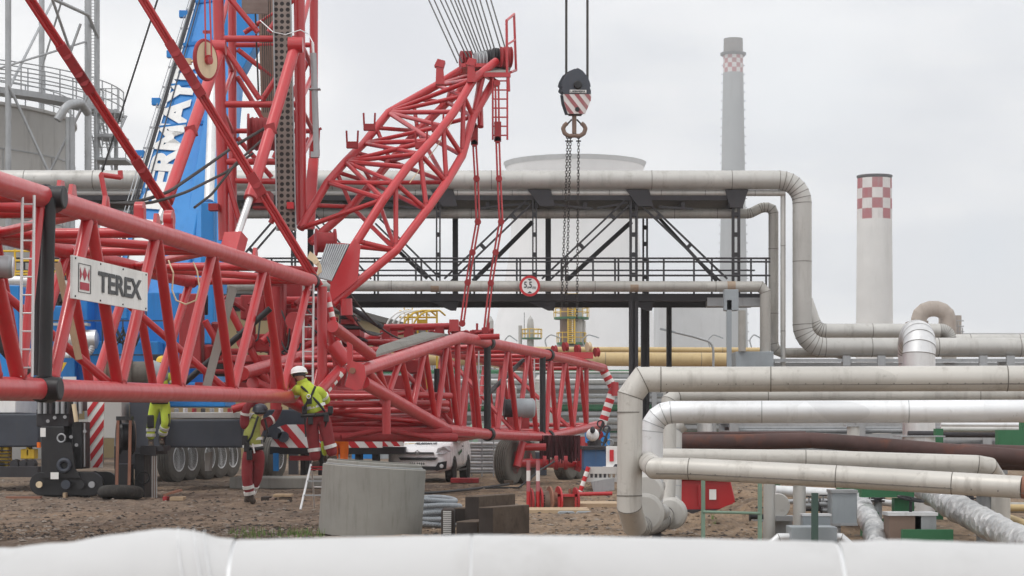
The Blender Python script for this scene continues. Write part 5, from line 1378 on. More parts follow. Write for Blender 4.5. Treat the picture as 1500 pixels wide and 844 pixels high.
for i,x in enumerate((829.5,860.5)):
    p=P(x,118,HD+.02); MB().tube(p,p+V(.0,0,4.2),.03,n=8).build('hoist_rope',M['rope'],label=['left','right'][i]+' of the two vertical hoist ropes holding up the hook block',cat='rope')
def chainlink(m,p,q,flip,w=.028,r=.0075):
    c=(p+q)/2; L=(q-p).length*.70; d=(q-p).normalized(); s_=V(1,.3,0).normalized() if flip else V(-.3,1,0).normalized()
    pts=[c+d*(L-w)*sg+(s_*math.cos(a)+d*math.sin(a))*w for sg,rng in((1,(0,60,120,180)),(-1,(180,240,300,360))) for a in [R(k) for k in rng]]
    pts.append(pts[0]); m.path(pts,r,n=6,cap=False)
for i,(x0,y0,x1,y1) in enumerate(((831.5,205,822.5,452),(835.5,205,829.5,448),(847.5,205,845,470))):
    m=MB(); a,b=P(x0,y0,HD),P(x1,y1,HD+2.2); n=62
    for k in range(n): chainlink(m,a.lerp(b,k/n),a.lerp(b,(k+1)/n),k%2)
    t=m.build('lifting_chain',M['rope'],label=['leftmost of the three lifting chains under the hook block','middle of the three lifting chains under the hook block','rightmost of the three lifting chains, hanging from the right hook horn'][i],cat='chain')
    m=MB(); c=a+V(0,0,.07); m.torus(c,(.6,1,0),.04,.014,n=14,k=7); m.tube(c+V(-.06,0,-.10),c+V(.06,0,-.10),.018,n=8); m.build('shackle',M['black'],t)
# ---------------------------------------------------------------- blue telescopic crane
bc=thing('mobile_crane','blue telescopic mobile crane with white lettering up its boom and a dark grey carrier','mobile crane',G(250,56))
def BP(px,py,d): return P(px,py,d)
b0l,b0r=P(160,440,54),P(268,440,54); b1l,b1r=P(299,-40,60),P(352,-40,60)
def quadbox(m,a,b,c,d,th,mi=0): return m.prism([a,b,c,d],th,mi)
th=V(.25,1.2,0)
quadbox(MB(),b0l,b0r,b1r,b1l,th).build('boom',M['blue'],bc,bevel=.04)
# darker lower flange side: second, wider base section
quadbox(MB(),P(252,440,54.3),P(318,440,54.3),P(346,105,57.5),P(318,60,58),V(.1,1.0,0)).build('boom_section',M['blue'],bc,bevel=.04)
MB().prism([P(322,70,57.6),P(350,105,57.6),P(356,100,57.6),P(376,62,57.6),P(378,-40,57.6),P(325,-40,57.6)],(0,1.0,0)).build('boom_collar',M['blue'],bc,bevel=.03)
ub=(b1l-b0l).normalized()
nrm=(b0r-b0l).cross(ub).normalized()
def on(s,t,k=-.02):   # s across 0..1 , t along 0..1 in image-like bilinear
    return b0l.lerp(b1l,t).lerp(b0r.lerp(b1r,t),s)+V(0,k,0)
# rails & conduits along the left edge
for s_,r,mt in((-.10,.025,'steel'),(-.05,.035,'black'),(-.02,.03,'dark'),(.10,.02,'navy'),(-.16,.012,'steel')):
    tube1('boom_conduit',on(s_,0,-.08),on(s_,1,-.08),r,M[mt],bc,8)
mm=MB()
for k in range(16): mm.bar(on(-.17,k/16,-.07),on(.02,k/16,-.07),.05,.05)
mm.build('conduit_bracket',M['steel'],bc)
for t in(.42,.58,.73,.86): MB().box(on(-.2,t)-V(.12,.1,.1),on(-.2,t)+V(.12,.1,.1)).build('guide_box',M['blue'],bc,bevel=.01)
for t in(.5,.63,.76,.9): MB().bar(on(0,t,-.04),on(1,t+.02,-.04),.06,.1).build('boom_seam',M['blue'],bc)
o_=on(.50,.10,-.03); u_=on(.48,.715,-.03)-o_
w_=(on(.10,.33,-.03)-on(.50,.33,-.03)); 
w_=w_-u_.normalized()*w_.dot(u_.normalized())
text('lettering','FELBERMAYR',o_,u_,w_*1.1,M['paperwhite'],bc,.03,.05)
o2=on(.42,.90,-.03); text('lettering','www',o2,u_.normalized()*1.0,w_*.45,M['paperwhite'],bc,.03,.03)
# lifting cylinder
o=MB().path([P(307,508,53),P(306,297,53)],.2,n=20).build('lift_cylinder',M['blue'],bc); MB().tube(P(306,297,53),P(313,120,56),.13,n=18).build('piston_rod',M['silver'],o)
MB().box(P(294,296,52.7),P(318,505,53.3)).build('cylinder_housing',M['blue'],bc,bevel=.03)
# superstructure
for (x0,y0,x1,y1,d,dp) in ((-60,418,28,600,52,2.5),(-60,448,110,590,52.6,2.5),(92,425,128,590,53,2.2),(120,395,205,540,54,2),(128,500,232,592,52.4,2.2),(200,428,262,592,53.2,2),(232,560,330,596,53,2),(262,438,318,566,54.5,1.6)):
    MB().box(P(x0,y0,d),P(x1,y1,d)+V(0,dp,0)).build('superstructure_panel',M['blue'],bc,bevel=.03)
mm=MB()
for x in(0,40,76,150,180,214,246): mm.bar(P(x,450,52.35),P(x,585,52.35),.035,.02)
for y in(470,520,558): mm.bar(P(-60,y,52.3),P(255,y,52.3),.02,.035)
mm.build('panel_trim',M['navy'],bc)
MB().lathe(P(92,497,51.8),(1,0,0),[(0,.12),(.03,.24),(.85,.24),(.9,.12)],n=22).build('silencer',M['silver'],bc)
MB().path(bend([P(88,520,51.7),P(126,520,51.7),P(134,514,51.7),P(136,500,51.7)],.2,3),.08,n=12,band=.3).build('exhaust_pipe',[M['light'],M['steel']],bc)
MB().box(P(78,473,51.6),P(133,478,52)).build('bracket_beam',M['tank'],bc)
MB().tube(P(-30,411,51),P(63,411,51),.11,n=14).build('handrail_tube',M['light'],bc)
mm=MB()
for y in(368,382,398,402): mm.tube(P(-30,y,52),P(105,y,52),.03,n=6)
for x in(0,22,60,76,100): mm.tube(P(x,405,52),P(x,365,52),.03,n=6)
mm.build('platform_railing',M['yellow'],bc)
MB().prism([P(80,545,51.5),P(90,531,51.5),P(98,531,51.5),P(90,545,51.5)],(0,.02,0)).build('arrow_mark',M['yellow'],bc)
for x0,x1 in((70,90),(92,112),(134,148)):
    MB().box(P(x0,552,51.5),P(x1,558,51.52)).build('white_marking',M['paperwhite'],bc)
# hoses
hr=random.Random(2)
for i in range(8):
    x=150+hr.random()*30; MB().path(bend([P(x,480,51.6),P(x+14,500+hr.random()*20,51.4),P(x+26,490,51.4),P(x+30,470+hr.random()*30,51.6)],.3,4),.02,n=6).build('hose',M['black'],bc)
for x,y,mt in ((165,430,'brick'),(175,452,'blue'),(205,470,'blue'),(220,520,'dark')): MB().box(P(x,y,51.7),P(x+14,y+16,52)).build('equipment_box',M[mt],bc,bevel=.01)
# winches seen low at the left
for i,(x,r,mt) in enumerate(((152,.34,'brick'),(188,.34,'tread'))):
    t=thing('rope_winch',['brown rope winch behind the boom braces, left one of the pair','grey brown rope winch with steel gearbox, right one of the pair'][i],'winch',P(x+20,566,43))
    MB().lathe(P(x,547,43.6),(1,.1,0),[(0,r*.8),(.04,r),(.08,r),(.08,r*.75),(.4,r*.75),(.4,r),(.46,r)],n=24).build('drum',M[mt],t)
    if i: MB().lathe(P(x+30,547,43.5),(1,.1,0),[(0,.24),(.1,.28),(.25,.22),(.4,.12)],n=20).build('gearbox',M['greybox'],t)
# carrier
MB().box(P(240,614,50),P(356,656,50)+V(0,3,0)).build('carrier_body',M['navy'],bc,bevel=.05)
MB().prism([P(356,614,50),P(366,618,50),P(361,656,50),P(352,656,50)],(0,3,0)).build('carrier_body',M['navy'],bc)
MB().box(P(246,604,50.1),P(352,613,50)+V(0,3,0)).build('deck',M['tank'],bc,bevel=.02)
for i in range(7):
    x=255+i*13; MB().box(P(x,598,50.6),P(x+7,605,51)).build('deck_fitting',M[['steel','light','red2','dark'][i%4]],bc,bevel=.01)
MB().box(P(-80,606,49.5),P(57,655,49.5)+V(0,3,0)).build('carrier_body',M['navy'],bc,bevel=.04)
MB().box(P(-40,585,49.7),P(55,606,52)).build('cabin_panel',M['white'],bc,bevel=.02)
MB().box(P(150,588,49.2),P(190,642,50.2)).build('cabin_panel',M['tank'],bc,bevel=.02)
MB().box(P(190,588,49.6),P(245,655,50.6)).build('cabin_panel',M['navy'],bc,bevel=.02)
MB().box(P(54,648,49.3),P(60,656,49.45)).build('marker_lamp',M['orange'],bc)
# outriggers / steps in yellow
yl=thing('step_unit','yellow steel steps and blocks under the dark carrier at the left edge','steps',G(30,49.5))
for x0,x1,y0,y1 in((-20,18,655,684),(30,56,658,672),(0,12,655,664),(38,48,655,668),(-20,14,676,684)):
    MB().box(P(x0,y0,49.6),P(x1,y1,50)).build('block',M['yellow'],yl,bevel=.02)
mm=MB()
for y in(659,664,669,674,679): mm.box(P(-20,y,49.5),P(16,y+1.5,49.58))
mm.build('slot',M['dark'],yl)
for x in(20,34,44): MB().lathe(P(x,680,49.4),(0,1,0),[(0,.1),(.3,.12)],n=14).build('fitting',M['dark'],yl)
tm=thing('timber_mat','long dark timber mat lying under the carrier at the left edge','timber mat',G(20,48.7))
MB().box(P(-60,684,48.6),P(66,698,49.4)).build('beam',M['dark'],tm)

def wheel(label,c,r,w,ax,par=None,group=None,rim='light'):
    ax=Vector(ax).normalized(); t=thing('wheel',label,'wheel',V(c.x,c.y,c.z-r)) if par is None else None
    if par is not None:
        t=bpy.data.objects.new('wheel',None); COL.objects.link(t); t.parent=par; t.location=c-ORG[par.name]; ORG[t.name]=Vector(c)
    pr=[(-w/2,r*.55),(-w/2,r*.85),(-w*.42,r*.97)]
    for k in range(5): pr+=[(-w*.36+k*w*.18-.0*w,r),(-w*.36+k*w*.18+w*.02,r*.975),(-w*.36+k*w*.18+w*.05,r*.975),(-w*.36+k*w*.18+w*.07,r)]
    pr+=[(w*.44,r*.97),(w/2,r*.85),(w/2,r*.55)]
    MB().lathe(c,ax,pr,n=36).build('tyre',M['tread'],t)
    MB().lathe(c,ax,[(w*.5,.57*r),(w*.52,.54*r),(w*.5,.50*r),(w*.3,.42*r),(w*.26,.2*r),(w*.42,.18*r),(w*.43,.02)],n=28).build('rim',M[rim],t)
    return t
# carrier wheels: their outer faces look towards the right of the camera
for i,(x,d) in enumerate(((262,57.5),(281,59.1),(307,60.7),(324,62.3),(341,63.9),(408,61))):
    c=P(x,0,d); c.z=.66; ax_=V(.955,-.297,0)
    wheel('',c-ax_*.2,.66,.42,ax_,bc,rim='light')
MB().prism([P(x,y,51) for x,y in((300,664),(308,662),(306,690),(300,690))],(0,.5,0)).build('mud_flap',M['tank'],bc)
MB().prism([P(x,y,54) for x,y in((362,664),(368,662),(370,690),(364,690))],(0,.5,0)).build('mud_flap',M['tank'],bc)
MB().box(V(P(205,0,62).x,58,.35),V(P(330,0,66).x-.6,66,1.0)).build('chassis_and_shade',M['dark'],bc)  # dark block standing in for the shade behind and between the carrier wheels

def stripes(poly,d,x0s,w,sl,y0,name,par,mat='signred',off=-.012,th=.008):
    mm=MB()
    for x0 in x0s:
        p=clip(poly,x0,x0+w,sl,y0)
        if len(p)>2: mm.prism([P(x,y,d+off) for x,y in p],(0,th,0))
    return mm.build(name,M[mat],par)
# second truck with hazard striped rear
st=thing('flatbed_truck','low dark trailer with a red and white hazard striped tail board, behind the two workers','trailer',G(480,57))
pl1=[(396,654),(402,628),(418,622),(470,622),(560,634),(560,656),(420,656)]
MB().prism([P(x,y,56) for x,y in pl1],(0,.1,0)).build('striped_board',M['paperwhite'],st)
stripes(pl1,56,range(330,600,26),12,.85,622,'stripes',st)
MB().box(P(560,640,56.3),P(592,654,56.5)).build('striped_board',M['paperwhite'],st)
stripes([(560,640),(592,640),(592,654),(560,654)],56.3,(548,566,584),9,.85,640,'stripes',st)
MB().box(P(385,600,57),P(560,640,60)).build('body',M['navy'],st,bevel=.04)
MB().box(P(395,655,56.4),P(600,664,59)).build('chassis_and_shade',M['dark'],st); MB().box(P(424,668,56.2),P(470,674,57)).build('bumper',M['red2'],st)
MB().box(P(455,600,56.2),P(520,618,56.6)).build('cabin_panel',M['tank'],st)
for k,(x,y,r) in enumerate(((404,635,.16),(415,640,.15))): MB().lathe(P(x,y,55.9),(0,1,0),[(0,r),(.08,r)],n=18).build('lamp',M['navy'],st)
for x in(440,466,520,545): MB().box(P(x,662,56.6),P(x+12,695,57.6)).build('axle_block',M['dark'],st)
MB().box(P(400,664,56.1),P(409,690,56.3)).build('blue_drum',M['blue'],st)

# ---------------------------------------------------------------- items standing on the dirt, left
bo=thing('black_hook_block','tall black heavy hook block standing on its rounded cheek plates','hook block',G(98,45))
def stad(x0,x1,y0,y1,d,dy,mat,par,name='cheek_plate',n=10):
    r=(y1-y0)/2; pts=[(x1-r+r*math.sin(a),(y0+y1)/2-r*math.cos(a)) for a in [math.pi*k/n for k in range(n+1)]]+[(x0+r-r*math.sin(a),(y0+y1)/2+r*math.cos(a)) for a in [math.pi*k/n for k in range(n+1)]]
    return MB().prism([P(x,y,d) for x,y in pts],(0,dy,0)).build(name,M[mat],par,bevel=.01)
stad(43,151,692,726,44.6,.12,'black',bo); stad(62,172,691,724,45.6,.12,'black',bo)
MB().prism([P(x,y,44.5) for x,y in((66,690),(70,650),(104,648),(110,688),(118,700),(60,700))],(0,.1,0)).build('web_plate',M['black'],bo)
for x,r,mt in((57,.07,'cream'),(134,.07,'steel'),(118,.09,'black'),(96,.1,'navy')): MB().lathe(P(x,710,44.45),(0,1,0),[(0,r),(.06,r)],n=18).build('pin',M[mt],bo)
MB().box(P(60,624,44.8),P(106,694,45.6)).build('body',M['black'],bo,bevel=.03)
MB().box(P(106,618,45),P(132,686,45.8)).build('body',M['black'],bo,bevel=.02)
MB().box(P(53,600,44.9),P(112,625,45.7)).build('upper_frame',M['dark'],bo,bevel=.02)
MB().box(P(54,588,45),P(128,602,45.6)).build('upper_frame',M['black'],bo,bevel=.02)
MB().box(P(64,722,44.8),P(140,731,45.6)).build('foot',M['black'],bo)
for x in(58,66,75,84,92,101,110,118): MB().tube(P(x,586,44.85),P(x,606,44.85),.045,n=10).build('sheave_bolt',M['dark' if x%2 else 'steel'],bo)
MB().torus(P(90,642,44.7),(.2,1,0),.09,.022,n=18,k=6).build('lifting_eye',M['steel'],bo)
MB().torus(P(94,682,44.45),(0,1,0),.12,.05,n=18,k=6).build('boss',M['navy'],bo)
for x,y in((59,627),(74,692)): MB().box(P(x,y,44.4),P(x+8+(y>650)*4,y+13-(y>650)*3,44.42)).build('paper_label',M['paperwhite'],bo)
for x,y in((80,612),(70,617),(95,611),(104,640),(112,652),(124,632),(82,666),(73,655)): MB().tube(P(x,y,44.75),P(x,y,44.9),.04,n=10).build('bolt',M['steel'],bo)
tube1('rod',P(124,620,44.9),P(124,684,44.9),.02,M['steel'],bo,8); tube1('rod',P(108,592,44.8),P(112,618,44.8),.05,M['cream'],bo,8)
MB().box(P(92,722,44.3),P(99,732,44.5)).build('wedge',M['ply'],bo)
mm=thing('warning_board','tall red and white diagonally striped warning board beside the black hook block','warning board',P(140,686,46))
pb=[(127,588),(153,588),(150,685),(133,685)]
MB().prism([P(x,y,46) for x,y in pb],(0,.03,0)).build('board',M['paperwhite'],mm)
stripes(pb,46,range(120,330,17),8,-.72,588,'stripes',mm)
MB().box(V(P(138,0,46.1).x,46.05,0),P(142,690,46.15)).build('post',M['dark'],mm)
rl=thing('rope_reel','black rope reel between two rusty flat steel flanges','reel',G(185,44.5))
MB().lathe(P(176,640,44.6),(1,.35,0),[(-.05,.38),(0,.40),(.02,.30),(.22,.30),(.24,.4),(.28,.38)],n=26).build('drum',M['black'],rl)
MB().lathe(P(192,640,44.9),(1,.35,0),[(0,.36),(.06,.36)],n=26).build('side_disc',M['brick'],rl)
for x in(173,191): MB().bar(P(x,616,44.2),P(x-2,716,44.2),.06,.05,up=(0,1,0)).build('flange_strip',M['rustbar'],rl)
mm=MB(); mm.box(P(170,610,44.3),P(196,616,44.6)); mm.build('cross_bar',M['black'],rl)
MB().box(P(168,680,44.5),P(196,732,45.2)).build('frame',M['black'],rl)
bb=thing('black_cabinet','black steel box with a corrugated pale edge on the dirt beside the reel','steel box',G(212,45))
MB().box(P(197,664,45),P(222,738,45.9)).build('body',M['black'],bb,bevel=.02)
q=MB()
for k in range(5): q.tube(P(223+k*1.6,668,44.95),P(223+k*1.6,736,44.95),.013,n=6,mi=k%2)
q.build('ribbed_edge',[M['tank'],M['brick']],bb)
MB().box(P(205,655,44.9),P(245,665,46.4)).build('top_plate',M['dark'],bb)
MB().torus(P(210,700,44.9),(0,1,0),.13,.015,n=18,k=6).build('hose_ring',M['black'],bb)
hs=MB().torus(G(177,43.6)+V(0,0,.14),(0,.12,1),.40,.13,n=40,k=14,sx=.9); hs.build('rubber_tube_ring',M['tyre'],label='thick black rubber ring lying on the dirt beside the black hook block',cat='rubber ring')
w_=thing('brick_pile','red wooden wedge and brown block lying on the dirt behind the worker in dark red','blocks',G(255,42.5))
MB().box(G(238,42.5),P(248,727,42.8)).build('red_block',M['red2'],w_,bevel=.01); MB().box(G(249,42.5),P(273,727,42.9)).build('brown_block',M['ply'],w_,bevel=.01)
MB().bar(P(240,726,42.6),P(262,718,42.6),.1,.05).bar(P(252,722,42.5),P(266,718,42.6),.1,.04).build('chock',M['rustbar'],w_)
MB().box(G(8,43.3),P(62,727,43.5)).build('timber_plank',M['rustbar'],label='thin brown plank lying on the dirt at the left edge',cat='plank')
w_=thing('timber_pile','low pile of short timbers on the dirt between worker and stepladder','timber pile',G(405,43))
for x0,x1,y0,y1,mt in((382,398,727,738,'woodend'),(394,406,729,738,'brick'),(408,428,728,738,'wood'),(400,430,723,728,'ply')):
    MB().box(V(P(x0,0,42.5).x,42.5,P(0,y1,42.5).z),P(x1,y0,43)).build('timber',M[mt],w_,bevel=.01)
MB().box(V(G(336,51).x,51,0),P(508,697,53)).build('concrete_beam',M['concrete'],label='long low concrete beam lying on the ground behind the workers',cat='concrete beam',bevel=.03)

# ---------------------------------------------------------------- concrete ring
rg=thing('concrete_ring','large grey concrete shaft ring with a stepped rim, in the foreground','concrete ring',V(P(542,0,29.2).x,29.2,0))
cx=P(542,0,29.2); R1=.735
tilt=Matrix.Rotation(R(3.8),3,(0,1,0)).to_4x4()
m_=MB().lathe((0,0,0),(0,0,1),[(-.02,R1),(.955,R1),(.965,R1-.012),(.968,R1-.055),(1.02,R1-.06),(1.03,R1-.07),(1.03,R1-.12),(.0,R1-.12)],n=96)
m_.v=[(tilt@v)+V(cx.x,cx.y,0) for v in m_.v]
o=m_.build('ring_wall',M['concrete'],rg)
mm=MB().torus((0,0,.975),(0,0,1),R1-.052,.010,n=80,k=6); mm.v=[(tilt@v)+V(cx.x,cx.y,0) for v in mm.v]; mm.build('seal_groove',M['steel'],rg)

# ---------------------------------------------------------------- timber blocks, rope coil
def blk(label,x0,x1,y0,y1,d,dp,yaw=0,parent=None):
    a=P(x0,y1,d); b=P(x1,y0,d); w=b.x-a.x; h=b.z-a.z
    c=V((a.x+b.x)/2,d+dp/2,(a.z+b.z)/2); ux=V(math.cos(yaw),math.sin(yaw),0); uy=V(-math.sin(yaw),math.cos(yaw),0)
    t=thing('timber_block',label,'timber block',V(c.x,c.y,a.z))
    MB().obox(c,ux*w/2,uy*dp/2,V(0,0,h/2)).build('block',M['wood'],t,bevel=.012)
    MB().obox(c-uy*(dp/2+.002)*1,ux*(w/2-.012),uy*.003,V(0,0,h/2-.012)).build('end_grain',M['woodend'],t)
    return t
def longblk(label,pxe0,pxe1,yt,yb,d,L,yaw):
    "beam whose dark end faces the camera at the left and whose long face runs to the right"
    a=P(pxe0,yb,d); b=P(pxe1,yb,d); h=P(0,yt,d).z-a.z; ux=(b-a); w=ux.length
    dr=V(math.cos(yaw),math.sin(yaw),0)
    e=V(-math.sin(yaw)*-1,-math.cos(yaw)*1,0)
    # footprint: end edge from a to b, length direction dr from b
    t=thing('timber_block',label,'timber block',V(b.x,b.y,a.z))
    MB().prism([a,b,b+dr*L,a+dr*L],V(0,0,h)).build('block',M['wood'],t,bevel=.012)
    n_=(b-a).cross(V(0,0,1)).normalized()*.003
    MB().prism([a.lerp(b,.04)+V(0,0,.012)+n_,b.lerp(a,.04)+V(0,0,.012)+n_,b.lerp(a,.04)+V(0,0,h-.012)+n_,a.lerp(b,.04)+V(0,0,h-.012)+n_],n_).build('end_grain',M['woodend'],t)
    return t
longblk('large dark timber block at the front right of the timber stack',701,723,743,786,27.6,1.05,R(62))
longblk('dark timber block lying on top at the back of the stack',681,702,727,764,28.6,1.25,R(66))
longblk('dark timber block lying low in the middle of the stack',668,700,764,786,27.9,.9,R(75))
longblk('dark timber block at the back left of the stack, next to the corrugated end',664,684,744,766,29.0,.8,R(70))
cr_=thing('ribbed_roll','short roll with a pale ribbed end leaning against the timber stack','roll',P(660,786,28.2))
q=MB()
for k in range(12): q.box(P(649,749+k*2.9,28.2),P(661,750.6+k*2.9,28.25))
q.build('ribs',M['tank'],cr_); MB().box(P(646,746,28.26),P(667,787,28.9)).build('body',M['woodend'],cr_,bevel=.03)
rc_=thing('rope_coil','coil of thick grey wire rope lying behind the concrete ring and timber stack','rope coil',G(630,31.5))
rr_=random.Random(8)
def strand(c,Rx,Ry,z,r,ph):
    pts=[c+V(math.cos(a)*Rx,math.sin(a)*Ry,z+.02*math.sin(a*2+ph)) for a in [2*math.pi*k/40 for k in range(41)]]
    mm=MB()
    for s_ in range(4):
        q=[]
        N=160
        for k in range(N+1):
            a=2*math.pi*k/N; p=c+V(math.cos(a)*Rx,math.sin(a)*Ry,z+.02*math.sin(a*2+ph)); tw=k*.75+s_*math.pi/2
            out=V(math.cos(a),math.sin(a),0); q.append(p+out*math.cos(tw)*r*.55+V(0,0,1)*math.sin(tw)*r*.55)
        mm.path(q,r*.55,n=6,cap=False)
    return mm
c=G(628,31.6)
for k in range(5):
    strand(c+V(rr_.uniform(-.04,.04),0,0),.52-.02*k,.7-.03*k,.06+.085*k,.042,k*1.3).build('rope_turn',M['ropeg'],rc_)
# reels with red white posts
sp=thing('roller_frame','rusty red double reel frame with two striped red and white posts, on the dirt','reel frame',G(805,37.5))
D_=37.
for x,yt in((774,674),(788,674)):
    striped('striped_post',[P(x,yt,D_),P(x,yt+46,D_)],.036,.19,sp,'chred','chwhite'); tube1('post_foot',P(x,yt+46,D_),P(x,yt+70,D_),.036,M['red'],sp)
for x,w,mt,r in ((776,1,'red2',.24),(789,1,'red2',.26),(804,1,'rustbar',.27),(817,1,'red',.27),(842,1,'red2',.25)):
    MB().lathe(P(x,734,D_+.15),(1,.25,0),[(0,r),(.03,r),(.035,r*.8)],n=22).build('flange',M[mt],sp)
MB().lathe(P(777,735,D_+.15),(1,.25,0),[(0,.19),(.15,.19)],n=20).lathe(P(791,735,D_+.2),(1,.25,0),[(0,.2),(.16,.2)],n=20).build('reel_core',M['brick'],sp)
MB().lathe(P(805,735,D_+.2),(1,.25,0),[(0,.17),(.15,.17)],n=20).build('reel_core',M['rustbar'],sp)
MB().box(P(819,728,D_+.1),P(842,752,D_+.12)).build('box_back',M['rustbar'],sp)
for y in(724,752): MB().box(P(817,y,D_),P(845,y+3,D_+.3)).build('box_rail',M['red'],sp)
for x in(817,842): MB().box(P(x,724,D_),P(x+3,755,D_+.3)).build('box_rail',M['red'],sp)
q=MB()
for x in(797,823,846):
    for k in range(7): q.tube(P(x,726+k*4,D_-.02),P(x,726+k*4,D_+.05),.018,n=6)
q.build('bolts',M['black'],sp)
for x in(806,817,835,841): tube1('upright',P(x,716,D_+.3),P(x,756,D_+.3),.03,M['rustbar'],sp,8)
gr_=thing('steel_shoes','pair of low grey steel shoes lying in front of the reel frame','steel shoes',G(842,35.8))
for x0,x1 in((817,842),(844,869)):
    MB().prism([P(x,y,35.6) for x,y in((x0,757),(x0,751),(x0+3,749),(x1-3,749),(x1,751),(x1,757))],(0,.4,0)).build('shoe',M['greybox'],gr_,bevel=.01)
for k,(x0,x1,y,d) in enumerate(((800,892,741,39.5),(770,862,757,36.2),(830,905,753,37.8))):
    z=terrain(P((x0+x1)/2,0,d).x,d)
    MB().box(V(P(x0,0,d).x,d-.5,z-.02),V(P(x1,0,d).x,d+.8,z+.05+.01*k)).build('plywood_sheet',M['ply'],label=['pale plywood sheet on the dirt right behind the reel frame','pale plywood sheet under the reel frame','pale plywood sheet on the dirt beside the big vertical pipe'][k],cat='plywood sheet')
# tilted barrier
tb=thing('traffic_barrier','red and white plastic barrier tipped over, leaning by the big vertical pipe','barrier',G(880,41))
m_=MB(); D_=41
m_.box(P(862,684,D_),P(915,694,D_+.12)).box(P(858,700,D_),P(912,706,D_+.1))
for k in range(8): m_.box(P(862+k*6.5,694,D_+.03),P(864.5+k*6.5,701,D_+.08))
m_.build('grille',M['tank'],tb)
striped('striped_edge',[P(862,684,D_-.05),P(850,720,D_-.05)],.045,.1,tb)
tube1('red_pole',P(846,724,D_-.3),P(897,723,D_-.3),.04,M['red'],tb)
MB().prism([P(866,706,D_-.1),P(900,700,D_-.1),P(900,718,D_-.1),P(870,722,D_-.1)],(0,.3,0)).build('grey_tube',M['steel'],tb)
bl=thing('blue_skip','blue steel bin with a dark top behind the far boom, next to the striped sign','bin',G(870,50))
MB().box(P(855,658,49.5),P(888,688,51)).build('body',M['dullblue'],bl,bevel=.02); MB().box(P(853,654,49.4),P(890,658,51)).build('lid',M['dark'],bl)
MB().box(P(858,686,49.4),P(890,700,50)).build('base',M['dark'],bl)
mm=thing('warning_sign','white sign with a red block in its centre, half behind the big vertical pipe','sign',P(896,690,44))
MB().box(P(888,654,44),P(912,684,44.1)).build('board',M['paperwhite'],mm,bevel=.01); MB().box(P(893,659,43.97),P(899,676,43.99)).build('red_block',M['signred'],mm)
MB().box(P(884,684,43.9),P(915,692,44.3)).build('foot',M['white'],mm); MB().prism([P(894,690,43.8),P(901,680,43.8),P(912,680,43.8),P(912,690,43.8)],(0,.05,0)).build('blue_marking',M['navy'],mm)
bl_=thing('balloon_lamp','round white lamp globe with a dark cap at the right end of the far boom','lamp',P(868,650,53))
MB().ball(P(868,637,53),.17,n=18).build('globe',M['white'],bl_); MB().ball(P(868,630,52.8),.07,n=12,sc=(1,1,1.3)).build('cap',M['dark'],bl_)
MB().tube(P(870,645,53.2),P(872,660,53.2),.18,n=16).build('motor',M['dark'],bl_)
for k,(x,y) in enumerate(((880,632),(889,640),(878,648),(893,660),(884,655))):
    q=MB(); c=P(x,y,54); q.tube(c-V(.1,0,.25),c+V(.06,0,.25),.03,n=8); q.torus(c+V(0,0,.2),(.2,1,0),.09,.02,n=12,k=6); q.build('hose_fitting',M[['dark','navy','red2','steel','dark'][k]],label='dark hose fitting in the clutter above the blue bin',cat='fitting',group='hose fittings above the blue bin')

# ---------------------------------------------------------------- dolly with wheels
dl=thing('wheel_dolly','red wheeled dolly frame with big dusty tyres, carrying the far boom','dolly',G(770,55))
def dw(x,d,r=.60,w=.42):
    c=P(x,0,d); c.z=r; t=bpy.data.objects.new('wheel',None); COL.objects.link(t); t.parent=dl; t.location=c-ORG[dl.name]; ORG[t.name]=Vector(c)
    pr=[(-w/2,r*.5),(-w/2,r*.86)]
    for k in range(6): pr+=[(-w*.42+k*w*.145,r),(-w*.42+k*w*.145+.035,r),(-w*.42+k*w*.145+.04,r*.965),(-w*.42+k*w*.145+.05,r*.965)]
    pr+=[(w/2,r*.88),(w/2,r*.5)]
    MB().lathe(c,(1,-.42,0),pr,n=40).build('tyre',M['tread'],t)
    MB().lathe(c,(1,-.42,0),[(w*.5,.52*r),(w*.4,.42*r),(w*.15,.38*r),(w*.1,.02)],n=24).build('rim',M['red2'],t)
for x,d in((745,55),(764,55.9),(829,60),(842,61)): dw(x,d)
tube1('axle',P(752,678,54.9),P(852,680,58),.12,M['red'],dl,16)
tube1('frame_tube',P(757,684,54.6),P(766,648,54.8),.11,M['red'],dl); tube1('frame_tube',P(762,655,54.8),P(800,655,54.8),.10,M['red'],dl); tube1('frame_tube',P(776,676,56),P(768,648,56),.10,M['red'],dl)
tube1('frame_tube',P(850,640,57),P(852,684,57),.13,M['red'],dl); tube1('frame_tube',P(845,690,57.5),P(862,650,57.5),.1,M['red2'],dl)
for x in(795,812,826): MB().lathe(P(x,678,55.5),(1,0,0),[(0,.19),(.1,.19)],n=16).build('hub',M['red2'],dl)
q=MB(); cr2=random.Random(5)
for k in range(58):
    x=791+k*1.02; q.tube(P(x,638,56.2+cr2.random()*.5),P(x+cr2.uniform(-.6,.6),670+cr2.random()*9,56.2+cr2.random()*.5),.020,n=5)
q.build('cord_curtain',paint('dark_red_cords',(.06,.008,.012),amt=.3,rough=.9),dl)
MB().box(P(738,704,54),P(752,712,54.6)).build('chock',M['wood'],dl)
MB().path([G(700,50)+V(0,0,.05),G(760,50)+V(0,0,.06),P(790,690,51),P(812,676,52)],.025,n=6).build('ground_cable',M['black'],label='black cable running over the ground and up to the dolly',cat='cable')
MB().path(bend([G(520,47)+V(0,0,.05),G(600,45)+V(0,0,.05),G(680,48)+V(0,0,.06),G(745,53)+V(0,0,.06)],5,5),.035,n=6).build('ground_hose',M['black'],label='dark hose lying across the dirt in front of the van',cat='hose')
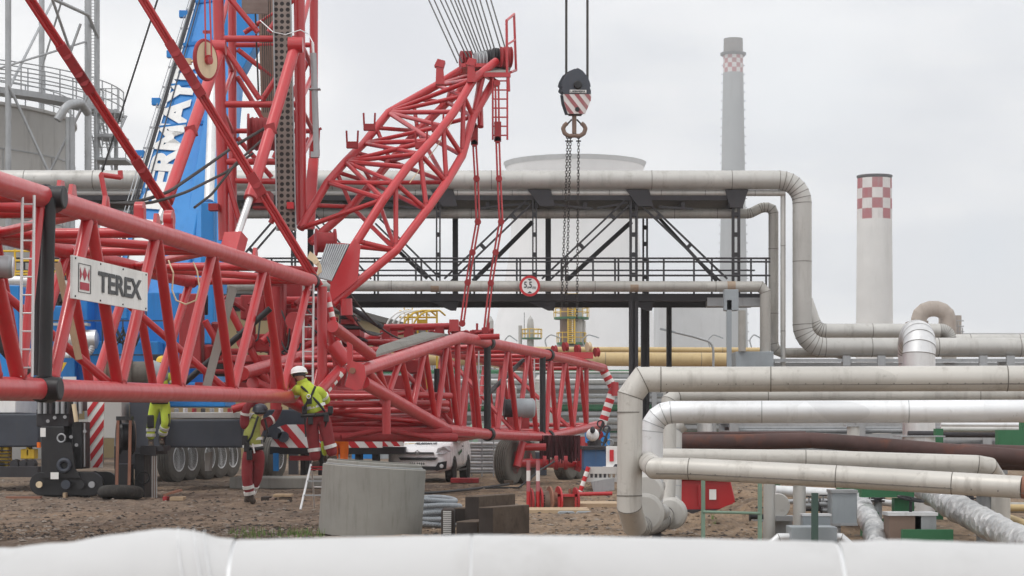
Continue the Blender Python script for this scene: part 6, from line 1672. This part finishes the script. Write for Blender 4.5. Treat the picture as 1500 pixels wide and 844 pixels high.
for k,(x0,x1,y0,y1,d,mt) in enumerate(((684,720,660,690,70,'white'),(700,745,640,680,72,'light'))):
    MB().box(V(P(x0,0,d).x,d,0),P(x1,y0,d+1)).build('wrapped_pallet',M['sheet'],label=['white wrapped pallet load in front, right of the van','taller white wrapped pallet load further back, right of the van'][k],cat='pallet load',bevel=.05)
stk=thing('scaffold_stack','stack of grey scaffold frames and tubes on the ground right of the van','scaffold stack',G(710,66))
for k in range(10):
    tube1('scaffold_tube',P(683,650+k*4.6,64),P(742,650+k*4.6,65),.05,M['steel' if k%2 else 'light'],stk,8)
for x in(690,705,722,738): MB().box(V(P(x,0,64.3).x,64.3,0),P(x+2,640,64.4)).build('post',M['steel'],stk)
MB().box(V(P(660,0,56).x,56,.02),P(702,700,57)).build('red_beam',M['red2'],label='flat dark red steel beam on the ground right of the van',cat='steel beam')
MB().box(V(P(764,0,66).x,66,0),P(800,662,67)).build('navy_container',M['navy'],label='dark blue low container behind the dolly',cat='container')

# ---------------------------------------------------------------- van
VD=57.; yaw=R(-7)
vn=thing('van','white compact van facing the camera, right of the concrete ring','van',G(612,VD))
vn.rotation_euler=(0,0,yaw)
vo=ORG[vn.name]
# local coords: x right (as seen), y away from the camera, z up; front bumper at y=0
def L(m,name,mat,bevel=0,par=None,label=None):
    p=par or vn; me=m.mesh(name,V(0,0,0))
    for mm_ in (mat if isinstance(mat,list) else [mat]): me.materials.append(mm_)
    o=bpy.data.objects.new(name,me); COL.objects.link(o); o.parent=p
    if bevel: b=o.modifiers.new('bevel','BEVEL'); b.width=bevel; b.segments=2; b.limit_method='ANGLE'
    return o
def sec(y,w,zb,zt,wt=None,r=.1):
    wt=wt or w; pts=[(-w,zb),(-w,zb+.3),(-w,(zb+zt)/2),(-wt-.02*(w-wt),zt-r),(-wt+r*.8,zt-r*.25),(-wt*.5,zt),(0,zt+.015),(wt*.5,zt),(wt-r*.8,zt-r*.25),(wt+.02*(w-wt),zt-r),(w,(zb+zt)/2),(w,zb+.3),(w,zb)]
    return [V(x,y,z) for x,z in pts]
S=[sec(-.02,.60,.34,.62),sec(.0,.70,.28,.76),sec(.06,.80,.24,.88),sec(.16,.87,.22,.97),sec(.5,.905,.22,1.06),sec(.95,.91,.24,1.13),sec(1.15,.91,.26,1.22,.80),sec(1.55,.91,.26,1.60,.72),sec(1.85,.91,.26,1.74,.70),sec(2.5,.91,.26,1.80,.70),sec(3.8,.91,.26,1.79,.70),sec(4.25,.90,.28,1.74,.68),sec(4.36,.86,.34,1.55,.66)]
m_=MB(); n=13
for A,B in zip(S,S[1:]): m_.add(A+B,[(i,n+i,n+i+1,i+1) for i in range(n-1)]+[(n-1,2*n-1,n,0)],0,True)
m_.add(S[0],[tuple(range(n))]); m_.add(S[-1],[tuple(range(n-1,-1,-1))])
bd=L(m_,'body',M['vanwhite'])
import bmesh
bm=bmesh.new(); bm.from_mesh(bd.data); bmesh.ops.remove_doubles(bm,verts=bm.verts,dist=1e-4); bmesh.ops.recalc_face_normals(bm,faces=bm.faces); bm.to_mesh(bd.data); bm.free()
sf_=bd.modifiers.new('s','SUBSURF'); sf_.levels=sf_.render_levels=1
def pr(pts,th=.03): return MB().prism([V(*p) for p in pts],(0,th,0))
L(pr([(-.70,1.14,1.20),(.70,1.14,1.20),(.62,1.52,1.62),(-.62,1.52,1.62)],.03),'windscreen',M['glass'])
for s_ in(-1,1):
    L(MB().prism([V(s_*.915,1.3,1.12),V(s_*.90,1.3,1.22),V(s_*.80,1.75,1.60),V(s_*.80,2.4,1.62),V(s_*.915,2.4,1.12)],(s_*.015,0,0)),'side_window',M['glass'])
    L(MB().prism([V(s_*.52,.0,.82),V(s_*.56,.02,.95),V(s_*.72,.09,1.0),V(s_*.87,.24,1.02),V(s_*.90,.22,.86),V(s_*.72,.0,.80)],(0,-.04,0)),'headlight',M['lens'])
    L(MB().prism([V(s_*.52,-.03,.32),V(s_*.5,-.03,.42),V(s_*.58,-.02,.56),V(s_*.82,.02,.60),V(s_*.80,.02,.38)],(0,-.04,0)),'fog_lamp_surround',M['black'])
    L(MB().lathe(V(s_*.68,-.06,.46),(0,-1,0),[(0,.06),(.03,.05)],n=14),'fog_lamp',M['lens'])
    L(MB().ball(V(s_*1.02,1.18,1.20),.12,n=14,sc=(1,.6,.9)),'mirror',M['black' if s_<0 else 'vanwhite'])
    for y in(.85,3.55):
        c=V(s_*.80,y,.32); e=bpy.data.objects.new('wheel',None); COL.objects.link(e); e.parent=vn; e.location=c
        tw_=MB().lathe((0,0,0),(s_,0,0),[(-.12,.2),(-.12,.3),(-.09,.325),(.09,.325),(.125,.3),(.125,.2)],n=30); L(tw_,'tyre',M['tyre'],par=e)
        L(MB().lathe((0,0,0),(s_,0,0),[(.12,.21),(.10,.19),(.07,.05),(.10,.02)],n=20),'rim',M['greybox'],par=e)
        L(MB().lathe(V(s_*.905,y,.34),(s_,0,0),[(0,.40),(.008,.40),(.008,.33)],n=30),'wheel_arch',M['black'])
L(pr([(-.46,-.045,.80),(.46,-.045,.80),(.44,-.03,.845),(-.44,-.03,.845)],.05),'grille_bar',M['black'])
L(pr([(-.48,-.055,.62),(.50,-.055,.62),(.56,-.04,.70),(-.54,-.04,.70)],.06),'grille',M['black'])
L(pr([(-.5,-.05,.34),(.5,-.05,.34),(.54,-.04,.45),(-.54,-.04,.45)],.06),'lower_grille',M['black'])
pt=L(pr([(-.26,-.07,.475),(.26,-.07,.475),(.26,-.07,.575),(-.26,-.07,.575)],.015),'number_plate',M['paperwhite'])
mk=MB()
for i,x in enumerate((-.2,-.14,-.08,.0,.06,.12,.18)): mk.box((x-.018,-.074,.495),(x+.018,-.071,.555))
L(mk,'plate_characters',M['ink'],par=pt)
ch=MB()
for z in(.80,.86): ch.prism([V(-.09,-.075,z-.015),V(0,-.085,z+.045),V(.09,-.075,z-.015),V(.06,-.075,z-.02),V(0,-.085,z+.012),V(-.06,-.075,z-.02)],(0,.01,0))
L(ch,'emblem',M['steel'])
ORG[vn.name]=Vector((0,0,0))
lt=MB()
for i in range(13):
    x=-.30+i*.05; lt.box((x-.018,.345,1.024),(x+.018,.35,1.045))
# bonnet lettering drawn on the sloping bonnet
tcol=M['navy']
t_=text('bonnet_lettering','FELBERMAYR',V(-.16,.42,1.058),V(.62,0,0),V(0,.30,.047),tcol,vn,.006,.02)
L(MB().prism([V(-.60,.40,1.05),V(-.30,.62,1.085),V(-.10,.66,1.09),V(-.34,.56,1.075)],(0,0,.006)),'bonnet_swoosh',M['yellow'])
L(MB().prism([V(.925,1.5,.82),V(.925,2.1,.92),V(.925,2.15,.84),V(.925,1.6,.74)],(.004,0,0)),'side_logo',M['green'])
for y in(1.22,2.42): L(MB().box((.915,y,.4),(.92,y+.012,1.15)),'door_gap',M['black'])
L(MB().box((.915,2.2,.98),(.94,2.38,1.01)),'door_handle',M['black'])
L(MB().box((.91,1.3,.30),(.93,3.1,.36)),'sill',M['black'])
L(MB().box((-.62,1.10,1.13),(.66,1.16,1.16)),'wiper_cowl',M['black'])
ORG[vn.name]=vo
# ---------------------------------------------------------------- people
def skinmesh(name,chains,mat,par,sub=2,smooth=True):
    "chains: list of lists of (Vector,radius or (rx,ry)); chains whose first point repeats an existing point join it"
    vs=[];rad=[];ed=[];idx={}
    for ch in chains:
        prev=None
        for p,r in ch:
            k=(round(p.x,4),round(p.y,4),round(p.z,4))
            if k in idx: i=idx[k]
            else:
                i=len(vs); idx[k]=i; vs.append(p-ORG[par.name]); rad.append(r if isinstance(r,tuple) else (r,r))
            if prev is not None and prev!=i: ed.append((prev,i))
            prev=i
    me=bpy.data.meshes.new(name); me.from_pydata([tuple(v) for v in vs],ed,[]); me.update()
    o=bpy.data.objects.new(name,me); COL.objects.link(o)
    sk=o.modifiers.new('skin','SKIN'); sk.use_smooth_shade=True
    if not me.skin_vertices: me.skin_vertices.new('')
    sv=me.skin_vertices[0].data
    seen=set(); adj={i:[] for i in range(len(vs))}
    for a,b in ed: adj[a].append(b); adj[b].append(a)
    for i in range(len(vs)):
        sv[i].radius=rad[i]
        if i not in seen:
            sv[i].use_root=True; st_=[i]
            while st_:
                q=st_.pop()
                if q in seen: continue
                seen.add(q); st_+=adj[q]
        else: sv[i].use_root=False
    ss=o.modifiers.new('sub','SUBSURF'); ss.levels=ss.render_levels=sub
    bpy.context.view_layer.update()
    em_=bpy.data.meshes.new_from_object(o.evaluated_get(bpy.context.evaluated_depsgraph_get()))
    bpy.data.objects.remove(o)
    for p in em_.polygons: p.use_smooth=True
    em_.materials.clear(); em_.materials.append(M[mat])
    o=bpy.data.objects.new(name,em_); COL.objects.link(o); o.parent=par; ORG[o.name]=ORG[par.name]
    return o
def person(label,d,J,top,bottom,helmet='white',helmet_tilt=(0,0,1),s=1.0,tape=True,harness=True,shorts_tape_on=(),zoff=0,head_face=None,sleeve=None,bands=(.5,),jbands=()):
    K={k:P(v[0],v[1],d+(v[2] if len(v)>2 else 0)) for k,v in J.items() if k!='grip'}
    foot=min(K['lto'].z,K['rto'].z)
    t=thing('person',label,'person',V(K['pel'].x,K['pel'].y,foot-.03))
    hd=K['head']; nk=K['neck']; ch=K['chest']; pe=K['pel']
    up=(hd-nk).normalized()
    body=[[ (pe,(.13*s,.10*s)),(pe.lerp(ch,.5),(.115*s,.09*s)),(ch,(.13*s,.10*s)),(nk.lerp(ch,.25),.075*s),(nk,.055*s),(nk.lerp(hd,.45),.055*s),(hd-up*.02,.082*s),(hd+up*.07,.08*s)]]
    for a in'lr':
        sh,el,wr=K[a+'sh'],K[a+'el'],K[a+'wr']
        body.append([(ch,(.13*s,.10*s)),(sh,.050*s),(sh.lerp(el,.5),.040*s),(el,.036*s),(wr,.026*s)])
        hp,kn,an,to=K[a+'hip'],K[a+'kn'],K[a+'an'],K[a+'to']
        body.append([(pe,(.13*s,.10*s)),(hp,.088*s),(hp.lerp(kn,.5),.075*s),(kn,.056*s),(kn.lerp(an,.35),.055*s),(an,.038*s),(an.lerp(to,.6),.026*s)])
    b_=skinmesh('body',body,'skin',t,1)
    # hands: palm with four unequal bent fingers and a thumb
    for a in'lr':
        el,wr=K[a+'el'],K[a+'wr']; dv=(wr-el).normalized(); sd=dv.cross(V(0,1,0)); sd=sd.normalized() if sd.length>.1 else V(1,0,0); n_=dv.cross(sd)
        if J.get('grip'): n_=-n_
        pc=wr+dv*.09; hand=[[(wr,.026),(wr+dv*.05,(.034,.02)),(pc,(.038,.018))]]
        skin_=skinmesh('hand',hand,'skin' if top!='hivis' else 'boot',t,1)
        for k,fl in enumerate((.068,.078,.072,.056)):
            q=pc+sd*(.03-.02*k); c1=q+dv*fl*.5+n_*.012; c2=c1+dv*fl*.3+n_*.03; c3=c2+n_*.025
            skinmesh('finger',[[(q-dv*.015,.009),(c1,.0088),(c2,.008),(c3,.007)]],'skin' if top!='hivis' else 'boot',t,1)
        q=wr+dv*.035+sd*.03; skinmesh('thumb',[[(q,.011),(q+sd*.022+dv*.025,.010),(q+sd*.03+dv*.05+n_*.015,.008)]],'skin' if top!='hivis' else 'boot',t,1)
    # jacket
    jk=[[ (pe.lerp(ch,.02),(.165*s,.145*s)),(pe.lerp(ch,.3),(.165*s,.145*s)),(pe.lerp(ch,.65),(.178*s,.155*s)),(ch,(.185*s,.165*s)),(nk.lerp(ch,.35),(.14*s,.12*s)),(nk+up*.03,.088*s)]]
    j_=skinmesh('jacket',jk,top,t,2)
    for a in'lr':
        sh,el,wr=K[a+'sh'],K[a+'el'],K[a+'wr']; m_=sleeve or top
        skinmesh('sleeve',[[(sh.lerp(ch,.55),.115*s),(sh,.092*s),(sh.lerp(el,.5),.078*s),(el,.068*s),(el.lerp(wr,.5),.060*s),(wr,.050*s)]],m_ if m_ in M else top,t,2)
    tr=[]
    for a in'lr':
        hp,kn,an=K[a+'hip'],K[a+'kn'],K[a+'an']
        tr.append([(pe,(.170*s,.150*s)),(hp,(.122*s,.13*s)),(hp.lerp(kn,.5),(.108*s,.11*s)),(kn,(.088*s,.092*s)),(kn.lerp(an,.5),(.088*s,.09*s)),(an.lerp(kn,.1),(.080*s,.086*s))])
    tr.append([(pe,(.170*s,.150*s)),(pe.lerp(ch,.32),(.158*s,.140*s))])
    T_=skinmesh('trousers',tr,bottom,t,2)
    for a in'lr':
        an,to,kn=K[a+'an'],K[a+'to'],K[a+'kn']; dn=V(0,0,-.035)
        skinmesh('boot',[[(an.lerp(kn,.18),.060*s),(an,.062*s),(an.lerp(to,.35)+dn,(.062*s,.052*s)),(to+dn*.6,(.056*s,.042*s))]],'boot',t,2)
        if tape:
            for u in bands:
                p=kn.lerp(an,u); dv=(an-kn).normalized(); MB().lathe(p,dv,[(-.034,.086*s),(-.03,.096*s),(.03,.096*s),(.034,.086*s)],n=22).build('reflective_band',M['reflect'],t)
    for u in jbands:
        p=pe.lerp(ch,u); dv=(ch-pe).normalized(); m_=MB().lathe(p,dv,[(-.03,.15*s),(-.027,.168*s),(.027,.168*s),(.03,.15*s)],n=26); m_.v=[V(v.x,p.y+(v.y-p.y)*.92,v.z) for v in m_.v]; m_.build('reflective_band',M['reflect'],t)
    for a in'lr':
        p=K[a+'sh'].lerp(K[a+'el'],.55); dv=(K[a+'el']-K[a+'sh']).normalized()
        if jbands: MB().lathe(p,dv,[(-.025,.07*s),(-.022,.081*s),(.022,.081*s),(.025,.07*s)],n=20).build('reflective_band',M['reflect'],t)
    MB().lathe(nk-up*.03,up,[(0,.088*s),(.075,.080*s),(.08,.070*s)],n=18).build('collar',M[top],t)
    # helmet & face
    if helmet:
        hu=Vector(helmet_tilt).normalized(); c=hd+hu*.05
        MB().lathe(c,hu,[(-.035,.135*s),(-.02,.128*s),(.02,.122*s),(.06,.108*s),(.095,.075*s),(.112,.03*s),(.115,0)],n=24).build('helmet',M[helmet],t)
        fd=Vector(head_face or (0,-1,0)).normalized()
        MB().prism([c-hu*.03+fd*.11+fd.cross(hu)*.09,c-hu*.03+fd*.11-fd.cross(hu)*.09,c-hu*.045+fd*.19-fd.cross(hu)*.05,c-hu*.045+fd*.19+fd.cross(hu)*.05],hu*.012).build('helmet_peak',M[helmet],t)
        MB().lathe(c-hu*.035,hu,[(-.05,.098*s),(-.0,.10*s)],n=20).build('helmet_band',M['black'],t)
    else:
        fd=Vector(head_face or (0,-1,0)).normalized()
        MB().ball(hd+up*.045-fd*.015,.098*s,n=16,sc=(1,1,.95)).build('hair',M['boot'],t)
    ud=up; sd=fd.cross(ud).normalized()
    f0=hd+fd*.08
    MB().lathe(f0-ud*.0,fd,[(-.01,.018),(.022,.006)],n=8).build('nose',M['skin'],t)
    q=MB()
    for s_ in(-1,1): q.ball(f0+sd*.032*s_+ud*.022-fd*.004,.011,n=8)
    q.build('eyes',M['boot'],t); MB().bar(f0-ud*.042-sd*.022,f0-ud*.042+sd*.022,.012,.008).build('mouth',M['chred'],t)
    q=MB(); 
    for s_ in(-1,1): q.ball(hd+sd*.085*s_,.025,n=8,sc=(.6,.8,1.2))
    q.build('ears',M['skin'],t)
    return t,K
def strap(t,pts,w=.045,mat='black',name='harness_strap'):
    m=MB()
    for a,b in zip(pts,pts[1:]): m.tube(a,b,w/2,n=8)
    return m.build(name,M[mat],t)
# worker on the stepladder, seen from behind
d=38.4
t,K=person('worker in yellow hi vis jacket, dark red trousers and white helmet standing on a stepladder',d,dict(
  head=(438,549,-.02),neck=(443,560),chest=(456,580),pel=(464,608,.02),
  lsh=(436,568,-.02),lel=(430,582,.15),lwr=(434,570,.4),rsh=(468,572),rel=(479,588,.2),rwr=(468,578,.45),
  lhip=(456,614),lkn=(459,648),lan=(463,680),lto=(459,685,.14),rhip=(474,614),rkn=(481,644,-.02),ran=(489,672),rto=(484,679,.16)),
  'hivis','wine',helmet='white',helmet_tilt=(-.12,.15,1),head_face=(-.5,.8,-.2),s=1.27,bands=(.35,),jbands=(.45,))
bk=-.17
def kp(px,py,o=bk): return P(px,py,d+o)
strap(t,[kp(441,566),kp(452,576),kp(466,590,-.2),kp(476,603,-.17)]); strap(t,[kp(462,566),kp(456,580,-.2),kp(446,596,-.2),kp(444,606)])
strap(t,[kp(441,609,-.15),kp(462,608,-.2),kp(486,606,-.12)],.07); strap(t,[kp(446,612),kp(448,640,-.13)],.03); strap(t,[kp(480,612),kp(476,626,-.12)],.03)
MB().box(kp(449,582,-.26),kp(457,592,-.2)).build('harness_plate',M['black'],t,bevel=.01); MB().torus(kp(452,581,-.27),(0,1,0),.035,.01,n=14,k=6).build('harness_ring',M['silver'],t)
for x,y in((446,600),(484,600),(478,612),(455,616)): MB().box(kp(x-4,y-5,-.2),kp(x+4,y+6,-.1)).build('tool_pouch',M['black'],t,bevel=.01)
sl_=thing('stepladder','small aluminium stepladder with red treads carrying the worker in the white helmet','stepladder',G(462,38.5))
zt2=P(0,684,38.4).z
mm=MB(); xt0,xt1=P(456,0,38.4).x,P(492,0,38.4).x; xb0,xb1=P(440,0,38).x,P(500,0,38).x
mm.tube(V(xt0,38.35,zt2+.05),V(xb0,38.0,0),.022,n=8).tube(V(xt1,38.35,zt2+.05),V(xb1,38.0,0),.022,n=8); mm.build('front_frame',M['silver'],sl_)
mm=MB(); mm.tube(V(xt0,38.5,zt2),V(xt0,39.0,0),.018,n=8).tube(V(xt1,38.5,zt2),V(xt1,39.0,0),.018,n=8).tube(V(xt0,38.75,zt2/2),V(xt1,38.75,zt2/2),.015,n=8); mm.build('rear_frame',M['silver'],sl_)
for k in range(1,4):
    u=k/3; a=V(xb0,38.0,0).lerp(V(xt0,38.35,zt2),u); b=V(xb1,38.0,0).lerp(V(xt1,38.35,zt2),u)
    MB().bar(a,b,.10,.025).build('tread',M['red2' if k==3 else 'steel'],sl_)
MB().box(V(xt0,38.3,zt2-.06),V(xt1,38.55,zt2-.035)).build('top_tread',M['red2'],sl_)
# worker under the boom, arms raised
d=40.6
t,K=person('worker in dirty yellow vest and dark red trousers reaching up to the boom',d,dict(grip=1,
  head=(381,603,.05),neck=(375,613),chest=(369,634),pel=(371,664),
  lsh=(357,619,-.06),lel=(361,596,-.12),lwr=(374,586,.1),rsh=(391,619,.1),rel=(403,612,.2),rwr=(411,594,.2),
  lhip=(364,670),lkn=(361,700,-.10),lan=(367,729),lto=(374,735,-.05),rhip=(379,670),rkn=(377,700,.1),ran=(364,726,.3),rto=(360,735,.35)),
  'hivisd','wine',helmet='navy',helmet_tilt=(0,-.2,1),head_face=(.75,-.6,.25),s=1.2,sleeve='wine',bands=(.45,.75),jbands=(.35,.7))
kp=lambda px,py,o=-.18: P(px,py,d+o)
strap(t,[kp(378,610),kp(374,622,-.2),kp(368,640,-.2),kp(360,652)]); strap(t,[kp(388,614),kp(392,632),kp(386,648)]); strap(t,[kp(358,656,-.12),kp(372,658,-.19),kp(386,656,-.14)],.07)
for x,y in((362,655),(366,667),(359,645)): MB().box(kp(x-5,y-7,-.26),kp(x+4,y+7,-.14)).build('tool_pouch',M['black'],t,bevel=.015)
MB().bar(kp(370,650,-.27),kp(373,664,-.27),.03,.03).build('tool',M['silver'],t)
# worker on the machine behind the boom
d=45.4
t,K=person('worker in full yellow hi vis suit standing on machinery, mostly hidden behind the boom',d,dict(
  head=(238,532),neck=(238,543),chest=(236,560),pel=(234,590),
  lsh=(224,549),lel=(218,568),lwr=(228,582,-.2),rsh=(250,549),rel=(256,566),rwr=(246,580,-.2),
  lhip=(227,595),lkn=(221,622),lan=(221,648),lto=(222,653,-.18),rhip=(242,595),rkn=(243,620,-.1),ran=(236,642,.1),rto=(238,650,-.1)),
  'hivis','hivis',helmet='yellow',head_face=(.3,-1,-.4),s=1.12,bands=(.3,.6),jbands=(.4,))
for x,y in((221,618),(244,616)): MB().box(P(x-6,y-10,d-.14),P(x+5,y+9,d-.06)).build('knee_patch',M['black'],t,bevel=.02)
strap(t,[P(222,590,d-.17),P(246,590,d-.17)],.06)
MB().box(P(206,653,45),P(250,660,46)).build('machine_step',M['dark'],label='dark steel step plate under the worker in the yellow suit',cat='step plate')
# stooping worker behind the ring
d=52
t,K=person('stooping worker in orange trousers and yellow hi vis vest behind the concrete ring',d,dict(
  head=(476,642,.35),neck=(480,636,.25),chest=(484,634,.1),pel=(496,638,-.05),
  lsh=(476,640,.1),lel=(474,655,.2),lwr=(476,668,.3),rsh=(490,640,.25),rel=(486,656,.3),rwr=(482,668,.35),
  lhip=(489,645),lkn=(490,672,.05),lan=(490,700),lto=(488,705,.15),rhip=(504,645),rkn=(504,672,.05),ran=(506,700),rto=(504,705,.15)),
  'hivis','orange',helmet='blue',helmet_tilt=(-.7,.5,.2),head_face=(-.4,.6,-.7),s=1.15)
